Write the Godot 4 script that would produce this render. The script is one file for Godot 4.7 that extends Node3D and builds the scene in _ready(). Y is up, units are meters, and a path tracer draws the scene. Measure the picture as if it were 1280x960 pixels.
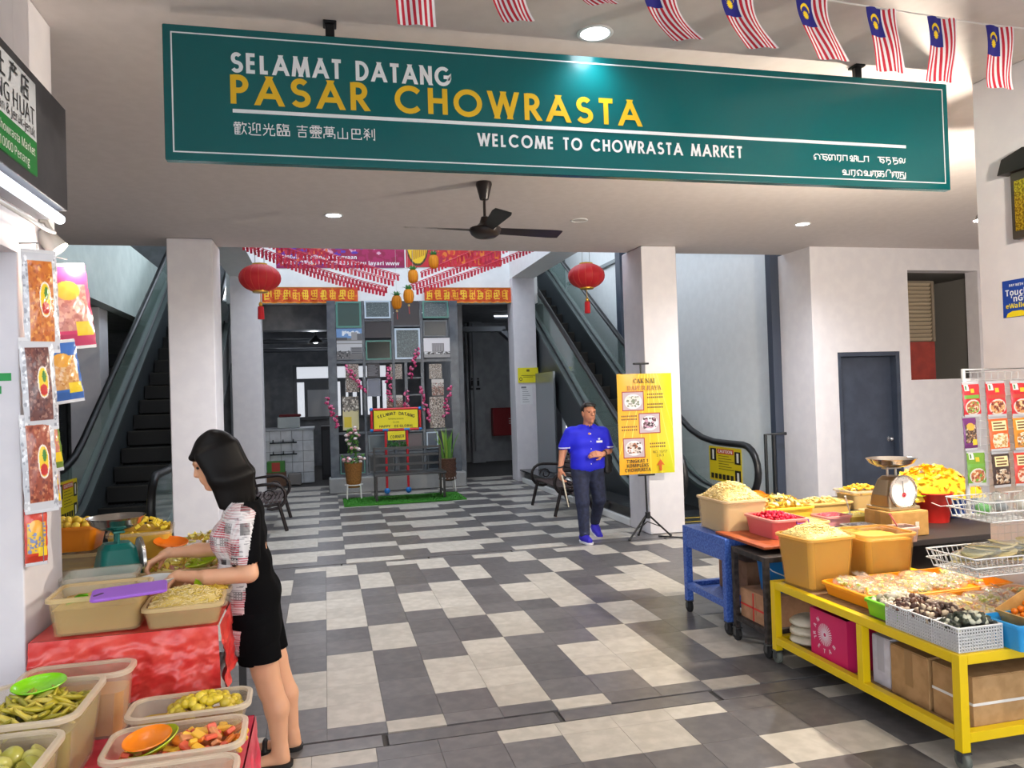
extends Node3D
# A market entrance hall: welcome sign over the way in, pickle stalls on both sides, escalators behind.

class MB:
	# collects triangles; every triangle is wound to suit its normals
	var v := PackedVector3Array()
	var n := PackedVector3Array()
	var u := PackedVector2Array()
	var c := PackedColorArray()
	var col := Color.WHITE
	var colored := false

	func tri(a: Vector3, b: Vector3, d: Vector3, na: Vector3, nb: Vector3, nd: Vector3, ua := Vector2.ZERO, ub := Vector2.ZERO, ud := Vector2.ZERO) -> void:
		var f := (b - a).cross(d - a)
		if f.dot(na + nb + nd) > 0.0:
			var t := b; b = d; d = t
			t = nb; nb = nd; nd = t
			var q := ub; ub = ud; ud = q
		v.append(a); v.append(b); v.append(d)
		n.append(na); n.append(nb); n.append(nd)
		u.append(ua); u.append(ub); u.append(ud)
		if colored:
			c.append(col); c.append(col); c.append(col)

	func flat(a: Vector3, b: Vector3, d: Vector3, out := Vector3.ZERO) -> void:
		var f := (b - a).cross(d - a).normalized()
		if out != Vector3.ZERO and f.dot(out) < 0.0:
			f = -f
		tri(a, b, d, f, f, f)

	func quad(a: Vector3, b: Vector3, d: Vector3, e: Vector3, nn: Vector3) -> void:
		# a bottom left, b bottom right, d top right, e top left
		tri(a, b, d, nn, nn, nn, Vector2(0, 1), Vector2(1, 1), Vector2(1, 0))
		tri(a, d, e, nn, nn, nn, Vector2(0, 1), Vector2(1, 0), Vector2(0, 0))

	func box(ctr: Vector3, size: Vector3, bv := 0.0, bs := Basis()) -> void:
		var h := size * 0.5
		bv = minf(bv, minf(h.x, minf(h.y, h.z)) * 0.9)
		for ax in 3:
			for s in [-1.0, 1.0]:
				var p := (ax + 1) % 3
				var q := (ax + 2) % 3
				var nn := Vector3.ZERO; nn[ax] = s
				var pts := []
				for k in [[-1, -1], [1, -1], [1, 1], [-1, 1]]:
					var w := Vector3.ZERO
					w[ax] = s * h[ax]; w[p] = k[0] * (h[p] - bv); w[q] = k[1] * (h[q] - bv)
					pts.append(ctr + bs * w)
				quad(pts[0], pts[1], pts[2], pts[3], bs * nn)
		if bv <= 0.0:
			return
		for ax in 3:
			var p := (ax + 1) % 3
			var q := (ax + 2) % 3
			for s in [-1.0, 1.0]:
				for t in [-1.0, 1.0]:
					var np := Vector3.ZERO; np[p] = s
					var nq := Vector3.ZERO; nq[q] = t
					var w := []
					for e in [-1.0, 1.0]:
						var a := Vector3.ZERO; a[ax] = e * (h[ax] - bv); a[p] = s * h[p]; a[q] = t * (h[q] - bv)
						var b := a; b[p] = s * (h[p] - bv); b[q] = t * h[q]
						w.append(ctr + bs * a); w.append(ctr + bs * b)
					np = bs * np; nq = bs * nq
					tri(w[0], w[1], w[3], np, nq, nq)
					tri(w[0], w[3], w[2], np, nq, np)
		for x in [-1.0, 1.0]:
			for y in [-1.0, 1.0]:
				for z in [-1.0, 1.0]:
					var k := Vector3(x * h.x, y * h.y, z * h.z)
					tri(ctr + bs * (k - Vector3(0, y, z) * bv), ctr + bs * (k - Vector3(x, 0, z) * bv), ctr + bs * (k - Vector3(x, y, 0) * bv), bs * Vector3(x, 0, 0), bs * Vector3(0, y, 0), bs * Vector3(0, 0, z))

	func tube(path: Array, r, seg := 8, closed := false, cap := true) -> void:
		var m := path.size()
		var rings := []
		var nor := []
		var ref := Vector3.UP
		for i in m:
			var a: Vector3 = path[(i - 1 + m) % m] if closed else path[maxi(i - 1, 0)]
			var b: Vector3 = path[(i + 1) % m] if closed else path[mini(i + 1, m - 1)]
			var t := (b - a).normalized()
			if i == 0:
				ref = Vector3.UP if absf(t.y) < 0.9 else Vector3.RIGHT
			var x := ref.cross(t).normalized()
			var y := t.cross(x).normalized()
			ref = y
			var rr: float = r[i] if r is Array else r
			var ring := []
			var nr := []
			for k in seg:
				var th := TAU * k / seg
				var d := x * cos(th) + y * sin(th)
				nr.append(d); ring.append(path[i] + d * rr)
			rings.append(ring); nor.append(nr)
		for i in (m if closed else m - 1):
			var j := (i + 1) % m
			for k in seg:
				var l := (k + 1) % seg
				tri(rings[i][k], rings[i][l], rings[j][l], nor[i][k], nor[i][l], nor[j][l])
				tri(rings[i][k], rings[j][l], rings[j][k], nor[i][k], nor[j][l], nor[j][k])
		if cap and not closed:
			for e in [0, m - 1]:
				var d: Vector3 = (path[0] - path[1]).normalized() if e == 0 else (path[m - 1] - path[m - 2]).normalized()
				for k in range(1, seg - 1):
					tri(rings[e][0], rings[e][k], rings[e][k + 1], d, d, d)

	func lathe(prof: Array, seg := 24, xf := Transform3D(), sx := 1.0, sz := 1.0) -> void:
		# prof: Vector2(r, y)
		var m := prof.size()
		for i in m - 1:
			var p: Vector2 = prof[i]
			var q: Vector2 = prof[i + 1]
			var d := q - p
			if d.length() < 1e-6:
				continue
			var n2 := Vector2(d.y, -d.x).normalized()
			var na := n2
			var nb := n2
			if i > 0:
				var e: Vector2 = p - prof[i - 1]
				var k := Vector2(e.y, -e.x).normalized()
				if k.dot(n2) > 0.6: na = (k + n2).normalized()
			if i < m - 2:
				var e: Vector2 = prof[i + 2] - q
				var k := Vector2(e.y, -e.x).normalized()
				if k.dot(n2) > 0.6: nb = (k + n2).normalized()
			for s in seg:
				var a := TAU * s / seg
				var b := TAU * (s + 1) / seg
				var ca := Vector3(cos(a) * sx, 0, sin(a) * sz)
				var cb := Vector3(cos(b) * sx, 0, sin(b) * sz)
				var pa := xf * (ca * p.x + Vector3.UP * p.y)
				var pb := xf * (cb * p.x + Vector3.UP * p.y)
				var qa := xf * (ca * q.x + Vector3.UP * q.y)
				var qb := xf * (cb * q.x + Vector3.UP * q.y)
				var f := func(c3: Vector3, nn: Vector2) -> Vector3: return (xf.basis * (c3 * nn.x + Vector3.UP * nn.y)).normalized()
				if p.x > 1e-6: tri(pa, pb, qb, f.call(ca, na), f.call(cb, na), f.call(cb, nb))
				if q.x > 1e-6: tri(pa, qb, qa, f.call(ca, na), f.call(cb, nb), f.call(ca, nb))

	func prism(poly: PackedVector2Array, depth: float, xf := Transform3D()) -> void:
		# polygon in x,y, from z = 0 to z = -depth, front faces +z
		var idx := Geometry2D.triangulate_polygon(poly)
		var f := xf.basis * Vector3(0, 0, 1)
		var lo := Vector2(1e9, 1e9)
		var hi := -lo
		for p in poly:
			lo = lo.min(p); hi = hi.max(p)
		for i in range(0, idx.size(), 3):
			var a := poly[idx[i]]; var b := poly[idx[i + 1]]; var d := poly[idx[i + 2]]
			var w := func(p: Vector2) -> Vector2: return Vector2((p.x - lo.x) / (hi.x - lo.x), 1.0 - (p.y - lo.y) / (hi.y - lo.y))
			tri(xf * Vector3(a.x, a.y, 0), xf * Vector3(b.x, b.y, 0), xf * Vector3(d.x, d.y, 0), f, f, f, w.call(a), w.call(b), w.call(d))
			if depth > 0.0:
				tri(xf * Vector3(a.x, a.y, -depth), xf * Vector3(b.x, b.y, -depth), xf * Vector3(d.x, d.y, -depth), -f, -f, -f, w.call(a), w.call(b), w.call(d))
		if depth <= 0.0:
			return
		var ar := 0.0
		for i in poly.size():
			ar += poly[i].cross(poly[(i + 1) % poly.size()])
		for i in poly.size():
			var a := poly[i]; var b := poly[(i + 1) % poly.size()]
			var e := (b - a).normalized() * signf(ar)
			var nn := xf.basis * Vector3(e.y, -e.x, 0)
			quad(xf * Vector3(a.x, a.y, -depth), xf * Vector3(b.x, b.y, -depth), xf * Vector3(b.x, b.y, 0), xf * Vector3(a.x, a.y, 0), nn)

	func sheet(nu: int, nv: int, f: Callable) -> void:
		var p := []
		for j in nv + 1:
			for i in nu + 1:
				p.append(f.call(float(i) / nu, float(j) / nv))
		var nn := []
		for j in nv + 1:
			for i in nu + 1:
				var a: Vector3 = p[j * (nu + 1) + mini(i + 1, nu)] - p[j * (nu + 1) + maxi(i - 1, 0)]
				var b: Vector3 = p[mini(j + 1, nv) * (nu + 1) + i] - p[maxi(j - 1, 0) * (nu + 1) + i]
				nn.append(a.cross(b).normalized())
		for j in nv:
			for i in nu:
				var a := j * (nu + 1) + i
				var b := a + 1
				var d := a + nu + 2
				var e := a + nu + 1
				var ua := Vector2(float(i) / nu, 1.0 - float(j) / nv)
				var ud := Vector2(float(i + 1) / nu, 1.0 - float(j + 1) / nv)
				tri(p[a], p[b], p[d], nn[a], nn[b], nn[d], ua, Vector2(ud.x, ua.y), ud)
				tri(p[a], p[d], p[e], nn[a], nn[d], nn[e], ua, ud, Vector2(ua.x, ud.y))

	func blob(ctr: Vector3, rad: Vector3, bs := Basis(), su := 10, sv := 6, rough := 0.0, sd := 0.0) -> void:
		var f := func(i: int, j: int) -> Vector3:
			var th := TAU * (i % su) / su
			var ph := PI * j / sv
			var d := Vector3(sin(ph) * cos(th), cos(ph), sin(ph) * sin(th))
			var k := 1.0 + rough * sin(d.x * 5.0 + sd) * cos(d.z * 4.0 + sd * 1.7) + rough * 0.6 * sin(d.y * 7.0 + sd * 2.3)
			return d * k
		for j in sv:
			for i in su:
				var a: Vector3 = f.call(i, j); var b: Vector3 = f.call(i + 1, j)
				var d: Vector3 = f.call(i + 1, j + 1); var e: Vector3 = f.call(i, j + 1)
				var g := func(w: Vector3) -> Vector3: return (bs * (w / rad)).normalized()
				if j > 0: tri(ctr + bs * (a * rad), ctr + bs * (b * rad), ctr + bs * (d * rad), g.call(a), g.call(b), g.call(d))
				if j < sv - 1: tri(ctr + bs * (a * rad), ctr + bs * (d * rad), ctr + bs * (e * rad), g.call(a), g.call(d), g.call(e))

	func ribbon(given: Array, w: float, xf: Transform3D, depth := 0.0, clip := Vector2.ZERO) -> void:
		# flat stroke along Vector2 points
		var pts := []
		for p in given:
			if pts.is_empty() or (pts[pts.size() - 1] as Vector2).distance_to(p) > 1e-5: pts.append(p)
		var m := pts.size()
		var loop: bool = m > 2 and pts[0].distance_to(pts[m - 1]) < 1e-4
		var l := []
		var r := []
		for i in m:
			var d0: Vector2
			var d1: Vector2
			if i > 0: d0 = (pts[i] - pts[i - 1]).normalized()
			elif loop: d0 = (pts[0] - pts[m - 2]).normalized()
			else: d0 = (pts[1] - pts[0]).normalized()
			if i < m - 1: d1 = (pts[i + 1] - pts[i]).normalized()
			elif loop: d1 = (pts[1] - pts[0]).normalized()
			else: d1 = d0
			var nn := (d0.orthogonal() + d1.orthogonal())
			nn = nn.normalized() if nn.length() > 0.01 else d0.orthogonal()
			var k := minf(1.0 / maxf(nn.dot(d0.orthogonal()), 0.1), 2.4)
			l.append(pts[i] + nn * w * 0.5 * k); r.append(pts[i] - nn * w * 0.5 * k)
		if m == 2 and clip.y > clip.x:
			# cut both edges of a straight stroke level with the letter's top and foot
			for e in [l, r]:
				var p0: Vector2 = e[0]; var p1: Vector2 = e[1]
				if absf(p1.y - p0.y) < 1e-6: continue
				for j in 2:
					var q: Vector2 = p0 if j == 0 else p1
					var yy := clampf(q.y, clip.x, clip.y)
					e[j] = p0 + (p1 - p0) * ((yy - p0.y) / (p1.y - p0.y))
			m = 2
		var f := (xf.basis * Vector3(0, 0, 1)).normalized()
		for i in m - 1:
			var a := xf * Vector3(l[i].x, l[i].y, depth); var b := xf * Vector3(r[i].x, r[i].y, depth)
			var d := xf * Vector3(r[i + 1].x, r[i + 1].y, depth); var e := xf * Vector3(l[i + 1].x, l[i + 1].y, depth)
			tri(a, b, d, f, f, f); tri(a, d, e, f, f, f)

	func mesh() -> ArrayMesh:
		var arr := []
		arr.resize(Mesh.ARRAY_MAX)
		arr[Mesh.ARRAY_VERTEX] = v
		arr[Mesh.ARRAY_NORMAL] = n
		arr[Mesh.ARRAY_TEX_UV] = u
		if colored: arr[Mesh.ARRAY_COLOR] = c
		var am := ArrayMesh.new()
		am.add_surface_from_arrays(Mesh.PRIMITIVE_TRIANGLES, arr)
		return am

var M := {}
var taken := {}
var rng := RandomNumberGenerator.new()

func numbered(called: String) -> String:
	if not taken.has(called):
		taken[called] = 0
		return called
	taken[called] += 1
	return "%s_%03d" % [called, taken[called]]

func put(called: String, m: Mesh, ma: Material, parent: Node = null) -> MeshInstance3D:
	var o := MeshInstance3D.new()
	o.mesh = m
	o.material_override = null
	o.set_surface_override_material(0, ma) if m.get_surface_count() > 0 else null
	o.name = called if parent else numbered(called)
	(parent if parent else self).add_child(o, true)
	return o

func obj(called: String, b: MB, ma: Material, parent: Node = null) -> MeshInstance3D:
	return put(called, b.mesh(), ma, parent)

func tag(o: Node, label: String, category: String, group := "", kind := "") -> Node:
	if label: o.set_meta("label", label)
	if category: o.set_meta("category", category)
	if group: o.set_meta("group", group)
	if kind: o.set_meta("kind", kind)
	return o

func thing(called: String, label: String, category: String, at := Vector3.ZERO, turn := 0.0, group := "", kind := "") -> Node3D:
	var o := Node3D.new()
	o.name = numbered(called)
	add_child(o)
	o.position = at
	o.rotation.y = turn
	tag(o, label, category, group, kind)
	return o

func dup(o: Node3D, at: Vector3, turn := 0.0, label := "") -> Node3D:
	var base: String = String(o.name).rstrip("0123456789").rstrip("_")
	var r: Node3D = o.duplicate()
	r.name = numbered(base)
	add_child(r)
	r.position = at
	r.rotation = Vector3(0, turn, 0)
	if label: r.set_meta("label", label)
	return r

func struct(called: String, b: MB, ma: Material, label: String, category: String, parent: Node = null) -> MeshInstance3D:
	var o := obj(called, b, ma, parent)
	if parent == null:
		tag(o, label, category, "", "structure")
	return o

func col(r: int, g: int, b: int) -> Color:
	return Color(r / 255.0, g / 255.0, b / 255.0)

func mat(c: Color, rough := 0.6, metal := 0.0, key := "") -> StandardMaterial3D:
	var k := key if key else "%s|%.2f|%.2f" % [c.to_html(), rough, metal]
	if M.has(k): return M[k]
	var m := StandardMaterial3D.new()
	m.albedo_color = c
	m.roughness = rough
	m.metallic = metal
	M[k] = m
	return m

func nmat(key: String, c1: Color, c2: Color, scale: float, rough := 0.6, metal := 0.0, stretch := Vector3.ONE, bump := 0.0, world := true, freq := 0.02) -> StandardMaterial3D:
	if M.has(key): return M[key]
	var m := StandardMaterial3D.new()
	var fn := FastNoiseLite.new()
	fn.seed = key.hash() % 1000
	fn.frequency = freq
	fn.fractal_octaves = 5
	var g := Gradient.new()
	g.colors = PackedColorArray([c1, c2])
	g.offsets = PackedFloat32Array([0.25, 0.75])
	var t := NoiseTexture2D.new()
	t.width = 256; t.height = 256
	t.noise = fn; t.seamless = true; t.color_ramp = g
	m.albedo_texture = t
	m.roughness = rough
	m.metallic = metal
	m.uv1_triplanar = true
	m.uv1_world_triplanar = world
	m.uv1_scale = stretch * scale
	if bump > 0.0:
		var t2 := NoiseTexture2D.new()
		t2.width = 256; t2.height = 256
		t2.noise = fn; t2.seamless = true
		m.heightmap_enabled = true
		m.heightmap_texture = t2
		m.heightmap_scale = bump
	M[key] = m
	return m

func glass(c: Color, a: float, key: String) -> StandardMaterial3D:
	if M.has(key): return M[key]
	var m := StandardMaterial3D.new()
	m.transparency = BaseMaterial3D.TRANSPARENCY_ALPHA
	m.albedo_color = Color(c.r, c.g, c.b, a)
	m.roughness = 0.08
	M[key] = m
	return m

func plastic(c: Color, back := 0.35, rough := 0.35, key := "") -> StandardMaterial3D:
	var k := key if key else "plastic" + c.to_html()
	if M.has(k): return M[k]
	var m := StandardMaterial3D.new()
	m.albedo_color = c
	m.roughness = rough
	m.backlight_enabled = true
	m.backlight = Color(back, back, back)
	M[k] = m
	return m

func milk(c: Color, a: float, key: String) -> StandardMaterial3D:
	# cloudy translucent plastic
	if M.has(key): return M[key]
	var m := StandardMaterial3D.new()
	m.transparency = BaseMaterial3D.TRANSPARENCY_ALPHA
	m.albedo_color = Color(c.r, c.g, c.b, a)
	m.roughness = 0.32
	M[key] = m
	return m

func glow(c: Color, e: float, key: String) -> StandardMaterial3D:
	if M.has(key): return M[key]
	var m := StandardMaterial3D.new()
	m.albedo_color = c
	m.emission_enabled = true
	m.emission = c
	m.emission_energy_multiplier = e
	M[key] = m
	return m

func imat(im: Image, rough := 0.5, key := "") -> StandardMaterial3D:
	var m := StandardMaterial3D.new()
	m.albedo_texture = ImageTexture.create_from_image(im)
	m.roughness = rough
	if key: M[key] = m
	return m

func canvas(w: int, h: int, c: Color) -> Image:
	var im := Image.create(w, h, false, Image.FORMAT_RGB8)
	im.fill(c)
	return im

func disc(im: Image, cx: float, cy: float, rx: float, ry: float, c: Color) -> void:
	for y in range(maxi(0, int(cy - ry)), mini(im.get_height(), int(cy + ry) + 1)):
		for x in range(maxi(0, int(cx - rx)), mini(im.get_width(), int(cx + rx) + 1)):
			if pow((x - cx) / rx, 2) + pow((y - cy) / ry, 2) <= 1.0:
				im.set_pixel(x, y, c)

func speckle(im: Image, r: Rect2i, cols: Array, count: int, smin: float, smax: float) -> void:
	for i in count:
		var s := rng.randf_range(smin, smax)
		disc(im, clampf(r.position.x + rng.randf() * r.size.x, r.position.x + s, r.end.x - s), clampf(r.position.y + rng.randf() * r.size.y, r.position.y + s, r.end.y - s), s, s * rng.randf_range(0.5, 1.0), cols[rng.randi() % cols.size()])

func text(s: String, size: float, ma: Material, parent: Node, xf: Transform3D, bold := true, called := "lettering", serif := false, width := 0.0) -> MeshInstance3D:
	# size: cap height in metres; width > 0 squeezes the line to that width
	var t := TextMesh.new()
	var f := SystemFont.new()
	f.font_names = PackedStringArray(["Droid Serif" if serif else "Droid Sans"])
	f.font_weight = 700 if bold else 400
	t.font = f
	t.text = s
	t.font_size = 32
	t.pixel_size = size / 0.72 / 32.0
	t.depth = 0.0
	t.curve_step = 2.0
	t.horizontal_alignment = HORIZONTAL_ALIGNMENT_CENTER
	t.vertical_alignment = VERTICAL_ALIGNMENT_CENTER
	var o := MeshInstance3D.new()
	o.mesh = t
	o.name = called
	o.transform = xf
	if width > 0.0:
		var w := t.get_aabb().size.x
		if w > 0.001: o.transform = xf * Transform3D(Basis().scaled(Vector3(width / w, 1, 1)), Vector3.ZERO)
	o.set_surface_override_material(0, ma)
	parent.add_child(o, true)
	return o

func V(x: float, y: float, z: float) -> Vector3:
	return Vector3(x, y, z)

func slab(x0: float, x1: float, y0: float, y1: float, z0: float, z1: float, b: MB = null, bv := 0.0) -> MB:
	if b == null: b = MB.new()
	b.box(V((x0 + x1) / 2, (y0 + y1) / 2, (z0 + z1) / 2), V(absf(x1 - x0), absf(y1 - y0), absf(z1 - z0)), bv)
	return b

func lamp(called: String, at: Vector3, e: float, c: Color, size := 0.05, parent: Node = null) -> OmniLight3D:
	var l := OmniLight3D.new()
	l.name = called
	l.light_energy = e
	l.light_color = c
	l.light_size = size
	l.omni_range = 30.0
	l.omni_attenuation = 2.0
	l.shadow_enabled = true
	(parent if parent else self).add_child(l, true)
	if parent: l.position = at
	else: l.position = at
	return l

func panel(called: String, at: Vector3, towards: Vector3, w: float, h: float, e: float, c: Color, parent: Node = null) -> AreaLight3D:
	var l := AreaLight3D.new()
	l.name = called
	l.area_size = Vector2(w, h)
	l.light_energy = e
	l.light_color = c
	l.area_range = 30.0
	l.shadow_enabled = true
	(parent if parent else self).add_child(l, true)
	var up := Vector3.UP if absf(towards.normalized().y) < 0.95 else Vector3.BACK
	l.transform = Transform3D(Basis.looking_at(towards, up), at)
	return l

func _ready() -> void:
	rng.seed = 7
	# ---- camera
	var cam := Camera3D.new()
	cam.name = "camera"
	var yw := deg_to_rad(13.685); var pt := deg_to_rad(0.877); var rl := deg_to_rad(1.811)
	var fw := V(sin(yw) * cos(pt), sin(pt), -cos(yw) * cos(pt))
	var rt := V(cos(yw), 0, sin(yw))
	var up := rt.cross(fw)
	cam.transform = Transform3D(Basis(rt * cos(rl) - up * sin(rl), rt * sin(rl) + up * cos(rl), -fw), V(0, 1.68, 0))
	cam.fov = rad_to_deg(2.0 * atan(480.0 / 962.0))
	cam.current = true
	add_child(cam)
	# ---- sky and exposure
	var env := Environment.new()
	env.background_mode = Environment.BG_SKY
	var sk := ProceduralSkyMaterial.new()
	sk.sky_top_color = col(214, 226, 240)
	sk.sky_horizon_color = col(240, 240, 238)
	sk.ground_bottom_color = col(148, 147, 146)
	sk.ground_horizon_color = col(188, 187, 186)
	sk.sky_energy_multiplier = SKY_E
	sk.ground_energy_multiplier = SKY_E
	env.sky = Sky.new()
	env.sky.sky_material = sk
	env.tonemap_mode = Environment.TONE_MAPPER_LINEAR
	env.tonemap_exposure = 0.94
	env.sdfgi_enabled = true
	env.ssao_enabled = true
	env.ssil_enabled = true
	var we := WorldEnvironment.new()
	we.name = "environment"
	we.environment = env
	add_child(we)
	build_structure()
	build_floor()
	build_lights()
	build_escalators()
	build_sign()
	build_back()
	build_hall()
	build_left()
	build_right()
	build_people()

const SKY_E := 2.1
const WHITE1 := Color(0.80, 0.785, 0.785)

func build_structure() -> void:
	var white := nmat("white_wall", col(219, 215, 219), col(224, 220, 223), 0.9, 0.75)
	var ceilm := nmat("ceiling_paint", col(204, 196, 193), col(208, 200, 197), 1.6, 0.85)
	var wall2 := nmat("hall_wall", col(234, 236, 236), col(238, 240, 240), 0.9, 0.7)
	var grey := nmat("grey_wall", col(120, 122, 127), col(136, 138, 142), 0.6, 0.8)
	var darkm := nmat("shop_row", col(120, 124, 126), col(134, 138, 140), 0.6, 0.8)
	# ceiling of the entrance, with the floor slab above it
	var b := slab(-5.2, 8.9, 3.4, 3.75, 4.5, -8.86)  # unseen street end lengthened to keep sky light off the near hall
	struct("ceiling", b, ceilm, "grey painted flat ceiling over the entrance hall", "ceiling")
	b = slab(-8.6, 8.9, 3.75, 7.6, -8.5, -8.84)
	struct("wall_front_upper", b, white, "white upper wall over the entrance ceiling", "wall")
	# tall pillars at the end of the entrance
	b = slab(-1.53, -1.085, 0, 3.4, -8.41, -8.98, null, 0.012)
	struct("pillar", b, white, "square white pillar beside the escalator behind the woman", "pillar")
	b = slab(3.66, 4.107, 0, 3.4, -8.41, -9.02, null, 0.012)
	struct("pillar", b, white, "square white pillar right behind the yellow banner stand", "pillar")
	# front pillars that carry the stalls
	b = slab(-1.75, -1.15, 0, 3.4, -3.36, -3.805, null, 0.008)
	struct("pillar", b, white, "white pillar hung with strips of snack packets", "pillar")
	b = slab(-1.75, -1.15, 2.3, 3.4, 1.6, -3.36)
	struct("wall_left_beam", b, white, "white beam above the dark shop fascia", "beam")
	b = slab(3.69, 4.3, 0, 3.4, 1.6, -3.67, null, 0.008)
	struct("wall_right_front", b, white, "white stall wall carrying the blue wallet poster", "wall")
	# right wall of the entrance with a door and a louvred opening
	b = MB.new()
	var zf := -8.3
	var zb := -8.5
	slab(5.84, 6.18, 0, 3.4, zf, zb, b)
	slab(6.18, 7.09, 2.09, 3.4, zf, zb, b)
	slab(7.09, 7.242, 0, 3.4, zf, zb, b)
	slab(7.242, 8.32, 0, 1.72, zf, zb, b)
	slab(7.242, 8.32, 3.12, 3.4, zf, zb, b)
	slab(8.32, 8.9, 0, 3.4, zf, zb, b)
	slab(5.84, 6.04, 0, 3.4, zb, -9.1, b)
	struct("wall_right", b, white, "white wall with a dark door and a louvred opening", "wall")
	b = slab(8.75, 8.95, 0, 3.4, 1.6, -8.3)
	struct("wall_right_side", b, white, "white side wall of the entrance", "wall")
	# door
	var d := Node3D.new()
	d.name = "door_1"; add_child(d); d.position = V(6.635, 0, -8.36)
	tag(d, "dark slate blue flush door with a round knob", "door", "", "structure")
	var slate := nmat("slate_door", col(52, 60, 76), col(60, 69, 86), 0.7, 0.45)
	b = MB.new()
	slab(-0.455, -0.40, 0, 2.09, 0.05, -0.12, b, 0.004); slab(0.40, 0.455, 0, 2.09, 0.05, -0.12, b, 0.004); slab(-0.40, 0.40, 2.035, 2.09, 0.05, -0.12, b, 0.004)
	obj("door_frame", b, slate, d)
	obj("leaf", slab(-0.397, 0.397, 0.005, 2.032, -0.05, -0.09), slate, d)
	b = MB.new()
	b.lathe([Vector2(0, 0.075), Vector2(0.02, 0.072), Vector2(0.03, 0.055), Vector2(0.024, 0.04), Vector2(0.012, 0.03), Vector2(0.012, 0.008), Vector2(0.032, 0.006), Vector2(0.032, 0)], 16, Transform3D(Basis(Vector3.RIGHT, PI / 2), V(0.33, 0.98, -0.05)))
	obj("door_knob", b, mat(col(190, 190, 195), 0.25, 0.9), d)
	# louvred opening
	var w := Node3D.new()
	w.name = "window_1"; add_child(w); w.position = V(7.242, 1.72, -8.3)
	tag(w, "dark opening with timber louvres over a red panel", "window", "", "structure")
	b = MB.new()
	# the unlit room behind it, as deep as a small store
	slab(-0.8, 1.5, -0.02, 0, -0.2, -2.6, b); slab(-0.8, 1.5, 1.4, 1.42, -0.2, -2.6, b)
	slab(-0.82, -0.8, 0, 1.4, -0.2, -2.6, b); slab(1.5, 1.52, 0, 1.4, -0.2, -2.6, b)
	slab(-0.8, 1.5, 0, 1.4, -2.6, -2.62, b)
	obj("store_room", b, mat(col(136, 132, 128), 0.8), w)
	obj("louvre_backing", slab(0.0, 0.56, 0.5, 1.28, -0.285, -0.295), mat(col(120, 108, 92), 0.7), w)
	obj("red_panel", slab(0.0, 0.60, 0.0, 0.50, -0.24, -0.28, null, 0.004), nmat("red_panel", col(128, 38, 28), col(146, 48, 34), 1.0, 0.5), w)
	b = MB.new()
	slab(0.56, 0.60, 0.5, 1.28, -0.22, -0.28, b, 0.004); slab(0.0, 0.6, 1.27, 1.30, -0.22, -0.28, b, 0.004)
	obj("louvre_frame", b, mat(col(120, 108, 92), 0.55), w)
	b = MB.new()
	b.box(Vector3.ZERO, V(0.56, 0.045, 0.012), 0.003, Basis(Vector3.RIGHT, 0.7))
	var sl := b.mesh()
	for k in 15:
		var s := put("slat", sl, mat(col(168, 152, 128), 0.5), w)
		s.position = V(0.28, 0.535 + k * 0.0515, -0.25)
	# right side wall of the escalator hall, with its dark steel posts
	b = MB.new()
	slab(5.9, 6.1, 0, 7.6, -9.1, -18.5, b)
	struct("wall_escalator_right", b, wall2, "tall pale wall beside the right escalator", "wall")
	b = slab(5.72, 5.9, 0, 7.6, -8.98, -9.1, null, 0.004)
	struct("trim_1", b, mat(col(58, 66, 82), 0.5), "dark slate steel post at the edge of the white wall", "post")
	b = slab(5.76, 5.9, 1.6, 7.6, -14.3, -14.55, null, 0.004)
	struct("trim_2", b, mat(col(58, 66, 82), 0.5), "dark slate steel post behind the right escalator", "post")
	b = MB.new()
	slab(5.84, 5.9, 4.35, 4.42, -9.1, -18.0, b)
	struct("trim_3", b, mat(col(150, 156, 158), 0.5), "grey ledge along the pale escalator wall", "trim")
	# back columns with the beams they carry
	b = MB.new(); slab(3.63, 4.09, 0, 4.0, -14.65, -15.1, b, 0.01)
	struct("pillar", b, white, "white pillar carrying a yellow notice near the fire box", "pillar")
	b = MB.new(); slab(-1.62, -1.1, 0, 4.0, -14.65, -15.1, b, 0.01)
	struct("pillar", b, white, "white pillar beside the grey counter room", "pillar")
	b = slab(3.63, 4.09, 4.0, 4.6, -8.84, -15.1)
	struct("trim_4", b, wall2, "white beam over the right escalator edge", "beam")
	b = slab(-1.62, -1.1, 4.0, 4.6, -8.84, -15.1)
	struct("trim_5", b, wall2, "white beam over the left escalator edge", "beam")
	# wall over the back openings
	b = slab(-1.7, 4.2, 3.53, 7.6, -14.85, -15.1)
	struct("wall_back", b, wall2, "bright white wall over the two back openings", "wall")
	b = slab(4.09, 6.1, 3.8, 7.6, -18.25, -18.5)
	struct("wall_far_upper", b, nmat("upper_dark", col(66, 72, 80), col(84, 92, 100), 0.5, 0.5), "dark glazed wall at the escalator tops", "wall")
	b = slab(-8.6, -1.1, 7.6, 7.8, -8.5, -18.6)  # added out of view, cuts the sky light falling on the escalators
	slab(3.63, 6.1, 7.6, 7.8, -8.84, -18.5, b)
	struct("shade_ceiling", b, wall2, "added white ceiling that shades the two escalators", "ceiling")
	# rooms behind the back openings
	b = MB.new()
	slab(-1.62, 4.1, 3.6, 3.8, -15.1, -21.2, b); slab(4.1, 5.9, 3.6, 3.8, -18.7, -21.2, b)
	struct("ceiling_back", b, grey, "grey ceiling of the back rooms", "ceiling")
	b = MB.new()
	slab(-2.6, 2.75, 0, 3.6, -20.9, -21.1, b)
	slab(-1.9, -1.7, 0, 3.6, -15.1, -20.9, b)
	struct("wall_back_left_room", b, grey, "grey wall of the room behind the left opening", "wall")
	b = MB.new()
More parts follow.
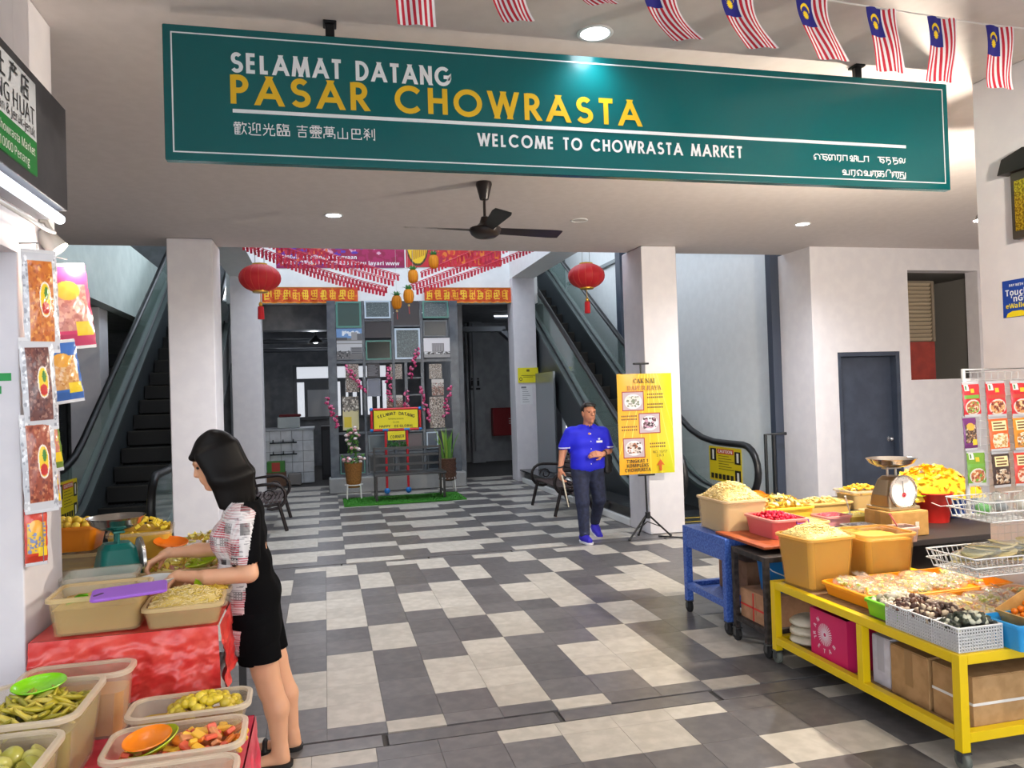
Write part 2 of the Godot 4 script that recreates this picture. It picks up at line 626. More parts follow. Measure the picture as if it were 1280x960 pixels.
	slab(2.75, 5.9, 0, 3.8, -19.6, -19.8, b)
	slab(5.8, 5.9, 0, 3.8, -18.6, -19.6, b)
	slab(3.62, 3.95, 0, 3.6, -19.3, -19.6, b)
	struct("wall_back_right_room", b, nmat("toilet_wall", col(150, 152, 156), col(164, 166, 170), 0.6, 0.7), "pale grey wall of the passage with the fire box", "wall")
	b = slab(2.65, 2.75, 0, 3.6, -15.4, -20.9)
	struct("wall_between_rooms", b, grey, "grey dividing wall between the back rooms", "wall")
	# left side: upper floor edge, its soffit, column and dark shops
	b = slab(-3.5, -3.3, 3.32, 4.57, -8.9, -18.4)
	struct("wall_left_parapet", b, nmat("parapet", col(198, 210, 204), col(208, 219, 213), 0.5, 0.7), "pale green white parapet of the upper floor", "wall")
	b = slab(-8.6, -3.5, 3.32, 3.6, -8.9, -18.4)
	struct("ceiling_left", b, nmat("soffit", col(150, 156, 152), col(164, 170, 166), 0.5, 0.8), "grey soffit under the upper floor", "ceiling")
	b = slab(-3.95, -3.5, 0, 3.32, -13.6, -14.1, null, 0.01)
	struct("pillar", b, white, "pale pillar behind the left escalator handrail", "pillar")
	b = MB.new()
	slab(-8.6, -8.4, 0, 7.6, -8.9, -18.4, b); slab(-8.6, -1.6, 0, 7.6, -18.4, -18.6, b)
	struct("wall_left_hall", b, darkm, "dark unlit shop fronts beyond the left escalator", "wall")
	b = slab(-5.4, -5.2, 0, 3.4, 1.6, -8.9)
	struct("wall_left", b, white, "white left side wall of the entrance", "wall")
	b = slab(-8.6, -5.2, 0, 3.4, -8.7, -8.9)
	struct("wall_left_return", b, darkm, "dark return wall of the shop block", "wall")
	# dark roller shutters of the closed shops
	for i in 2:
		var rs := thing("roller_shutter", ["dark closed roller shutter next to the pale pillar", "dark closed roller shutter further along the unlit shop row"][i], "shutter", V(-6.2 + i * 1.75, 0, -18.33 + 0.0), 0.0, "roller shutters")
		var fr := MB.new()
		slab(-0.82, -0.76, 0, 2.6, 0, 0.1, fr); slab(0.76, 0.82, 0, 2.6, 0, 0.1, fr); slab(-0.82, 0.82, 2.6, 2.85, 0, 0.2, fr)
		obj("frame", fr, mat(col(84, 88, 94), 0.5), rs)
		var q := MB.new()
		q.box(Vector3.ZERO, V(1.52, 0.085, 0.02), 0.008)
		var qm := q.mesh()
		for k in 28:
			var s := put("slat", qm, mat(col(92, 97, 103), 0.45, 0.3), rs)
			s.position = V(0, 0.06 + k * 0.0915, 0.03)

func tile_kind(c: int, r: int, zone: int) -> bool:
	var m: int
	var k: int
	if zone == 1:
		m = posmod(c, 3); k = posmod(r, 6)
	elif zone == 0:
		m = posmod(r, 3); k = posmod(c - 2, 6)
		if m == 1: return k == 1 or k == 2
		if m == 2: return k == 4 or k == 5
		return k < 4
	else:
		m = posmod(r, 3); k = posmod(c - 2, 6)
		if m == 0: return k == 1 or k == 2
		if m == 2: return k == 4 or k == 5
		return k < 4
	if m == 0: return k < 4
	if m == 1: return k >= 4
	return k == 1 or k == 2

func build_floor() -> void:
	var fl := Node3D.new()
	fl.name = "floor"; add_child(fl)
	tag(fl, "patterned floor of light and dark grey tiles", "floor", "", "structure")
	obj("screed", slab(-8.6, 12, -0.2, -0.012, 3.4, -22), mat(col(64, 62, 61), 0.9), fl)
	var light := []
	for i in 3:
		var k: int = [-5, 0, 4][i]
		light.append(nmat("tile_light%d" % i, col(168 + k, 162 + k, 152 + k), col(182 + k, 176 + k, 166 + k), 1.6, 0.42))
	var dark := []
	for i in 4:
		var k: int = [-6, -1, 4, 8][i]
		dark.append(nmat("tile_dark%d" % i, col(86 + k, 83 + k, 84 + k), col(99 + k, 96 + k, 95 + k), 1.8, 0.33))
	var cell := [] # [x0,x1,z0,z1,light?]
	# in front of the channel
	var zs := [-3.81, -3.666]
	while zs[zs.size() - 1] < 3.4: zs.append(zs[zs.size() - 1] + 0.2925)
	for r in zs.size() - 1:
		for c in range(-13, 22):
			var x := -0.035 + (c + 0.76) * 0.3
			cell.append([x, x + 0.3, zs[r], zs[r + 1], tile_kind(c, r, 0)])
	# between the channels
	for r in range(-1, 14):
		var z0 := -4.105 - r * 0.2925
		var z1 := z0 - 0.2925
		if r == -1: z0 = -3.965
		if r == 13: z1 = -8.09
		for c in range(-14, 29):
			var x := -0.035 + c * 0.3
			cell.append([x, x + 0.3, z1, z0, tile_kind(c, r if r < 13 else 14, 1) if r != 13 else posmod(c, 3) != 1])
	# beyond the second channel
	for r in range(-1, 26):
		var z0 := -8.39 - r * 0.2875
		var z1 := z0 - 0.2875
		if r == -1: z0 = -8.19
		for c in range(-13, 20):
			var x := 0.172 + c * 0.3
			if x < -1.9 and z0 < -15.0: continue
			cell.append([x, x + 0.3, z1, z0, tile_kind(c, r, 2)])
	# those that show largest become tiles of their own
	var cam: Camera3D = get_node("camera")
	var inv := cam.transform.affine_inverse()
	var th := 480.0 / 962.0
	var order := []
	for i in cell.size():
		var q: Array = cell[i]
		var p := inv * V((q[0] + q[1]) / 2, 0, (q[2] + q[3]) / 2)
		var seen := p.z < -0.5 and absf(p.y / p.z) < th * 1.03 and absf(p.x / p.z) < th * 4.0 / 3.0 * 1.03
		if q[0] > 2.75 and q[2] > -5.2: seen = false
		order.append([0 if seen else 1, -p.z, i])
	order.sort_custom(func(a, b): return a[0] < b[0] or (a[0] == b[0] and a[1] < b[1]))
	var shared := {}
	var rest_l := MB.new()
	var rest_d := MB.new()
	for k in order.size():
		var q: Array = cell[order[k][2]]
		var w: float = q[1] - q[0] - 0.0014
		var h: float = q[3] - q[2] - 0.0014
		var ctr := V((q[0] + q[1]) / 2, 0, (q[2] + q[3]) / 2)
		if k < 300:
			var key := "%.3f %.3f" % [w, h]
			if not shared.has(key):
				var t := MB.new()
				t.box(V(0, -0.0075, 0), V(w, 0.015, h), 0.0006)
				shared[key] = t.mesh()
			var hsh: int = (order[k][2] * 7919 + 13) % 101
			var o := put("tile", shared[key], light[hsh % 3] if q[4] else dark[hsh % 4], fl)
			o.position = ctr
		elif q[4]:
			rest_l.box(ctr + V(0, -0.006, 0), V(w, 0.012, h))
		else:
			rest_d.box(ctr + V(0, -0.006, 0), V(w, 0.012, h))
	tag(obj("light_tiles", rest_l, light[1], fl), "", "", "", "stuff")
	tag(obj("dark_tiles", rest_d, dark[1], fl), "", "", "", "stuff")
	# channel covers between dark slots
	var cv := MB.new()
	cv.box(V(0, -0.01, 0), V(0.872, 0.016, 0.128), 0.002)
	var cm := cv.mesh()
	for i in range(-3, 8):
		var o := put("channel_cover", cm, dark[(i + 4) % 4], fl)
		o.position = V(0.265 + 0.45 + i * 0.9 - 0.02, 0, -3.8875)
	cv = MB.new()
	cv.box(V(0, -0.01, 0), V(0.88, 0.016, 0.082), 0.002)
	cm = cv.mesh()
	for i in range(-4, 10):
		var o := put("channel_cover", cm, dark[(i + 5) % 4], fl)
		o.position = V(0.12 + 0.45 + i * 0.9, 0, -8.14)
	var lp := slab(4.12, 5.7, -0.011, 0.004, -8.45, -9.9)
	obj("landing_plate", lp, mat(col(132, 136, 140), 0.35, 0.7), fl)
	# street paving behind the viewer
	var st := slab(-14, 18, -0.05, -0.02, 3.4, 26)
	struct("floor_street", st, nmat("paving", col(150, 148, 146), col(164, 162, 159), 0.8, 0.85), "pale street paving outside the entrance", "pavement")

func downlight(at: Vector3, on: bool, label: String, e: float, warm: Color) -> void:
	var t := thing("downlight", label, "light", at, 0.0, "recessed ceiling downlights")
	var b := MB.new()
	b.lathe([Vector2(0.068, 0.0), Vector2(0.085, 0.0), Vector2(0.088, -0.004), Vector2(0.083, -0.008), Vector2(0.07, -0.006), Vector2(0.068, 0.0)], 24)
	obj("rim", b, mat(col(225, 225, 225), 0.4), t)
	b = MB.new()
	b.lathe([Vector2(0.07, -0.002), Vector2(0.04, -0.005), Vector2(0.0, -0.006)], 24)
	if on:
		obj("diffuser", b, glow(warm, 9.0, "downlight_glow" + warm.to_html()), t)
		var s := SpotLight3D.new()
		s.name = "downlight_beam"
		s.light_energy = e
		s.light_color = warm
		s.light_size = 0.06
		s.spot_range = 30.0
		s.spot_angle = 75.0
		s.spot_attenuation = 2.0
		s.spot_angle_attenuation = 1.0
		s.shadow_enabled = true
		t.add_child(s, true)
		s.transform = Transform3D(Basis.looking_at(Vector3.DOWN, Vector3.BACK), V(0, -0.03, 0))
	else:
		obj("diffuser", b, mat(col(200, 196, 190), 0.5), t)

func build_lights() -> void:
	var cw := col(244, 248, 255)
	downlight(V(0.123, 3.4, -7.26), true, "lit downlight in the ceiling between the fan and the pillar behind the woman", 10.0, cw)
	downlight(V(4.958, 3.4, -7.15), true, "lit downlight in the ceiling in front of the dark door", 8.5, cw)
	downlight(V(2.495, 3.4, -7.22), false, "unlit downlight in the ceiling beside the fan", 0.0, cw)
	downlight(V(1.30, 3.4, -3.44), true, "lit downlight in the ceiling above the green welcome sign", 0.45, cw)
	downlight(V(0.1, 3.4, 0.6), true, "added downlight out of view over the street side, by the shop fascia", 4.0, cw)  # added fill light behind the camera, brightens the hall
	downlight(V(2.6, 3.4, 0.6), true, "added downlight out of view over the street side, by the stall wall", 4.0, cw)  # second fill light added behind the viewer
	# lamps over the right stall, out of the picture to the right
	stall_lamp(V(2.9, 2.75, -2.0), 3.0, "dome lamp hanging over the yellow cart", 1.0)
	stall_lamp(V(4.09, 2.70, -4.0), 12.0, "small dome lamp hanging at the far end of the white stall wall", 0.45)
	# fluorescent batten in the escalator hall ceilings and the back rooms
	batten(V(1.6, 3.52, -16.4), 1.0, "batten light behind the photo screen")
	batten(V(-0.5, 3.52, -18.6), 0.7, "batten light in the counter room behind the pendant lamps")
	batten(V(4.4, 3.52, -17.2), 0.5, "batten light in the passage with the fire box")

func stall_lamp(at: Vector3, e: float, label: String, k: float) -> void:
	var t := thing("dome_lamp", label, "lamp", at, 0.0, "dome lamps over the right stall")
	var b := MB.new()
	b.lathe([Vector2(0.02, 0.16), Vector2(0.05, 0.15), Vector2(0.09, 0.10), Vector2(0.15, 0.0), Vector2(0.155, -0.005), Vector2(0.145, 0.0), Vector2(0.085, 0.095), Vector2(0.045, 0.14), Vector2(0.0, 0.145)], 24, Transform3D(Basis().scaled(V(k, k, k)), Vector3.ZERO))
	obj("shade", b, mat(col(40, 40, 42), 0.4), t)
	b = MB.new()
	b.tube([V(0, 0.15 * k, 0), V(0, 3.4 - at.y, 0)], 0.006, 6)
	obj("cord", b, mat(col(20, 20, 20), 0.6), t)
	b = MB.new()
	b.blob(V(0, 0.02 * k, 0), V(0.045, 0.05, 0.045) * k, Basis(), 16, 10)
	obj("bulb", b, glow(col(255, 240, 214), 8.0, "stall_bulb"), t)
	lamp("bulb_light", V(0, -0.06, 0), e, col(255, 242, 222), 0.05, t)

func batten(at: Vector3, e: float, label: String) -> void:
	var t := thing("batten_light", label, "light", at, 0.0, "batten lights of the inner rooms")
	var b := MB.new()
	b.box(V(0, 0.04, 0), V(1.2, 0.06, 0.08), 0.01)
	obj("housing", b, mat(col(220, 220, 220), 0.5), t)
	b = MB.new()
	b.tube([V(-0.58, -0.005, 0), V(0.58, -0.005, 0)], 0.014, 10)
	obj("tube", b, glow(col(235, 244, 255), 4.0, "batten_glow"), t)
	panel("batten_area", V(0, -0.03, 0), Vector3.DOWN, 1.15, 0.06, e, col(235, 244, 255), t)

# ---------------------------------------------------------------- escalators
func rail_pts(x: float) -> Array:
	var p := []
	# from the newel's lower end round its nose, along the level, up the slope, level at the top
	for k in 11:
		var a := -PI / 2 + PI * k / 10.0
		p.append(V(x, 0.62 + sin(a) * 0.33, -8.98 + cos(a) * 0.33))
	p.append(V(x, 0.95, -9.4))
	p.append(V(x, 0.955, -9.75))
	p.append(V(x, 1.0, -10.1))
	p.append(V(x, 1.10, -10.45))
	p.append(V(x, 1.25, -10.75))
	p.append(V(x, 1.43, -11.05))
	for k in 9: p.append(V(x, 1.43 + (k + 1) * 0.42, -11.05 - (k + 1) * 0.7))
	p.append(V(x, 5.38, -17.75)); p.append(V(x, 5.45, -18.1))
	return p

func escalator(called_x: Array, label: String, sgn: float) -> void:
	var xl: float = called_x[0]
	var xr: float = called_x[1]
	var t := thing("escalator", label, "escalator", V((xl + xr) / 2, 0, -9))
	var o := -t.position
	var dark := mat(col(18, 19, 21), 0.4)
	var steel := mat(col(88, 97, 96), 0.42, 0.45)
	var hall_glass := glass(col(170, 200, 190), 0.16, "balustrade_glass")
	for x in [xl, xr]:
		var rp := rail_pts(x)
		var b := MB.new()
		var q := []
		for p in rp: q.append(p + o)
		b.tube(q, 0.045, 8)
		obj("handrail", b, dark, t)
		# glass panel under the rail
		b = MB.new()
		for i in range(10, rp.size() - 1):
			var p0: Vector3 = rp[i] + o; var p1: Vector3 = rp[i + 1] + o
			var d := V(0, -0.68 if i > 12 else -0.62, 0)
			for s in [-0.006, 0.006]:
				b.quad(p0 + d + V(s, 0, 0), p1 + d + V(s, 0, 0), p1 + V(s, 0, 0), p0 + V(s, 0, 0), V(signf(s), 0, 0))
		var arc := []
		for i in range(0, 11): arc.append(rp[i] + o)
		for i in 10:
			for s in [-0.006, 0.006]:
				b.tri(V(x, 0.62, -8.98) + o + V(s, 0, 0), arc[i] + V(s, 0, 0), arc[i + 1] + V(s, 0, 0), V(signf(s), 0, 0), V(signf(s), 0, 0), V(signf(s), 0, 0))
		obj("glass_panel", b, hall_glass, t)
		# skirt with steel decking on top
		b = MB.new()
		var ew := 0.10
		for i in range(10, rp.size() - 1):
			var p0: Vector3 = rp[i] + o; var p1: Vector3 = rp[i + 1] + o
			var a0 := p0 - V(0, 0.66, 0); var a1 := p1 - V(0, 0.66, 0)
			b.quad(a0 - V(ew, 0, 0), a0 + V(ew, 0, 0), a1 + V(ew, 0, 0), a1 - V(ew, 0, 0), V(0, 1, 0.5).normalized())
			for s in [-ew, ew]:
				b.quad(a0 + V(s, -0.05, 0), a1 + V(s, -0.05, 0), a1 + V(s, 0, 0), a0 + V(s, 0, 0), V(signf(s), 0, 0))
		b.quad(rp[10] + o + V(-ew, -0.71, 0), rp[10] + o + V(ew, -0.71, 0), rp[10] + o + V(ew, -0.66, 0), rp[10] + o + V(-ew, -0.66, 0), V(0, 0, 1))
		obj("decking", b, steel, t)
		b = MB.new()
		for i in range(10, rp.size() - 1):
			var p0: Vector3 = rp[i] + o; var p1: Vector3 = rp[i + 1] + o
			for s in [-ew + 0.01, ew - 0.01]:
				var y0 := maxf(0.0, p0.y - 1.5) if i > 16 else 0.0
				var y1 := maxf(0.0, p1.y - 1.5) if i > 15 else 0.0
				b.quad(V(p0.x + s, y0, p0.z), V(p1.x + s, y1, p1.z), p1 + V(s, -0.71, 0), p0 + V(s, -0.71, 0), V(signf(s), 0, 0))
			b.quad(V(p0.x - ew, maxf(0, p0.y - 1.5), p0.z), V(p0.x + ew, maxf(0, p0.y - 1.5), p0.z), V(p1.x + ew, maxf(0, p1.y - 1.5), p1.z), V(p1.x - ew, maxf(0, p1.y - 1.5), p1.z), Vector3.DOWN)
		b.quad(rp[10] + o + V(-ew + 0.01, -0.95, 0), rp[10] + o + V(ew - 0.01, -0.95, 0), rp[10] + o + V(ew - 0.01, -0.71, 0), rp[10] + o + V(-ew + 0.01, -0.71, 0), V(0, 0, 1))
		obj("side_panel", b, mat(col(66, 72, 75), 0.45, 0.4), t)
		# black base strip on the glass foot
		b = MB.new()
		q = []
		for i in range(10, rp.size()): q.append(rp[i] + o - V(0, 0.64, 0))
		b.tube(q, 0.02, 6)
		obj("base_strip", b, dark, t)
	# steps
	var st := MB.new()
	var w := xr - xl - 0.21
	st.box(V(0, -0.1, 0), V(w, 0.2, 0.40), 0.004)
	for k in 22:
		st.box(V(-w / 2 + w * (k + 0.5) / 22.0, 0.004, 0.0), V(w / 44.0, 0.012, 0.40))
	var sm := st.mesh()
	var blackm := mat(col(17, 18, 20), 0.6, 0.2)
	var yl := MB.new()
	slab(-w / 2, w / 2, -0.004, 0.0115, 0.195, 0.204, yl)
	var ym := yl.mesh()
	for k in 20:
		var y := 0.0 if k < 2 else (k - 1.4) * 0.235
		if k == 2: y = 0.1
		var s := put("step", sm, blackm, t)
		s.position = V(0, y, -10.0 - k * 0.40) + V(0, 0, 9)
		put("nosing", ym, mat(col(40, 39, 34), 0.6), s)
	var sk := MB.new()
	sk.quad(V(-w / 2, -0.1, -1.6), V(w / 2, -0.1, -1.6), V(w / 2, 4.2, -9.2), V(-w / 2, 4.2, -9.2), V(0, 0.8, 0.6))
	obj("truss_cover", sk, mat(col(12, 12, 13), 0.7), t)
	# comb plate with yellow lines
	var cp := slab(-w / 2, w / 2, 0.0, 0.02, 0.1 - 0.0, -0.8)
	obj("comb_plate", cp, mat(col(60, 62, 66), 0.4, 0.7), t)
	var yc := MB.new()
	slab(-w / 2, w / 2, 0.02, 0.023, 0.08, 0.05, yc); slab(-w / 2, w / 2, 0.02, 0.023, -0.2, -0.23, yc)
	obj("safety_line", yc, mat(col(200, 170, 40), 0.6), t)

func caution_notice(at: Vector3, turn: float, label: String, w: float, h: float) -> void:
	var t := thing("caution_notice", label, "sign", at, turn, "")
	obj("board", slab(-w / 2, w / 2, -h / 2, h / 2, 0, -0.004), mat(col(226, 200, 20), 0.5), t)
	var b := MB.new()
	slab(-0.24 * w, 0.27 * w, 0.30 * h, 0.44 * h, 0, 0.002, b)
	obj("heading", b, mat(col(214, 66, 40), 0.5), t)
	text("CAUTION", h * 0.085, mat(col(245, 240, 235), 0.5), t, Transform3D(Basis(), V(0.015 * w, 0.37 * h, 0.0035)), true, "lettering", false, 0.44 * w)
	b = MB.new()
	slab(-0.46 * w, -0.27 * w, 0.08 * h, 0.44 * h, 0, 0.002, b)
	slab(0.30 * w, 0.47 * w, 0.05 * h, 0.40 * h, 0, 0.002, b)
	slab(0.30 * w, 0.47 * w, -0.46 * h, -0.12 * h, 0, 0.002, b)
	for k in 6: slab((-0.45 + k * 0.122) * w, (-0.36 + k * 0.122) * w, -0.44 * h, -0.29 * h, 0, 0.002, b)
	for k in 6: slab(-0.20 * w, (0.12 + 0.08 * (k % 3)) * w, (0.23 - k * 0.075) * h, (0.242 - k * 0.075) * h, 0, 0.002, b)
	obj("pictograms", b, mat(col(36, 30, 16), 0.6), t)
	for q in [[-0.39, -0.34, 0.12, 0.40], [0.36, 0.42, 0.10, 0.36], [0.36, 0.42, -0.42, -0.18]]:
		obj("figure", slab(q[0] * w, q[1] * w, q[2] * h, q[3] * h, 0.002, 0.003), mat(col(236, 232, 220), 0.6), t)

func build_escalators() -> void:
	escalator([4.24, 5.24], "escalator rising beside the pillar with the yellow banner", 1.0)
	escalator([-3.0, -1.78], "escalator rising behind the woman at the pickle stall", -1.0)
	caution_notice(V(5.222, 0.66, -9.44), -PI / 2, "yellow caution notice on the glass of the right escalator", 0.86, 0.47)
	caution_notice(V(-2.98, 0.61, -10.1), PI / 2, "yellow caution notice on the glass of the left escalator", 0.7, 0.47)
	# black granite ledge along the escalator pit with a white kerb
	var t := thing("granite_ledge", "long black granite ledge with a white kerb behind the bench", "ledge", V(3.75, 0, -11.7))
	obj("kerb", slab(-0.09, 0.27, 0, 0.09, 2.65, -2.75, null, 0.008), mat(col(214, 213, 210), 0.6), t)
	obj("ledge_block", slab(-0.05, 0.27, 0.09, 0.2, 2.63, -2.73, null, 0.006), nmat("granite_black", col(28, 28, 30), col(44, 44, 47), 3.0, 0.18), t)
	obj("ledge_top", slab(-0.08, 0.27, 0.2, 0.235, 2.65, -2.95, null, 0.005), nmat("granite_black", col(28, 28, 30), col(44, 44, 47), 3.0, 0.18), t)
	# small black guard rail by the newel
	var g := thing("guard_rail", "small black tube guard rail beside the right escalator newel", "rail", V(5.48, 0, -8.85))
	var b := MB.new()
	b.tube([V(0, 0, 0), V(0, 1.08, 0), V(0.30, 1.08, 0)], 0.022, 8)
	obj("post", b, mat(col(22, 24, 27), 0.4), g)
	b = MB.new()
	b.tube([V(0.12, 0, 0), V(0.12, 1.07, 0)], 0.022, 8)
	obj("post", b, mat(col(22, 24, 27), 0.4), g)
	# glass screen between the back pillar and the escalator
	var s := thing("glass_screen", "grey reflective glass screen standing beside the pillar with the yellow notice", "screen", V(4.1, 0, -14.0))
	obj("pane", slab(-0.06, -0.03, 0.25, 2.1, 0.6, -0.62), mat(col(118, 124, 128), 0.12, 0.3), s)
	obj("frame", slab(-0.07, -0.02, 0.236, 0.25, 0.62, -0.62), mat(col(50, 54, 58), 0.4), s)

# ---------------------------------------------------------------- letters drawn with strokes
func arc(cx: float, cy: float, rx: float, ry: float, a0: float, a1: float, n := 14) -> Array:
	var r := []
	for k in n + 1:
		var a := deg_to_rad(lerpf(a0, a1, float(k) / n))
		r.append(Vector2(cx + cos(a) * rx, cy + sin(a) * ry))
	return r

func glyph(ch: String) -> Array: # [width, strokes]
	var v := func(x: float, y: float) -> Vector2: return Vector2(x, y)
	match ch:
		"S": return [0.58, [arc(0.29, 0.755, 0.25, 0.245, 35, 270) + arc(0.29, 0.255, 0.29, 0.255, 90, -150).slice(1)]]
		"E": return [0.46, [[v.call(0.46, 1), v.call(0, 1), v.call(0, 0), v.call(0.46, 0)], [v.call(0, 0.52), v.call(0.44, 0.52)]]]
		"L": return [0.40, [[v.call(0, 1), v.call(0, 0), v.call(0.40, 0)]]]
		"A": return [0.84, [[v.call(-0.084, -0.2), v.call(0.504, 1.2)], [v.call(0.924, -0.2), v.call(0.336, 1.2)], [v.call(0.17, 0.28), v.call(0.67, 0.28)]]]
		"M": return [0.98, [[v.call(-0.028, -0.2), v.call(0.168, 1.2)], [v.call(1.008, -0.2), v.call(0.812, 1.2)], [v.call(0.07, 1.2), v.call(0.56, -0.2)], [v.call(0.91, 1.2), v.call(0.42, -0.2)]]]
		"T": return [0.48, [[v.call(-0.08, 1), v.call(0.56, 1)], [v.call(0.24, 1), v.call(0.24, -0.1)]]]
		"D": return [0.66, [[v.call(0, 0), v.call(0, 1), v.call(0.18, 1)] + arc(0.18, 0.5, 0.48, 0.5, 90, -90) + [v.call(0, 0)]]]
		"N": return [0.62, [[v.call(0, -0.1), v.call(0, 1.1)], [v.call(0.62, -0.1), v.call(0.62, 1.1)], [v.call(-0.12, 1.2), v.call(0.74, -0.2)]]]
		"G": return [0.98, [arc(0.5, 0.5, 0.5, 0.5, 48, 358, 22) + [v.call(0.98, 0.46), v.call(0.55, 0.46)]]]
		"P": return [0.46, [[v.call(0, -0.1), v.call(0, 1.1)], [v.call(0, 1), v.call(0.2, 1)] + arc(0.2, 0.73, 0.26, 0.27, 90, -90) + [v.call(0, 0.46)]]]
		"R": return [0.52, [[v.call(0, -0.1), v.call(0, 1.1)], [v.call(0, 1), v.call(0.2, 1)] + arc(0.2, 0.73, 0.26, 0.27, 90, -90) + [v.call(0, 0.46)], [v.call(0.18, 0.5), v.call(0.6, -0.16)]]]
		"C": return [0.90, [arc(0.5, 0.5, 0.5, 0.5, 42, 318, 22)]]
		"H": return [0.60, [[v.call(0, -0.07), v.call(0, 1.07)], [v.call(0.6, -0.07), v.call(0.6, 1.07)], [v.call(0, 0.52), v.call(0.6, 0.52)]]]
		"O": return [1.0, [arc(0.5, 0.5, 0.5, 0.5, 0, 360, 28)]]
		"W": return [1.12, [[v.call(-0.056, 1.2), v.call(0.336, -0.2)], [v.call(0.616, 1.2), v.call(0.224, -0.2)], [v.call(0.504, 1.2), v.call(0.896, -0.2)], [v.call(1.176, 1.2), v.call(0.784, -0.2)]]]
		"K": return [0.58, [[v.call(0, -0.07), v.call(0, 1.07)], [v.call(0.66, 1.18), v.call(0.02, 0.43)], [v.call(0.16, 0.62), v.call(0.72, -0.18)]]]
	return [0.32, []]

func stroke_line(s: String, x0: float, x1: float, y0: float, y1: float, weight: float, parent: Node, ma: Material, gap := 0.28) -> void:
	# fits s between x0 and x1, caps from y0 to y1, in the board's own plane
	var tot := 0.0
	for i in s.length():
		tot += (glyph(s[i])[0] as float) + weight + (gap if i < s.length() - 1 else 0.0)
	var hgt := y1 - y0
	var sx := (x1 - x0) / tot
	var x := x0
	for i in s.length():
		var g: Array = glyph(s[i])
		var b := MB.new()
		var lay := 0
		for st in g[1]:
			lay += 1
			var q := []
			for p in st:
				q.append(Vector2(x + (p.x + weight / 2) * sx, y0 + hgt * (weight / 2 + p.y * (1.0 - weight))))
			b.ribbon(q, weight * hgt, Transform3D(), 0.0012 + 0.0005 * lay, Vector2(y0, y1))
		if lay > 0: obj("letter", b, ma, parent)
		x += ((g[0] as float) + weight + gap) * sx

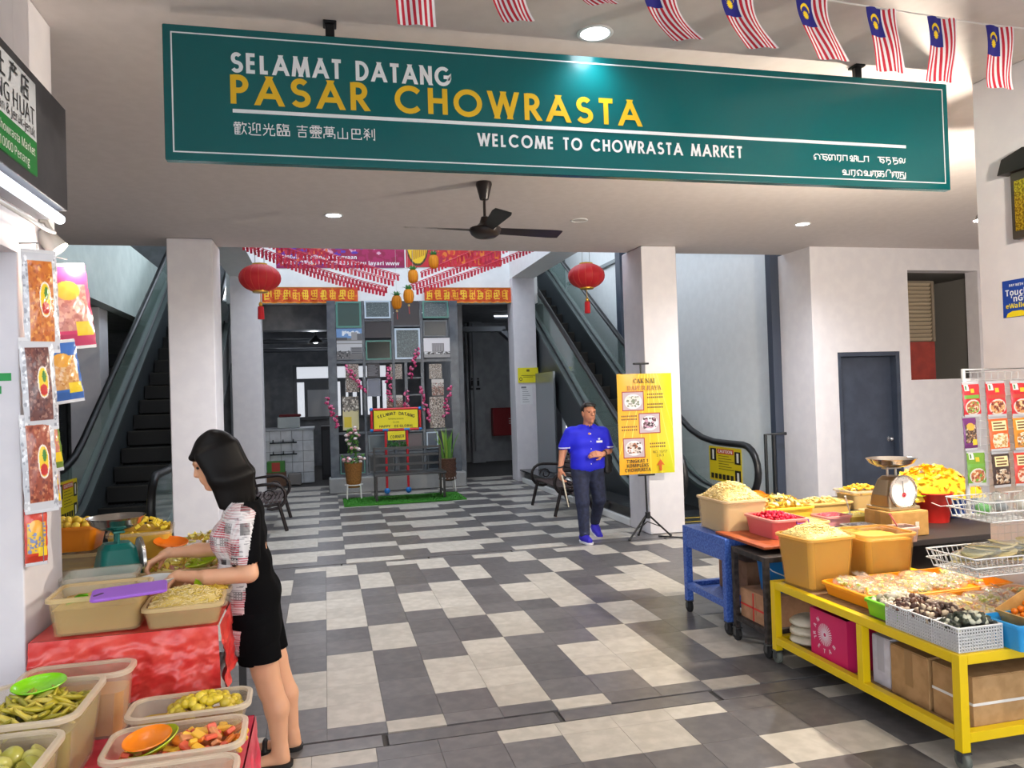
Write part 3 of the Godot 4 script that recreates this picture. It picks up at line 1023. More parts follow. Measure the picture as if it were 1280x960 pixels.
const CJK := {
	"歡": "1,8.8 5.5,8.8;2.2,9.6 2.2,8.1;4.3,9.6 4.3,8.1;1,7.6 2.8,7.6 2.8,6.3 1,6.3 1,7.6;3.5,7.6 5.3,7.6 5.3,6.3 3.5,6.3 3.5,7.6;1.6,5.4 1.6,.5;1.6,5 5.5,5;1.6,3.6 5.2,3.6;1.6,2.1 5.2,2.1;1.6,.6 5.6,.6;3.5,5.7 3.5,.6;7,9.4 6.3,7;6.8,8 9.3,8 8.8,6.6;7.8,6.5 7.5,3.5 6,.6;7.7,4 9.5,.6",
	"迎": "1,9 2,8;.8,6 2.2,6 2.2,2.5 1,1.5;1,1.5 3,.6 9.5,.6;4,9 4,4 5.5,5;4,8.8 5.7,9.3;6.5,8.5 8.8,8.5 8.8,4 8,4.3;6.5,8.5 6.5,2",
	"光": "5,9.5 5,5.5;2,8.5 3,6.5;8,8.5 7,6.5;1,5.5 9,5.5;4,5.5 3.5,3 1,.5;6,5.5 6,1 6.5,.7 9,.7 9,2.5",
	"臨": "1,9 1,1;1,9 4,9;1,1 4,1;1,6.3 3.6,6.3;1,3.7 3.6,3.7;3.6,6.3 3.6,3.7;2.3,9 2.3,6.3;2.3,3.7 2.3,1;5.5,9.5 4.8,7.5;5.2,8.6 9.3,8.6;5.6,7.3 8.6,7.3 8.6,5.3 5.6,5.3 5.6,7.3;4.6,4.2 6.8,4.2 6.8,1 4.6,1 4.6,4.2;7.4,4.2 9.5,4.2 9.5,1 7.4,1 7.4,4.2",
	"吉": "1,8.3 9,8.3;5,9.6 5,5.8;2,5.8 8,5.8;2.5,4 7.5,4 7.5,.8 2.5,.8 2.5,4",
	"靈": "2,9.4 8,9.4;1,8.2 9,8.2 9,7;1,8.2 1,7;5,9.4 5,6.6;2.5,7.5 4,7.2;6,7.5 7.5,7.2;1,6 3,6 3,4.7 1,4.7 1,6;4,6 6,6 6,4.7 4,4.7 4,6;7,6 9,6 9,4.7 7,4.7 7,6;1,3.8 9,3.8;1,.6 9,.6;5,3.8 5,.6;3.5,3 2.5,1.3;6.5,3 7.5,1.3",
	"萬": "1,8.8 9,8.8;3.3,9.7 3.3,8;6.7,9.7 6.7,8;2.5,7.5 7.5,7.5 7.5,4.6 2.5,4.6 2.5,7.5;2.5,6 7.5,6;5,7.5 5,2;1,3.6 9,3.6 9,.8 8,1;1,3.6 1,.5;3.3,2 7,2.2",
	"山": "5,9 5,1;1.5,6 1.5,1 8.5,1 8.5,6",
	"巴": "2,8.5 8,8.5 8,5 2,5;2,8.5 2,1 9,1 9,2.5;5,8.5 5,5",
	"剎": "1.5,9.3 5,6.5;5,9.3 1.5,6.5;.8,5.3 6,5.3;3.4,6.5 3.4,.5;3.2,4.8 1,2.2;3.6,4.8 5.6,2.6;7.2,8.5 7.2,3;9,9.5 9,.8 8,1.2",
	"土": "2,6 8,6;5,9 5,1;1,1 9,1",
	"产": "5,9.7 5,9;1.5,8.6 8.5,8.6;3.3,8 4,6.9;6.8,8 6,6.7;1.8,6.4 9,6.4;2,6.4 1.8,3 .8,.6",
	"店": "5,9.7 5,9;1.5,8.6 9,8.6;1.7,8.6 1.5,4 .7,.8;5.3,7.8 5.3,4.2;5.3,6 8.5,6;3.2,4.2 7.6,4.2 7.6,.8 3.2,.8 3.2,4.2",
	# Tamil letters and vowel signs
	"ச": "0,7 9,7;3,7 3,3 4,2 6,2;3,4.6 7,4.6 8,3.5 8,2 6,.5",
	"ெ": "1,1.5 3,1.5 3,3.5 1,3.5 1,1.5 1,5 3,7 6,7 8,5 8,1.5",
	"ள": "1,1.5 3,1.5 3,3.5 1,3.5 1,6 2,7 4,7 5,6 5,1.5;5,6 6,7 8,7 9,6 9,1.5",
	"ர": "2,7 8,7;3,7 3,1.5;7,7 7,2 5,0",
	"ா": "1,1.5 1,7 6,7 6,1.5",
	"ஸ": "1,2 3,1.5 3,3.5 1,4 1,6 3,7 4,5 4,1.5 6,1.5 6,7 9,7 9,4 7,4;9,4 9,1.5",
	"்": "4,9 5,9 5,9.8 4,9.8 4,9",
	"ட": "2,7 2,1.5 9,1.5",
	"ந": "1,7 7,7;2.5,7 2.5,2;2.5,4.5 6.5,4.5 7.5,3 7,1 4,-.5",
	"த": "1,7 7,7;2.5,7 2.5,2;2.5,4.5 7,4.5 8,3 7,1.2 3,.2",
	"ை": "1,2 3,2 3,4 1,4 1,6 3,7 5,6 5,3 6.5,2 8,3 8,6 9,7",
	"வ": "1,2 3.5,2 3.5,4.5 1,4.5 1,6 3,7 5,6 5,2 9,2 9,7",
	"ே": "1,2 3,2 3,4 1,4 1,6 4,7.5 7,6 7,2 5,2",
	"ற": "1,7 1,1.5 3,4 3,7 6,7 6,1.5;6,7 9,7 9,2 7,0",
	"க": "1,7 8,7;4,7 4,1.5;4,4.5 2,4.5 1.2,3 2,1.8 4,2.5;4,4.5 8,4.5 8,2 6,1",
	"ி": "2,1.5 2,6 4,9 7,9 8,7 7,5.6",
	"து": "1,7 7,7;2.5,7 2.5,2;2.5,4.5 6,4.5 7,3 6,1.5;6,1.5 9,1.5 9,7;1,0 9,0"}

func cjk_line(chars: Array, x0: float, y0: float, size: float, adv: float, parent: Node, ma: Material, weight := 0.07, xf := Transform3D()) -> void:
	var x := x0
	for ch in chars:
		if CJK.has(ch):
			var b := MB.new()
			var lay := 0
			for st in (CJK[ch] as String).split(";"):
				var q := []
				for p in st.split(" "):
					var k := p.split(",")
					q.append(Vector2(x + float(k[0]) * 0.1 * size, y0 + float(k[1]) * 0.1 * size))
				lay += 1
				b.ribbon(q, size * weight, xf, 0.0012 + 0.0002 * lay)
			obj("character", b, ma, parent)
		x += adv

func build_sign() -> void:
	# the board hangs between the front pillars
	var wd := 4.03
	var hg := 0.59
	var t := thing("welcome_sign", "long green welcome sign with yellow and white lettering", "sign", V(1.377, 3.035, -3.535))
	var green := mat(col(2, 92, 96), 0.22)
	obj("board", slab(-wd / 2, wd / 2, -hg / 2, hg / 2, 0, -0.045, null, 0.004), green, t)
	var b := MB.new()
	var bx := wd / 2 - 0.036
	var by := hg / 2 - 0.036
	b.ribbon([Vector2(-bx, -by), Vector2(bx, -by), Vector2(bx, by), Vector2(-bx, by), Vector2(-bx, -by)], 0.006, Transform3D(Basis(), V(0, 0, 0.0015)))
	var wm := mat(col(226, 232, 236), 0.4)
	obj("border_line", b, wm, t)
	# positions below are fractions of the board, x from its left edge, y from its top
	var px := func(fx: float) -> float: return -wd / 2 + fx * wd
	var py := func(fy: float) -> float: return hg / 2 - fy * hg
	var gold := mat(col(222, 180, 26), 0.4)
	stroke_line("SELAMAT DATANG", px.call(0.0689), px.call(0.310), py.call(0.332), py.call(0.178), 0.185, t, wm)
	stroke_line("PASAR CHOWRASTA", px.call(0.068), px.call(0.546), py.call(0.567), py.call(0.345), 0.185, t, gold)
	b = MB.new()
	slab(px.call(0.0695), px.call(0.9292), py.call(0.631), py.call(0.604), 0.001, 0.003, b)
	obj("rule_line", b, wm, t)
	stroke_line("WELCOME TO CHOWRASTA MARKET", px.call(0.340), px.call(0.683), py.call(0.795), py.call(0.690), 0.18, t, wm)
	var cy: float = py.call(0.797)
	cjk_line(["歡", "迎", "光", "臨"], px.call(0.0690), cy, 0.061, 0.0603, t, wm)
	cjk_line(["吉", "靈", "萬", "山", "巴", "剎"], px.call(0.1345), cy, 0.060, 0.0588, t, wm)
	cjk_line(["ெ", "ச", "ள", "ர", "ா", "ஸ", "ட", "ா", " ", "ச", "ந", "த", "ை"], px.call(0.786), py.call(0.785), 0.050, 0.0439, t, wm, 0.12)
	cjk_line(["வ", "ர", "ே", "வ", "ற", "க", "ி", "ற", "து"], px.call(0.8285), py.call(0.915), 0.050, 0.0439, t, wm, 0.12)
	# brackets up to the ceiling
	for x in [-1.31, 1.46]:
		b = MB.new()
		slab(x - 0.02, x + 0.02, hg / 2 - 0.02, 3.4 - 3.035, -0.01, -0.04, b, 0.003)
		slab(x - 0.03, x + 0.03, 3.4 - 3.035 - 0.012, 3.4 - 3.035, 0.01, -0.06, b, 0.003)
		obj("bracket", b, mat(col(30, 30, 32), 0.4, 0.5), t)
# ---------------------------------------------------------------- the back of the hall
func photo_image(kind: int) -> Image:
	var im := canvas(96, 96, col(150, 152, 156))
	match kind:
		0: # street view in colour above one in grey
			for y in 96:
				for x in 96:
					var c := col(110, 150, 200) if y < 30 else col(120, 118, 116)
					if y >= 48: c = col(190, 192, 196) if y < 70 else col(110, 110, 112)
					im.set_pixel(x, y, c)
			speckle(im, Rect2i(20, 6, 70, 18), [col(214, 222, 232), col(230, 234, 238)], 24, 3, 7)
			im.fill_rect(Rect2i(56, 12, 22, 24), col(150, 150, 152)); im.fill_rect(Rect2i(78, 16, 18, 20), col(96, 98, 104))
			im.fill_rect(Rect2i(0, 28, 40, 8), col(80, 82, 86)); im.fill_rect(Rect2i(0, 38, 96, 8), col(176, 178, 182))
			im.fill_rect(Rect2i(52, 58, 44, 20), col(130, 132, 136))
			for k in 4: im.fill_rect(Rect2i(56, 60 + k * 5, 38, 2), col(60, 62, 66))
			speckle(im, Rect2i(0, 66, 50, 28), [col(50, 52, 56), col(90, 92, 96), col(200, 202, 204)], 40, 2, 5)
		1: # grey building
			im.fill(col(222, 220, 224))
			im.fill_rect(Rect2i(30, 26, 44, 40), col(110, 108, 112))
			for k in 7: im.fill_rect(Rect2i(32 + k * 6, 28, 2, 36), col(190, 188, 192))
			im.fill_rect(Rect2i(0, 66, 96, 30), col(150, 148, 150)); im.fill_rect(Rect2i(0, 72, 96, 8), col(70, 70, 74))
			speckle(im, Rect2i(0, 66, 96, 14), [col(40, 40, 44), col(210, 210, 214)], 40, 2, 5)
		2: # speckled frosted pane
			im.fill(col(86, 100, 104))
			speckle(im, Rect2i(0, 0, 96, 96), [col(60, 72, 76), col(120, 136, 140), col(74, 88, 92)], 900, 1, 2)
		3: # crowd in grey and sepia
			im.fill(col(150, 140, 132))
			speckle(im, Rect2i(0, 0, 96, 96), [col(40, 36, 36), col(220, 214, 206), col(120, 96, 80), col(86, 80, 80), col(190, 180, 168)], 900, 1, 2.6)
		4: # market scene
			im.fill(col(196, 192, 188))
			im.fill_rect(Rect2i(0, 46, 96, 50), col(120, 90, 78))
			speckle(im, Rect2i(0, 20, 96, 76), [col(150, 70, 56), col(60, 54, 52), col(210, 204, 196), col(98, 90, 84)], 600, 1, 3)
		5: # text panel
			im.fill(col(52, 52, 60))
			for k in 7: im.fill_rect(Rect2i(10, 12 + k * 11, 50 + (k * 17) % 28, 3), col(150, 150, 158))
		6: # yellow leaflet with a crowd
			im.fill(col(206, 196, 150))
			im.fill_rect(Rect2i(0, 0, 96, 40), col(140, 134, 126))
			speckle(im, Rect2i(0, 0, 96, 44), [col(50, 46, 44), col(214, 208, 200), col(110, 100, 92)], 120, 2, 5)
			im.fill_rect(Rect2i(8, 58, 44, 30), col(214, 190, 40))
	return im

func picture(parent: Node, x0: float, x1: float, y0: float, y1: float, z: float, ma: Material, frame: Color, fw: float, called := "framed_panel") -> void:
	var fr := MB.new()
	if fw > 0.0:
		slab(x0, x1, y0, y0 + fw, z, z - 0.03, fr); slab(x0, x1, y1 - fw, y1, z, z - 0.03, fr)
		slab(x0, x0 + fw, y0 + fw, y1 - fw, z, z - 0.03, fr); slab(x1 - fw, x1, y0 + fw, y1 - fw, z, z - 0.03, fr)
		var o := obj(called, fr, mat(frame, 0.4), parent)
		obj("pane", slab(x0 + fw, x1 - fw, y0 + fw, y1 - fw, z - 0.012, z - 0.02), ma, o)
	else:
		obj(called, slab(x0, x1, y0, y1, z, z - 0.012), ma, parent)

func blossom(p0: Vector3, p1: Vector3, n: int, label: String) -> void:
	var t := thing("blossom_branch", label, "decoration", p1, 0.0, "artificial pink blossom branches")
	var b := MB.new()
	var a := p0 - p1
	b.tube([Vector3.ZERO, a * 0.5 + V(0.01, 0, 0.02), a], [0.008, 0.006, 0.003], 5)
	obj("twig", b, mat(col(60, 40, 34), 0.7), t)
	var pets := [MB.new(), MB.new()]
	for i in n:
		var f := (i + 0.5) / n
		var q := a * f + V(rng.randf_range(-0.045, 0.045), rng.randf_range(-0.03, 0.03), rng.randf_range(-0.02, 0.05))
		for k in 4:
			var d := Vector3(rng.randf_range(-1, 1), rng.randf_range(-1, 1), rng.randf_range(0, 1)).normalized()
			pets[i % 2].blob(q + d * 0.016, V(0.02, 0.013, 0.02), Basis(d.cross(Vector3.UP).normalized() if absf(d.y) < 0.95 else Vector3.RIGHT, rng.randf() * 2.0), 6, 4)
	tag(obj("petals", pets[0], plastic(col(214, 60, 120), 0.3), t), "", "", "", "stuff")
	tag(obj("pale_petals", pets[1], plastic(col(236, 130, 170), 0.3), t), "", "", "", "stuff")

func build_back() -> void:
	var steel := nmat("screen_steel", col(84, 90, 98), col(98, 104, 112), 1.0, 0.4, 0.3)
	# plinth
	obj_plinth()
	var t := thing("photo_screen", "tall grey metal screen holding old photographs and frosted panes on a stone plinth", "screen", V(0, 0, 0))
	for q in [[0.07, 0.23, 0.28, 3.53], [0.70, 0.75, 0.28, 3.53], [1.24, 1.29, 0.28, 3.53], [1.78, 1.83, 0.28, 3.53], [2.34, 2.5, 0.28, 3.53]]:
		obj("post", slab(q[0], q[1], q[2], q[3], -14.5, -14.6, null, 0.004), steel, t)
	for q in [[0.23, 2.34, 2.37, 2.43], [0.23, 2.34, 1.06, 1.10], [0.23, 2.34, 0.66, 0.70], [0.23, 2.34, 0.28, 0.33], [1.52, 1.78, 2.06, 2.09], [1.52, 1.78, 1.74, 1.77], [0.75, 1.24, 3.15, 3.19], [1.29, 1.78, 3.04, 3.07]]:
		obj("rail", slab(q[0], q[1], q[2], q[3], -14.51, -14.58, null, 0.003), steel, t)
	obj("post", slab(1.47, 1.52, 1.06, 2.37, -14.51, -14.58, null, 0.003), steel, t)
	var frost := imat(photo_image(2), 0.35)
	var ph0 := imat(photo_image(0), 0.4)
	var ph1 := imat(photo_image(1), 0.4)
	var ph3 := imat(photo_image(3), 0.4)
	var ph4 := imat(photo_image(4), 0.4)
	var ph5 := imat(photo_image(5), 0.4)
	var ph6 := imat(photo_image(6), 0.4)
	var dk := mat(col(48, 48, 55), 0.35)
	var teal := col(84, 138, 128)
	var wht := col(190, 206, 220)
	picture(t, 0.235, 0.695, 3.03, 3.52, -14.49, mat(col(62, 84, 80), 0.3), teal, 0.035)
	picture(t, 0.235, 0.695, 2.44, 3.02, -14.50, ph0, wht, 0.0, "photograph")
	picture(t, 0.755, 1.235, 3.20, 3.53, -14.49, frost, wht, 0.03)
	picture(t, 0.755, 1.235, 2.84, 3.14, -14.53, dk, dk.albedo_color, 0.0, "dark_panel")
	picture(t, 0.76, 1.23, 2.43, 2.79, -14.49, mat(col(20, 34, 32), 0.2), teal, 0.025)
	picture(t, 1.295, 1.775, 2.43, 3.01, -14.49, frost, wht, 0.035)
	picture(t, 1.295, 1.775, 3.07, 3.53, -14.53, dk, dk.albedo_color, 0.0, "dark_panel")
	picture(t, 1.835, 2.33, 3.20, 3.53, -14.49, frost, teal, 0.03)
	picture(t, 1.835, 2.30, 2.84, 3.16, -14.50, mat(col(58, 66, 70), 0.25), col(92, 98, 104), 0.03)
	picture(t, 1.835, 2.335, 2.45, 2.82, -14.48, ph1, wht, 0.0, "photograph")
	picture(t, 0.38, 0.62, 1.84, 2.36, -14.52, ph3, wht, 0.0, "photograph")
	picture(t, 0.31, 0.60, 1.14, 1.76, -14.52, ph6, wht, 0.0, "photograph")
	picture(t, 0.77, 1.01, 2.10, 2.36, -14.52, ph5, wht, 0.0, "text_panel")
	picture(t, 0.77, 1.01, 1.75, 2.08, -14.50, mat(col(104, 110, 128), 0.3), col(130, 136, 150), 0.015)
	picture(t, 1.20, 1.42, 2.06, 2.34, -14.52, ph3, wht, 0.0, "photograph")
	picture(t, 1.12, 1.42, 1.54, 1.76, -14.52, ph4, wht, 0.0, "photograph")
	picture(t, 1.93, 2.17, 2.05, 2.33, -14.52, ph3, wht, 0.0, "photograph")
	picture(t, 1.97, 2.20, 1.73, 2.04, -14.52, ph4, wht, 0.0, "photograph")
	picture(t, 1.92, 2.20, 1.12, 1.71, -14.52, ph3, wht, 0.0, "photograph")
	picture(t, 1.84, 2.06, 0.74, 1.05, -14.50, mat(col(96, 104, 116), 0.25), wht, 0.025)
	picture(t, 0.76, 1.20, 0.72, 1.04, -14.50, mat(col(80, 92, 98), 0.2), col(120, 130, 140), 0.025)
	picture(t, 0.24, 0.69, 0.34, 0.65, -14.50, mat(col(38, 44, 48), 0.25), teal, 0.02)
	picture(t, 1.85, 2.33, 0.34, 0.65, -14.52, mat(col(46, 52, 58), 0.2), col(92, 98, 104), 0.02)
	picture(t, 0.76, 1.23, 0.34, 0.65, -14.52, mat(col(34, 38, 42), 0.2), col(92, 98, 104), 0.02)
	picture(t, 1.3, 1.77, 0.34, 0.65, -14.52, mat(col(44, 48, 54), 0.2), col(92, 98, 104), 0.02)
	picture(t, 1.3, 1.77, 0.72, 1.04, -14.52, mat(col(98, 84, 90), 0.3), col(92, 98, 104), 0.02)
	# blossom branches fixed on the screen
	blossom(V(0.022, 1.75, -14.465), V(0.229, 1.22, -14.465), 26, "pink blossom branch on the outer post of the photo screen by the counter")
	blossom(V(0.377, 2.33, -14.465), V(0.705, 1.84, -14.465), 26, "pink blossom branch over the street photograph leaflet")
	blossom(V(1.731, 2.62, -14.465), V(1.554, 2.09, -14.465), 26, "pale pink blossom branch rising past the frosted pane")
	blossom(V(1.484, 1.86, -14.465), V(1.465, 1.52, -14.465), 14, "short pink blossom branch just over the yellow welcome board")
	blossom(V(1.766, 1.90, -14.465), V(1.884, 1.24, -14.465), 28, "dark pink blossom branch between the board and the crowd photograph")
	blossom(V(2.317, 1.93, -14.465), V(2.192, 1.29, -14.465), 28, "pink blossom branch above the snake plant")
	blossom(V(1.155, 2.28, -14.465), V(1.173, 1.62, -14.465), 28, "pink blossom branch beside the dark text panel")
	# gold and red cloth valances over the openings
	valance(-1.07, 0.655, "gold and orange festive valance over the counter room opening")
	valance(1.916, 3.637, "gold and orange festive valance over the fire box passage")
	# printed banner on the bright wall
	var im := canvas(256, 64, col(150, 24, 70))
	for k in 380:
		var x := rng.randi_range(0, 250)
		var cc: Color = [col(120, 40, 150), col(190, 50, 70), col(230, 110, 60), col(90, 50, 170), col(220, 170, 190), col(170, 30, 90)][clampi(int(x / 128.0 * 3.0) + rng.randi_range(0, 3), 0, 5)]
		disc(im, x, rng.randf_range(0, 63), rng.randf_range(2, 9), rng.randf_range(1, 3), cc)
	im.fill_rect(Rect2i(0, 60, 256, 4), col(140, 26, 90))
	var bn := thing("printed_banner", "wide purple and red printed banner on the bright white wall", "banner", V(0.36, 4.5, -14.84))
	var mb := MB.new()
	mb.prism(PackedVector2Array([Vector2(-1.17, -0.32), Vector2(1.2, -0.29), Vector2(1.2, 0.7), Vector2(-1.17, 0.7)]), 0.006)
	obj("sheet", mb, imat(im, 0.5), bn)
	text("Untuk sebarang pertanyaan", 0.07, mat(col(240, 236, 240), 0.5), bn, Transform3D(Basis(), V(-0.38, -0.10, 0.003)), true, "lettering", false, 1.35)
	text("04-259 2118 / 04-259 2058 atau layari www", 0.07, mat(col(240, 236, 240), 0.5), bn, Transform3D(Basis(), V(0.0, -0.21, 0.003)), true, "lettering", false, 2.2)
	im = canvas(256, 64, col(196, 34, 44))
	speckle(im, Rect2i(60, 0, 196, 60), [col(214, 54, 44), col(224, 120, 40), col(176, 24, 60)], 160, 2, 6)
	disc(im, 30, 32, 30, 30, col(60, 50, 20)); disc(im, 30, 32, 27, 27, col(238, 196, 30))
	for k in 9: im.fill_rect(Rect2i(10 + k * 5, 30 + (k * 13) % 14, 3, 12), col(190, 130, 20))
	bn = thing("printed_banner", "red printed banner with a yellow disc on the bright white wall", "banner", V(2.52, 4.5, -14.84))
	mb = MB.new()
	mb.prism(PackedVector2Array([Vector2(-0.93, -0.28), Vector2(0.95, -0.25), Vector2(0.95, 0.7), Vector2(-0.93, 0.7)]), 0.006)
	obj("sheet", mb, imat(im, 0.5), bn)
	# left room: tiled counter, tap rails, boxes, window, pendant lamps
	var tilew := nmat("counter_tile", col(186, 190, 196), col(198, 202, 208), 1.0, 0.35)
	t = thing("tiled_counter", "white tiled counter block with wash taps in the back room", "counter", V(-0.76, 0, -17.0))
	obj("core", slab(-0.6, 0.5, 0, 1.1, 0.385, -0.6), mat(col(120, 124, 128), 0.7), t)
	var tb := MB.new(); tb.box(Vector3.ZERO, V(0.212, 0.212, 0.014), 0.003)
	var tm := tb.mesh()
	for r in 5:
		for c in 5:
			var o := put("tile", tm, tilew, t)
			o.position = V(-0.48 + c * 0.22, 0.12 + r * 0.22, 0.392)
	obj("worktop", slab(-0.62, 0.53, 1.1, 1.15, 0.42, -0.62, null, 0.006), mat(col(150, 154, 160), 0.4), t)
	for y in [0.62, 0.86]:
		var b := MB.new()
		b.tube([V(-0.36, y, 0.44), V(0.17, y, 0.44)], 0.016, 7)
		for k in 3: b.tube([V(-0.3 + k * 0.2, y, 0.44), V(-0.3 + k * 0.2, y + 0.06, 0.46), V(-0.3 + k * 0.2, y + 0.02, 0.50)], 0.012, 6)
		b.tube([V(-0.36, y, 0.40), V(-0.36, y, 0.44)], 0.012, 6)
		obj("tap_rail", b, mat(col(34, 38, 44), 0.4, 0.5), t)
	tag(obj("storage_tray", slab(-0.98, -0.53, 1.15, 1.38, -16.75, -17.05, null, 0.015), mat(col(170, 178, 178), 0.5)), "pale storage box standing on the tiled counter", "box")
	tag(obj("red_cloth", slab(-0.95, -0.50, 1.38, 1.44, -16.8, -17.0, null, 0.02), mat(col(96, 30, 34), 0.9)), "dark red folded cloth on the pale storage box", "cloth")
	var cb := thing("carton", "green and red printed carton on the floor before the tiled counter", "box", V(-1.0, 0, -16.25))
	obj("box_body", slab(-0.19, 0.19, 0.0, 0.28, 0.0, -0.28, null, 0.004), mat(col(104, 76, 58), 0.8), cb)
	obj("upper_box", slab(-0.17, 0.17, 0.28, 0.5, 0.0, -0.26, null, 0.004), mat(col(60, 120, 50), 0.7), cb)
	obj("red_label", slab(-0.08, 0.08, 0.30, 0.48, 0.004, -0.004), mat(col(170, 60, 50), 0.7), cb)
	tag(obj("grey_box", slab(-0.77, -0.51, 0, 0.24, -16.30, -16.52, null, 0.02), mat(col(128, 124, 122), 0.8)), "small grey box on the floor by the tiled counter", "box")
	# bright window at the back of the left room
	var w := Node3D.new(); w.name = "window_2"; add_child(w); w.position = V(0.3, 0, -20.86)
	tag(w, "bright back window with pale blinds behind the counter room", "window", "", "structure")
	obj("window_frame", slab(-1.1, 1.4, 1.22, 2.66, 0.0, 0.03), mat(col(96, 100, 106), 0.5), w)
	var pane := glow(col(236, 240, 248), 0.75, "window_daylight")
	for q in [[-1.0, 1.3, 2.30, 2.60], [-1.0, -0.82, 1.3, 2.2], [0.0, 0.10, 1.3, 2.2], [0.24, 0.30, 1.3, 2.2], [0.42, 0.52, 1.3, 2.2], [0.62, 0.66, 1.3, 2.2], [0.80, 0.92, 1.3, 2.2], [1.05, 1.12, 1.3, 2.2], [1.2, 1.3, 1.3, 2.2]]:
		obj("pane", slab(q[0], q[1], q[2], q[3], 0.032, 0.036), pane, w)
	obj("blind", slab(-0.74, -0.1, 1.3, 2.0, 0.032, 0.04), mat(col(206, 208, 212), 0.7), w)
	panel("window_area", V(0.15, 1.95, 0.10), V(0, 0, 1), 2.0, 1.2, 0.8, col(236, 240, 248), w)
	for i in 2:
		var at: Vector3 = [V(-0.186, 3.11, -16.0), V(-0.16, 2.94, -17.0)][i]
		t = thing("pendant_lamp", ["black bell shaped pendant lamp behind the festive valance", "black bell shaped pendant lamp further back, hanging lower"][i], "lamp", at, 0.0, "black pendant lamps")
		var b := MB.new()
		b.lathe([Vector2(0.0, 0.17), Vector2(0.03, 0.165), Vector2(0.045, 0.12), Vector2(0.09, 0.09), Vector2(0.15, 0.02), Vector2(0.175, 0.0), Vector2(0.165, 0.0), Vector2(0.14, 0.02), Vector2(0.08, 0.08), Vector2(0.0, 0.10)], 24)
		obj("shade", b, mat(col(14, 14, 15), 0.4), t)
		b = MB.new(); b.tube([V(0, 0.16, 0), V(0, 3.6 - at.y, 0)], 0.008, 6)
		obj("cord", b, mat(col(14, 14, 15), 0.6), t)
		b = MB.new(); b.blob(V(0, 0.02, 0), V(0.05, 0.03, 0.05), Basis(), 12, 8)
		obj("bulb", b, glow(col(240, 246, 255), 3.0, "pendant_bulb"), t)
		lamp("bulb_light", V(0, -0.03, 0), 0.3, col(240, 246, 255), 0.05, t)
	for i in 2:
		tag(obj("ceiling_pipe", pipe([V(-1.6, 2.85 + i * 0.2, -17.8), V(2.6, 2.85 + i * 0.2, -17.8)], 0.05), mat(col(60, 64, 70), 0.5)), ["grey pipe crossing the counter room, the lower of two", "grey pipe crossing the counter room, the upper of two"][i], "pipe", "pipes of the counter room")
	tag(obj("duct", slab(-1.65, 0.4, 3.1, 3.58, -15.6, -16.0), nmat("grey_wall", Color.GRAY, Color.GRAY, 1)), "boxed grey beam behind the left festive valance", "beam", "", "structure")
	# dark kitchen clutter behind the screen
	t = thing("service_cabinet", "dark cabinet standing behind the photo screen", "cabinet", V(0.35, 0, -17.4))
	obj("body", slab(-0.45, 0.1, 0, 1.15, 0.2, -0.3, null, 0.01), mat(col(30, 32, 36), 0.6), t)
	obj("door", slab(-0.42, -0.2, 0.1, 1.05, 0.21, 0.2), mat(col(40, 42, 48), 0.5), t)
	# right passage: pipes, toilet sign, extinguisher, fire box
	for i in 3:
		tag(obj("wall_pipe", pipe([V(3.35 + i * 0.17, 0.3, -19.25), V(3.35 + i * 0.17, 3.55, -19.25)], 0.025), mat(col(132, 136, 140), 0.5)), "thin vertical service pipe in the fire box passage", "pipe", "vertical pipes of the passage")
	var dct := MB.new()
	dct.box(V(3.55, 3.28, -17.9), V(1.3, 0.12, 0.3), 0.0, Basis(Vector3.BACK, 0.0))
	dct.box(V(4.5, 2.9, -17.9), V(1.0, 0.10, 0.3), 0.0, Basis(Vector3.BACK, -0.75))
	dct.box(V(5.1, 2.55, -17.9), V(0.6, 0.10, 0.3))
	tag(obj("cable_tray", dct, mat(col(112, 116, 122), 0.5)), "grey cable tray stepping down under the passage ceiling", "tray")
	t = thing("toilet_sign", "small black toilet pictogram sign on the grey passage column", "sign", V(3.72, 2.0, -19.29))
	for k in 2:
		var b := MB.new()
		b.lathe([Vector2(0, 0.17), Vector2(0.03, 0.14), Vector2(0, 0.11)], 10, Transform3D(Basis().scaled(V(1, 1, 0.1)), V(-0.07 + k * 0.16, 0, 0)))
		slab(-0.10 + k * 0.16, -0.04 + k * 0.16, -0.04, 0.1, 0, 0.004, b)
		slab(-0.13 + k * 0.16, -0.02 + k * 0.16, -0.14, -0.09, 0, 0.003, b)
		obj("pictogram", b, mat(col(26, 26, 28), 0.6), t)
	t = thing("fire_extinguisher", "red fire extinguisher hung in the grey passage", "extinguisher", V(3.3, 0.62, -19.0))
	var fb := MB.new()
	fb.lathe([Vector2(0, 0), Vector2(0.085, 0.0), Vector2(0.09, 0.03), Vector2(0.09, 0.36), Vector2(0.06, 0.42), Vector2(0.025, 0.45), Vector2(0.025, 0.48), Vector2(0, 0.48)], 16)
	obj("cylinder", fb, mat(col(170, 24, 28), 0.3), t)
	fb = MB.new(); fb.tube([V(0, 0.46, 0), V(0.07, 0.50, 0.03), V(0.11, 0.40, 0.03), V(0.11, 0.15, 0.04)], 0.012, 6); fb.box(V(-0.02, 0.5, 0), V(0.12, 0.02, 0.02), 0.004)
	obj("hose", fb, mat(col(20, 20, 20), 0.5), t)
	t = thing("fire_hose_box", "dark red fire hose cabinet on the pale passage wall", "cabinet", V(4.5, 0.66, -19.58))
	obj("body", slab(-0.32, 0.4, 0, 0.72, 0.2, 0, null, 0.006), mat(col(140, 22, 30), 0.4), t)
	obj("door", slab(-0.29, 0.37, 0.03, 0.69, 0.212, 0.2, null, 0.004), mat(col(150, 26, 34), 0.35), t)
	var mk := MB.new()
	for k in 3: slab(0.10, 0.24 - 0.02 * (k % 2), 0.30 + k * 0.06, 0.325 + k * 0.06, 0.212, 0.215, mk)
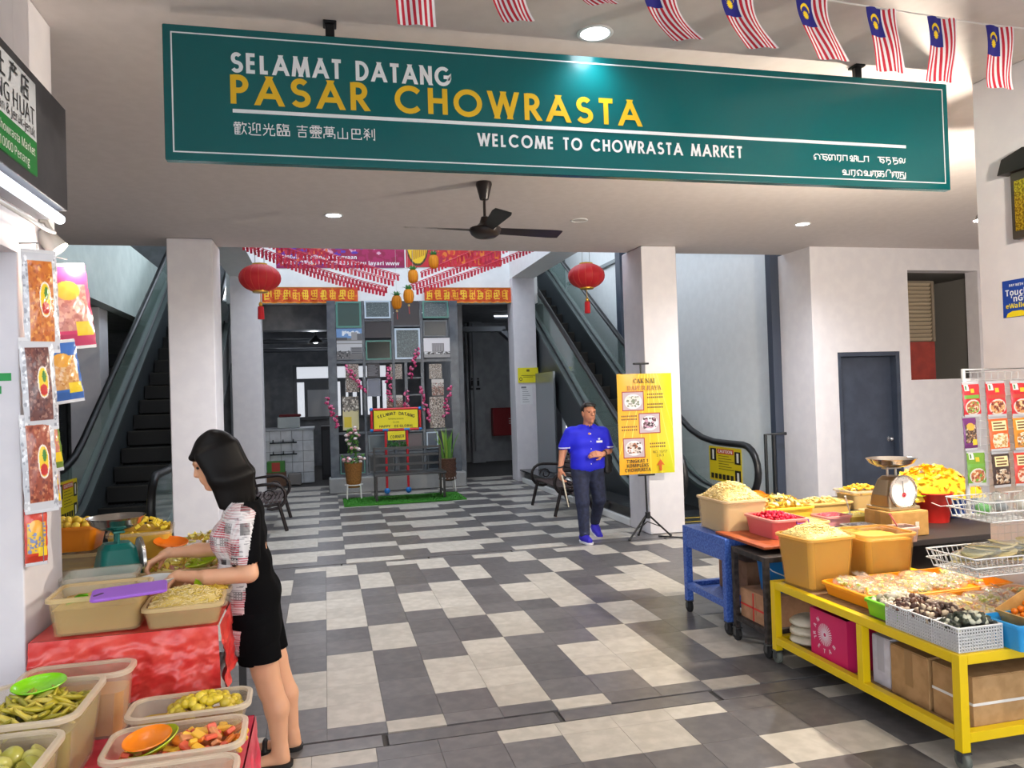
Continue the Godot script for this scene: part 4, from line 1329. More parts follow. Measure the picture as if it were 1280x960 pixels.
	obj("marking", mk, mat(col(214, 170, 170), 0.6), t)
	# notices on the right back pillar
	t = thing("yellow_notice", "yellow notice on the white pillar by the escalator glass", "sign", V(3.895, 2.075, -14.64))
	obj("board", slab(-0.205, 0.205, -0.147, 0.147, 0.006, -0.008), mat(col(236, 224, 30), 0.5), t)
	mk = MB.new(); slab(-0.03, 0.03, 0.07, 0.115, 0.006, 0.008, mk); slab(-0.14, 0.15, -0.01, 0.0, 0.006, 0.008, mk); slab(-0.1, 0.1, -0.04, -0.03, 0.006, 0.008, mk)
	obj("print", mk, mat(col(110, 100, 20), 0.6), t)
	mk = MB.new(); mk.ribbon(arc(-0.15, -0.075, 0.025, 0.03, 0, 360, 16), 0.012, Transform3D(Basis(), V(0, 0, 0.0075)))
	obj("emblem", mk, mat(col(40, 40, 20), 0.6), t)
	t = thing("paper_notice", "white paper notice below the yellow one on the pillar", "sign", V(3.85, 1.69, -14.645))
	obj("sheet", slab(-0.125, 0.125, -0.185, 0.185, 0, -0.004), mat(col(226, 226, 228), 0.6), t)
	mk = MB.new()
	for k in 7: slab(-0.08, 0.02 + 0.02 * (k % 4), 0.10 - k * 0.04, 0.108 - k * 0.04, 0.0, 0.002, mk)
	slab(-0.10, 0.0, 0.13, 0.165, 0, 0.002, mk)
	obj("print", mk, mat(col(120, 122, 130), 0.6), t)
	# a roller tube, red cylinder rack etc. left out of sight

func pipe(pts: Array, r: float) -> MB:
	var b := MB.new()
	b.tube(pts, r, 8)
	return b

func obj_plinth() -> void:
	var g := nmat("plinth_stone", col(128, 128, 128), col(182, 181, 178), 6.0, 0.6, 0.0, Vector3.ONE, 0.0, true, 0.08)
	tag(obj("stone_plinth", slab(0.03, 2.56, 0, 0.28, -14.33, -14.75, null, 0.02), g), "grey granite plinth carrying the photo screen", "plinth")

func valance(x0: float, x1: float, label: String) -> void:
	var t := thing("valance", label, "decoration", V((x0 + x1) / 2, 3.53, -14.80), 0.0, "")
	var im := canvas(320, 52, col(214, 74, 18))
	speckle(im, Rect2i(0, 0, 320, 52), [col(232, 120, 24), col(196, 48, 14), col(222, 92, 20)], 260, 1, 4)
	im.fill_rect(Rect2i(0, 0, 320, 3), col(236, 180, 60)); im.fill_rect(Rect2i(0, 48, 320, 4), col(232, 150, 40))
	for k in 10:
		var x := 6 + k * 31
		var c := col(250, 206, 52) if k % 2 == 0 else col(248, 186, 44)
		for s in 4: im.fill_rect(Rect2i(x + rng.randi_range(0, 6), 9 + s * 9, rng.randi_range(12, 20), 4), c)
		for s in 3: im.fill_rect(Rect2i(x + 3 + s * 8 + rng.randi_range(-2, 2), 9 + rng.randi_range(0, 8), 4, rng.randi_range(16, 28)), c)
	var b := MB.new()
	var L := x1 - x0
	b.sheet(60, 6, func(u: float, v: float) -> Vector3:
		return V(-L / 2 + u * L, v * 0.29 - (1.0 - v) * 0.012 * absf(sin(u * PI * 12.0)), 0.03 + 0.018 * sin(u * 46.0) * (1.0 - v)))
	obj("cloth", b, imat(im, 0.55), t)
	b = MB.new(); b.tube([V(-L / 2, 0.285, 0.03), V(L / 2, 0.285, 0.03)], 0.008, 6)
	obj("cord", b, mat(col(190, 120, 30), 0.6), t)
# ---------------------------------------------------------------- hall decorations and furniture
func red_lantern(at: Vector3, label: String) -> void:
	var t := thing("red_lantern", label, "lantern", at, 0.0, "red paper lanterns")
	var b := MB.new()
	var R := 0.235
	var H := 0.16
	var seg := 64
	for j in 12:
		for i in seg:
			var f := func(ii: int, jj: int) -> Vector3:
				var ph := PI * (0.08 + 0.84 * jj / 12.0)
				var th := TAU * ii / seg
				var k := 1.0 - 0.05 * pow(absf(cos(th * 8.0)), 6.0)
				return V(sin(ph) * R * k * cos(th), cos(ph) * H, sin(ph) * R * k * sin(th))
			var p0: Vector3 = f.call(i, j); var p1: Vector3 = f.call(i + 1, j); var p2: Vector3 = f.call(i + 1, j + 1); var p3: Vector3 = f.call(i, j + 1)
			var nn := func(p: Vector3) -> Vector3: return V(p.x / (R * R), p.y / (H * H), p.z / (R * R)).normalized()
			b.tri(p0, p1, p2, nn.call(p0), nn.call(p1), nn.call(p2)); b.tri(p0, p2, p3, nn.call(p0), nn.call(p2), nn.call(p3))
	obj("shade", b, plastic(col(196, 20, 34), 0.35, 0.6), t)
	var gold := mat(col(206, 160, 60), 0.35, 0.5)
	for k in 16:
		b = MB.new()
		var pts := []
		for j in 13:
			var ph := PI * (0.08 + 0.84 * j / 12.0)
			var th := TAU * k / 16.0
			pts.append(V(sin(ph) * R * 0.96 * cos(th), cos(ph) * H, sin(ph) * R * 0.96 * sin(th)))
		b.tube(pts, 0.0028, 4)
		obj("rib", b, mat(col(206, 96, 70), 0.5), t)
	for s in [-1.0, 1.0]:
		b = MB.new()
		b.lathe([Vector2(0.0, s * 0.165), Vector2(0.085, s * 0.165), Vector2(0.088, s * 0.145), Vector2(0.07, s * 0.14)], 20)
		obj("collar", b, gold, t)
	b = MB.new()
	b.tube([V(-0.05, 0.16, 0), V(-0.03, 4.3 - at.y, 0)], 0.003, 4)
	b.tube([V(0.05, 0.16, 0), V(0.03, 4.3 - at.y, 0)], 0.003, 4)
	obj("hanging_cords", b, mat(col(120, 110, 100), 0.6), t)
	b = MB.new(); b.tube([V(0, -0.165, 0), V(0, -0.3, 0)], 0.004, 5); b.blob(V(0, -0.3, 0), V(0.022, 0.03, 0.022), Basis(), 10, 6)
	obj("bead", b, gold, t)
	b = MB.new(); b.lathe([Vector2(0.0, -0.32), Vector2(0.03, -0.325), Vector2(0.034, -0.34), Vector2(0.037, -0.47), Vector2(0.0, -0.475)], 14)
	obj("tassel", b, plastic(col(198, 30, 40), 0.3, 0.8), t)

func pineapple(at: Vector3, label: String, tassel: bool) -> void:
	var t := thing("pineapple_lantern", label, "lantern", at, 0.0, "paper pineapple lanterns")
	var b := MB.new()
	var prof := []
	for k in 11:
		var a := PI * k / 10.0 - PI / 2
		prof.append(Vector2(0.075 * pow(maxf(cos(a), 0.0), 0.55), sin(a) * 0.105))
	b.lathe(prof, 24)
	obj("body", b, plastic(col(246, 158, 20), 0.4, 0.6), t)
	b = MB.new()
	for k in 12:
		var th := TAU * k / 12.0
		var pts := []
		for j in 9:
			var a := PI * (j + 1) / 10.0 - PI / 2
			pts.append(V(cos(th), 0, sin(th)) * (0.0765 * pow(cos(a), 0.55)) + V(0, sin(a) * 0.105, 0))
		b.tube(pts, 0.002, 3)
	obj("honeycomb_seams", b, mat(col(206, 116, 14), 0.7), t)
	for ring in 2:
		for k in 7:
			var th := TAU * k / 7.0 + ring * 0.4
			var d := V(cos(th), 0, sin(th))
			var s := V(-sin(th), 0, cos(th))
			b = MB.new()
			b.sheet(2, 4, func(u: float, v: float) -> Vector3:
				return d * (0.02 + v * (0.085 - 0.05 * ring)) + V(0, 0.10 + v * (0.06 + 0.035 * ring) - v * v * 0.03, 0) + s * (u - 0.5) * 0.05 * (1.0 - v * 0.9))
			obj("leaf", b, plastic(col(22, 150, 50), 0.3, 0.6), t)
	b = MB.new(); b.tube([V(0, 0.10, 0), V(0, 4.42 - at.y, 0)], 0.002, 4)
	obj("string", b, mat(col(210, 210, 205), 0.6), t)
	if tassel:
		b = MB.new(); b.blob(V(0, -0.135, 0), V(0.018, 0.018, 0.018), Basis(), 10, 6)
		obj("bead", b, mat(col(240, 210, 140), 0.5), t)
		b = MB.new(); b.tube([V(0, -0.15, 0), V(0.004, -0.26, 0)], [0.004, 0.009], 6)
		obj("tassel", b, mat(col(200, 90, 90), 0.8), t)

func streamer(p0: Vector3, p1: Vector3, sag: float, label: String) -> void:
	var t := thing("paper_streamer", label, "decoration", p0, 0.0, "red paper streamers")
	var d := p1 - p0
	var pts := []
	for k in 17:
		var f := k / 16.0
		pts.append(d * f - V(0, sag * 4.0 * f * (1.0 - f), 0))
	var b := MB.new(); b.tube(pts, 0.006, 5)
	obj("ribbon", b, plastic(col(226, 60, 90), 0.3), t)
	var tags := MB.new()
	var along := V(d.x, 0, d.z).normalized()
	var n := int(d.length() / 0.055)
	for k in n:
		var f := (k + 0.5) / n
		var q := d * f - V(0, sag * 4.0 * f * (1.0 - f), 0)
		tags.box(q + V(0, -0.055, 0), V(0.035, 0.085, 0.003), 0.0, Basis(Vector3.UP, rng.randf_range(-0.5, 0.5)) * Basis(along, rng.randf_range(-0.3, 0.3)))
		tags.box(q + V(0, -0.02, 0), V(0.06, 0.012, 0.003), 0.0, Basis(Vector3.UP, rng.randf_range(-0.5, 0.5)))
	tag(obj("paper_tags", tags, plastic(col(208, 36, 66), 0.3), t), "", "", "", "stuff")

func flag_image() -> Image:
	var im := canvas(112, 200, col(236, 234, 236))
	for k in 7: im.fill_rect(Rect2i(k * 16, 0, 8, 200), col(196, 26, 52))
	im.fill_rect(Rect2i(0, 0, 58, 96), col(30, 30, 130))
	disc(im, 29, 40, 19, 19, col(246, 214, 20)); disc(im, 29, 47, 16, 16, col(30, 30, 130))
	for y in 200:
		for x in 58:
			var dx := x - 29.0; var dy := y - 58.0
			var r := sqrt(dx * dx + dy * dy)
			if r < 9.0 + 5.0 * absf(cos(atan2(dy, dx) * 7.0)):
				im.set_pixel(x, y, col(246, 214, 20))
	return im

func build_hall() -> void:
	red_lantern(V(-0.684, 3.115, -9.2), "round red lantern with gold tassel near the left festive valance")
	red_lantern(V(3.252, 3.163, -9.2), "round red lantern with gold tassel in front of the escalator")
	pineapple(V(1.646, 3.735, -11.5), "largest orange pineapple lantern, topmost of the four", false)
	pineapple(V(1.329, 3.51, -11.5), "orange pineapple lantern below the topmost one", false)
	pineapple(V(1.233, 3.189, -11.3), "orange pineapple lantern with a tassel beside the lowest one", true)
	pineapple(V(1.094, 3.15, -11.7), "orange pineapple lantern with a tassel, the lowest of the four", true)
	var hub := V(1.14, 3.36, -11.4)
	streamer(V(-1.1, 4.11, -11.3), hub + V(-0.1, 0.08, 0), 0.03, "red paper streamer along the printed banner's lower edge, topmost of three")
	streamer(V(-1.1, 4.02, -11.5), hub + V(-0.2, -0.02, 0.0), 0.05, "red paper streamer running to the pineapple lanterns, middle of three")
	streamer(V(-1.1, 4.0, -11.6), hub + V(-0.24, -0.08, 0.1), 0.07, "red paper streamer sagging lowest over the photo screen")
	streamer(hub + V(0.1, 0.0, 0), V(3.63, 4.35, -11.3), 0.03, "red paper streamer rising towards the red printed banner, topmost of two")
	streamer(hub + V(0.2, -0.06, 0.1), V(3.63, 4.2, -11.5), 0.05, "red paper streamer rising towards the red printed banner, lower of two")
	streamer(hub + V(0.3, 0.22, -0.1), V(3.63, 4.55, -11.4), 0.03, "red paper streamer passing the topmost pineapple lantern")
	streamer(V(-1.1, 4.3, -11.4), hub + V(-0.02, 0.16, 0.0), 0.04, "red paper streamer crossing the purple banner's lettering")
	for q in [[4.3, -9.2, "thin steel wire the two red lanterns hang from"], [4.42, -11.5, "thin steel wire the two upper pineapple lanterns hang from"], [4.42, -11.3, "thin steel wire over the higher tasselled pineapple lantern"], [4.42, -11.7, "thin steel wire over the lowest pineapple lantern"]]:
		var wb := MB.new(); wb.tube([V(-1.1, q[0], q[1]), V(3.63, q[0], q[1])], 0.005, 5)
		tag(obj("hanging_wire", wb, mat(col(120, 120, 122), 0.4, 0.6)), q[2], "wire")
	# ceiling fan
	var t := thing("ceiling_fan", "black ceiling fan hanging below the welcome sign", "fan", V(1.285, 3.4, -6.02))
	var dk := mat(col(30, 20, 20), 0.35)
	var b := MB.new()
	b.lathe([Vector2(0, 0), Vector2(0.062, 0.0), Vector2(0.066, -0.02), Vector2(0.045, -0.10), Vector2(0.035, -0.14), Vector2(0.0, -0.14)], 20)
	obj("canopy", b, dk, t)
	b = MB.new(); b.tube([V(0, -0.12, 0), V(0, -0.32, 0)], 0.012, 10)
	obj("rod", b, dk, t)
	b = MB.new()
	b.lathe([Vector2(0.0, -0.27), Vector2(0.03, -0.28), Vector2(0.045, -0.33), Vector2(0.075, -0.355), Vector2(0.125, -0.37), Vector2(0.13, -0.385), Vector2(0.115, -0.42), Vector2(0.08, -0.445), Vector2(0.0, -0.455)], 28)
	obj("motor", b, dk, t)
	for k in 3:
		var a := [0.14, PI + 0.10, PI * 1.5][k] as float
		b = MB.new()
		b.sheet(2, 8, func(u: float, v: float) -> Vector3:
			var w := lerpf(0.075, 0.15, v) * (1.0 if v < 0.97 else 0.8)
			return V(0.1 + v * 0.56, -0.385 + (u - 0.5) * 0.03, (u - 0.5) * w))
		b.sheet(2, 8, func(u: float, v: float) -> Vector3:
			var w := lerpf(0.075, 0.15, v) * (1.0 if v < 0.97 else 0.8)
			return V(0.1 + v * 0.56, -0.391 + (u - 0.5) * 0.03, (u - 0.5) * w))
		var o := obj("blade", b, dk, t)
		o.rotation.y = a
	# string of flags
	var fm := imat(flag_image(), 0.7)
	fm.backlight_enabled = true
	fm.backlight = Color(0.25, 0.25, 0.25)
	b = MB.new()
	var sp := []
	for k in 30:
		var x := -0.6 + k * 0.155
		sp.append(V(x, 3.325 + minf(0.068, maxf(0.0, 3.0 - x) * 0.045), -2.9))
	b.tube(sp, 0.004, 5)
	tag(obj("flag_string", b, mat(col(226, 222, 218), 0.7)), "white string carrying the small flags across the entrance", "string")
	var tilt := [[0.05, 0.1], [0.25, 0.5], [0.3, 0.55], [0.42, 0.7], [0.35, 0.55], [0.30, 0.3], [0.16, 0.15], [0.0, 0.05], [0.02, 0.03]]
	for k in 9:
		var x: float = [0.29, 0.64, 0.98, 1.30, 1.66, 2.02, 2.37, 2.69, 3.01][k]
		var sl: float = tilt[k][0]
		var tw: float = tilt[k][1]
		b = MB.new()
		b.sheet(8, 14, func(u: float, v: float) -> Vector3:
			var d := 1.0 - v
			return V(u * 0.155 + d * d * sl * 0.35 - u * d * tw * 0.08, -d * 0.285 * (0.5 if k == 2 else 0.85 if k == 1 else 1.0) * (1.0 - 0.25 * sl) - u * d * 0.05 * sl, 0.02 * sin(d * 4.0 + k) * d + (u - 0.4) * tw * 0.12 * d + 0.008 * sin(u * 9.0 + d * 3.0)))
		var o := obj("flag", b, fm)
		o.position = V(x, 3.322 + minf(0.068, maxf(0.0, 3.0 - x) * 0.045), -2.9)
		tag(o, "small flag with red and white stripes and a blue canton on the string", "flag", "string of small flags")
	# yellow banner on a tripod stand
	t = thing("banner_stand", "yellow food stall banner on a black tripod stand before the pillar", "banner", V(3.53, 0, -8.17))
	var blk := mat(col(20, 20, 22), 0.4)
	b = MB.new(); b.tube([V(0, 0.28, -0.02), V(-0.02, 2.0, -0.02)], 0.011, 8)
	obj("pole", b, blk, t)
	b = MB.new(); b.tube([V(-0.11, 2.0, -0.02), V(0.08, 2.0, -0.02)], 0.011, 8)
	obj("top_bar", b, blk, t)
	b = MB.new(); b.tube([V(-0.1, 0.735, 0.0), V(0.1, 0.735, 0.0)], 0.014, 8)
	obj("lower_bar", b, blk, t)
	b = MB.new(); b.lathe([Vector2(0, 0.24), Vector2(0.03, 0.24), Vector2(0.03, 0.31), Vector2(0, 0.31)], 12)
	obj("collar", b, blk, t)
	for a in [V(-0.24, 0.0, 0.02), V(0.30, 0.0, -0.06), V(-0.02, 0.0, -0.24)]:
		b = MB.new(); b.tube([V(0, 0.29, -0.02), a + V(0, 0.014, 0)], 0.011, 7)
		b.blob(a + V(0, 0.016, 0), V(0.018, 0.016, 0.018), Basis(), 8, 6)
		b.tube([V(0, 0.2, -0.02), a * 0.55 + V(0, 0.13, -0.01)], 0.006, 6)
		obj("leg", b, blk, t)
	banner_sheet(t)
	# cables lying by the stand
	b = MB.new()
	b.tube([V(3.7, 0.008, -8.28), V(4.0, 0.008, -8.0), V(4.5, 0.008, -7.5), V(5.3, 0.008, -6.9)], 0.008, 6)
	tag(obj("floor_cable", b, mat(col(24, 24, 26), 0.5)), "black cable on the floor from the banner stand, nearer the carts", "cable", "cables on the floor")
	b = MB.new()
	b.tube([V(4.0, 0.008, -8.25), V(4.5, 0.008, -7.85), V(5.6, 0.008, -7.3)], 0.008, 6)
	tag(obj("floor_cable", b, mat(col(24, 24, 26), 0.5)), "black cable on the floor along the pillar base", "cable", "cables on the floor")
	# slatted benches with scrolled iron ends
	slat_bench(V(3.33, 0, -10.78), -PI / 2, "dark slatted bench with curled iron arms by the granite ledge")
	slat_bench(V(-0.83, 0, -11.15), PI / 2, "dark slatted bench with curled iron arms behind the woman")
	# artificial grass rug
	var rug := slab(0.25, 2.22, 0.0, 0.018, -12.5, -13.5)
	var gr := nmat("grass_rug", col(34, 104, 16), col(66, 142, 34), 12.0, 0.95, 0.0, Vector3.ONE, 0.0, true, 0.15)
	tag(obj("grass_rug", rug, gr), "green artificial grass rug under the black bench", "rug")
	var tuft := MB.new()
	for k in 5000:
		var p := V(rng.randf_range(0.255, 2.215), 0.016, rng.randf_range(-13.49, -12.51))
		var d := V(rng.randf_range(-0.012, 0.012), rng.randf_range(0.012, 0.024), rng.randf_range(-0.012, 0.012))
		var s := V(rng.randf_range(-1, 1), 0, rng.randf_range(-1, 1)).normalized() * 0.004
		tuft.tri(p - s, p + s, p + d, Vector3.UP, Vector3.UP, Vector3.UP)
	tag(obj("grass_pile", tuft, gr), "short green pile of the artificial grass rug", "grass", "", "stuff")
	# black metal bench on the rug
	t = thing("metal_bench", "black flat metal bench standing on the grass rug", "bench", V(1.345, 0.018, -13.05))
	for x in [-0.56, 0.56]:
		for z in [0.2, -0.2]:
			obj("leg", slab(x - 0.018, x + 0.018, 0, 0.40, z - 0.018, z + 0.018), blk, t)
		obj("side_rail", slab(x - 0.015, x + 0.015, 0.09, 0.12, -0.2, 0.2), blk, t)
		obj("back_post", slab(x - 0.018, x + 0.018, 0.40, 0.86, -0.22, -0.185), blk, t)
	obj("seat", slab(-0.6, 0.6, 0.40, 0.44, -0.24, 0.24, null, 0.006), mat(col(34, 36, 40), 0.3), t)
	for y in [0.55, 0.70, 0.83]:
		obj("back_bar", slab(-0.58, 0.58, y - 0.022, y + 0.022, -0.235, -0.215, null, 0.004), mat(col(34, 36, 40), 0.3), t)
	# pipe frame with yellow welcome board
	t = thing("pipe_sign", "yellow welcome board in a red pipe frame with blue joints", "sign", V(1.225, 0, -13.9))
	var red := mat(col(206, 30, 44), 0.35)
	var blu := mat(col(36, 120, 196), 0.35)
	for q in [[V(-0.43, 1.14, 0), V(0.43, 1.14, 0)], [V(-0.43, 1.51, 0), V(0.43, 1.51, 0)], [V(-0.43, 1.14, 0), V(-0.43, 1.51, 0)], [V(0.43, 1.14, 0), V(0.43, 1.51, 0)]]:
		b = MB.new(); b.tube(q, 0.022, 8); obj("pipe", b, red, t)
	for x in [-0.19, 0.19]:
		b = MB.new(); b.tube([V(x, 0.06, 0), V(x, 1.14, 0)], 0.022, 8); obj("pipe", b, red, t)
		b = MB.new(); b.blob(V(x, 0.055, 0), V(0.055, 0.055, 0.055), Basis(), 10, 8); obj("foot", b, blu, t)
		b = MB.new(); b.tube([V(x - 0.05, 1.14, 0), V(x + 0.05, 1.14, 0)], 0.028, 8); obj("joint", b, blu, t)
	for x in [-0.43, 0.43]:
		for y in [1.14, 1.51]:
			b = MB.new(); b.blob(V(x, y, 0), V(0.034, 0.034, 0.034), Basis(), 10, 8); obj("joint", b, blu, t)
	var yel := mat(col(242, 226, 16), 0.5)
	obj("board", slab(-0.39, 0.39, 1.165, 1.49, 0.012, -0.008), yel, t)
	var ink := mat(col(44, 34, 20), 0.6)
	var word := "SELAMAT DATANG"
	for k in word.length():
		var a := (k - 6.5) / 6.5
		text(word[k], 0.055, ink, t, Transform3D(Basis(Vector3.BACK, -a * 0.32), V(a * 0.31, 1.43 - a * a * 0.055, 0.014)), true)
	text("NIAGA & BUDAYA", 0.025, ink, t, Transform3D(Basis(), V(0.0, 1.335, 0.014)), false)
	text("DI SINI", 0.025, ink, t, Transform3D(Basis(), V(0.0, 1.275, 0.014)), false)
	text("HAPPY    DE GLOBAL", 0.042, ink, t, Transform3D(Basis(), V(0, 1.205, 0.014)), true, "lettering", false, 0.6)
	obj("lower_board", slab(-0.155, 0.155, 0.955, 1.115, 0.03, 0.024), yel, t)
	text("CORNER", 0.055, ink, t, Transform3D(Basis(Vector3.BACK, 0.04), V(0.01, 1.015, 0.032)), true, "lettering", false, 0.25)
	b = MB.new()
	for k in 90:
		var p := V(rng.randf_range(-0.17, 0.17), rng.randf_range(0.80, 0.93), rng.randf_range(-0.02, 0.05))
		b.blob(p, V(0.018, 0.012, 0.018), Basis(V(1, 0, 0), rng.randf() * 3.0), 5, 4)
	tag(obj("leaves", b, mat(col(40, 96, 34), 0.7), t), "", "", "", "stuff")
	# planted pots on white wire stands
	flower_pot(V(0.44, 0, -13.45), "woven brown pot of pink and white flowers on a white stand", true)
	flower_pot(V(2.10, 0, -13.72), "woven brown pot with a tall green snake plant on a white stand", false)

func banner_sheet(t: Node3D) -> void:
	var im := canvas(192, 320, col(232, 206, 30))
	for y in 320:
		for x in 192:
			var k := clampf((x - 70.0) / 110.0, 0.0, 1.0)
			im.set_pixel(x, y, col(236, 172, 36).lerp(col(206, 208, 30), k))
	for k in 14: # printed sun rays
		for y in 320:
			var x := int(60 + k * 8 + (y - 60) * (k - 6) * 0.05)
			if x >= 0 and x < 191 and k % 2 == 0:
				im.set_pixel(x, y, col(244, 222, 90)); im.set_pixel(x + 1, y, col(244, 222, 90))
	var fr := col(150, 50, 44)
	var plates := [[16, 56, 76, 62], [72, 126, 76, 66], [14, 204, 76, 64]]
	for i in 3:
		var q: Array = plates[i]
		im.fill_rect(Rect2i(q[0], q[1], q[2], q[3]), fr)
		im.fill_rect(Rect2i(q[0] + 3, q[1] + 3, q[2] - 6, q[3] - 6), col(188, 170, 178))
		disc(im, q[0] + 38, q[1] + 32, 30, 24, col(226, 222, 226))
		speckle(im, Rect2i(q[0] + 14, q[1] + 14, 48, 36), [[col(120, 130, 110), col(214, 214, 206), col(150, 150, 140)], [col(90, 54, 60), col(190, 150, 170), col(60, 44, 50)], [col(150, 84, 50), col(214, 200, 190), col(70, 50, 44)]][i], 60, 2, 6)
	var bars := col(110, 78, 30)
	for q in [[104, 64], [104, 74], [104, 96], [104, 106], [12, 132], [12, 142], [12, 166], [12, 176], [108, 222], [108, 232]]:
		for k in 8: im.fill_rect(Rect2i(q[0] + k * 7, q[1], 5, 5), bars)
	var b := MB.new()
	b.sheet(12, 16, func(u: float, v: float) -> Vector3:
		return V(-0.325 + u * 0.67, 0.745 + v * 1.14, 0.005 + 0.006 * sin(u * 14.0 + v * 3.0) + 0.004 * sin(v * 9.0)))
	b.sheet(12, 16, func(u: float, v: float) -> Vector3:
		return V(-0.325 + u * 0.67, 0.745 + v * 1.14, 0.002 + 0.006 * sin(u * 14.0 + v * 3.0) + 0.004 * sin(v * 9.0)))
	obj("sheet", b, imat(im, 0.35), t)
	var ink := mat(col(70, 50, 24), 0.5)
	text("CAK NAI", 0.05, ink, t, Transform3D(Basis(), V(0.0, 1.80, 0.02)), true, "lettering", true, 0.26)
	text("DAPUR RAYA", 0.05, mat(col(170, 110, 70), 0.5), t, Transform3D(Basis(), V(0.0, 1.72, 0.02)), true, "lettering", true, 0.42)
	text("TINGKAT 1", 0.038, ink, t, Transform3D(Basis(), V(-0.11, 0.895, 0.02)))
	text("KOMPLEKS", 0.038, ink, t, Transform3D(Basis(), V(-0.11, 0.845, 0.02)))
	text("CHOWRASTA", 0.038, ink, t, Transform3D(Basis(), V(-0.11, 0.795, 0.02)))
	text("NO. 16/17", 0.028, ink, t, Transform3D(Basis(), V(0.17, 0.99, 0.02)), false)
	text("2 & 3", 0.028, ink, t, Transform3D(Basis(), V(0.17, 0.95, 0.02)), false)
	b = MB.new()
	b.prism(PackedVector2Array([Vector2(-0.015, 0), Vector2(0.015, 0), Vector2(0.015, 0.07), Vector2(0.05, 0.06), Vector2(0, 0.13), Vector2(-0.05, 0.06), Vector2(-0.015, 0.07)]), 0.002, Transform3D(Basis(), V(0.17, 0.775, 0.021)))
	obj("arrow", b, mat(col(200, 90, 24), 0.5), t)

func slat_bench(at: Vector3, turn: float, label: String) -> void:
	# local: length along x, front towards +z
	var t := thing("slatted_bench", label, "bench", at, turn, "slatted iron benches")
	var iron := mat(col(38, 30, 30), 0.35, 0.3)
	var wood := nmat("bench_wood", col(52, 36, 34), col(72, 50, 46), 2.0, 0.5)
	for x in [-0.6, 0.6]:
		var b := MB.new()
		# curled arm
		var p := []
		p.append(V(x, 0.40, -0.16))
		p.append(V(x, 0.60, -0.20))
		p.append(V(x, 0.62, 0.0))
		for k in 10:
			var a := PI / 2 - k * PI * 1.15 / 9.0
			p.append(V(x, 0.46 + sin(a) * 0.165, 0.13 + cos(a) * 0.165))
		b.tube(p, 0.022, 8)
		obj("arm", b, iron, t)
		b = MB.new()
		var sp := []
		for k in 14:
			var a := k * 0.55
			var r := 0.09 - k * 0.005
			sp.append(V(x, 0.47 + sin(a) * r, 0.08 + cos(a) * r))
		b.tube(sp, 0.009, 6)
		obj("scroll", b, iron, t)
		b = MB.new(); b.tube([V(x, 0.38, 0.20), V(x, 0.0, 0.30)], 0.024, 8); obj("leg", b, iron, t)
		b = MB.new(); b.tube([V(x, 0.38, -0.12), V(x, 0.0, -0.28)], 0.024, 8); obj("leg", b, iron, t)
		b = MB.new(); b.tube([V(x, 0.36, 0.22), V(x, 0.34, 0.05), V(x, 0.37, -0.16), V(x, 0.82, -0.32)], 0.02, 8); obj("end_frame", b, iron, t)
	for k in 7:
		obj("slat", slab(-0.62, 0.62, 0.385 - 0.012 * sin(k * 0.5), 0.405 - 0.012 * sin(k * 0.5), -0.14 + k * 0.056, -0.10 + k * 0.056, null, 0.004), wood, t)
	for k in 6:
		var b := MB.new()
		b.box(V(0, 0.47 + k * 0.062, -0.185 - k * 0.023), V(1.24, 0.045, 0.016), 0.004, Basis(Vector3.RIGHT, -0.35))
		obj("slat", b, wood, t)

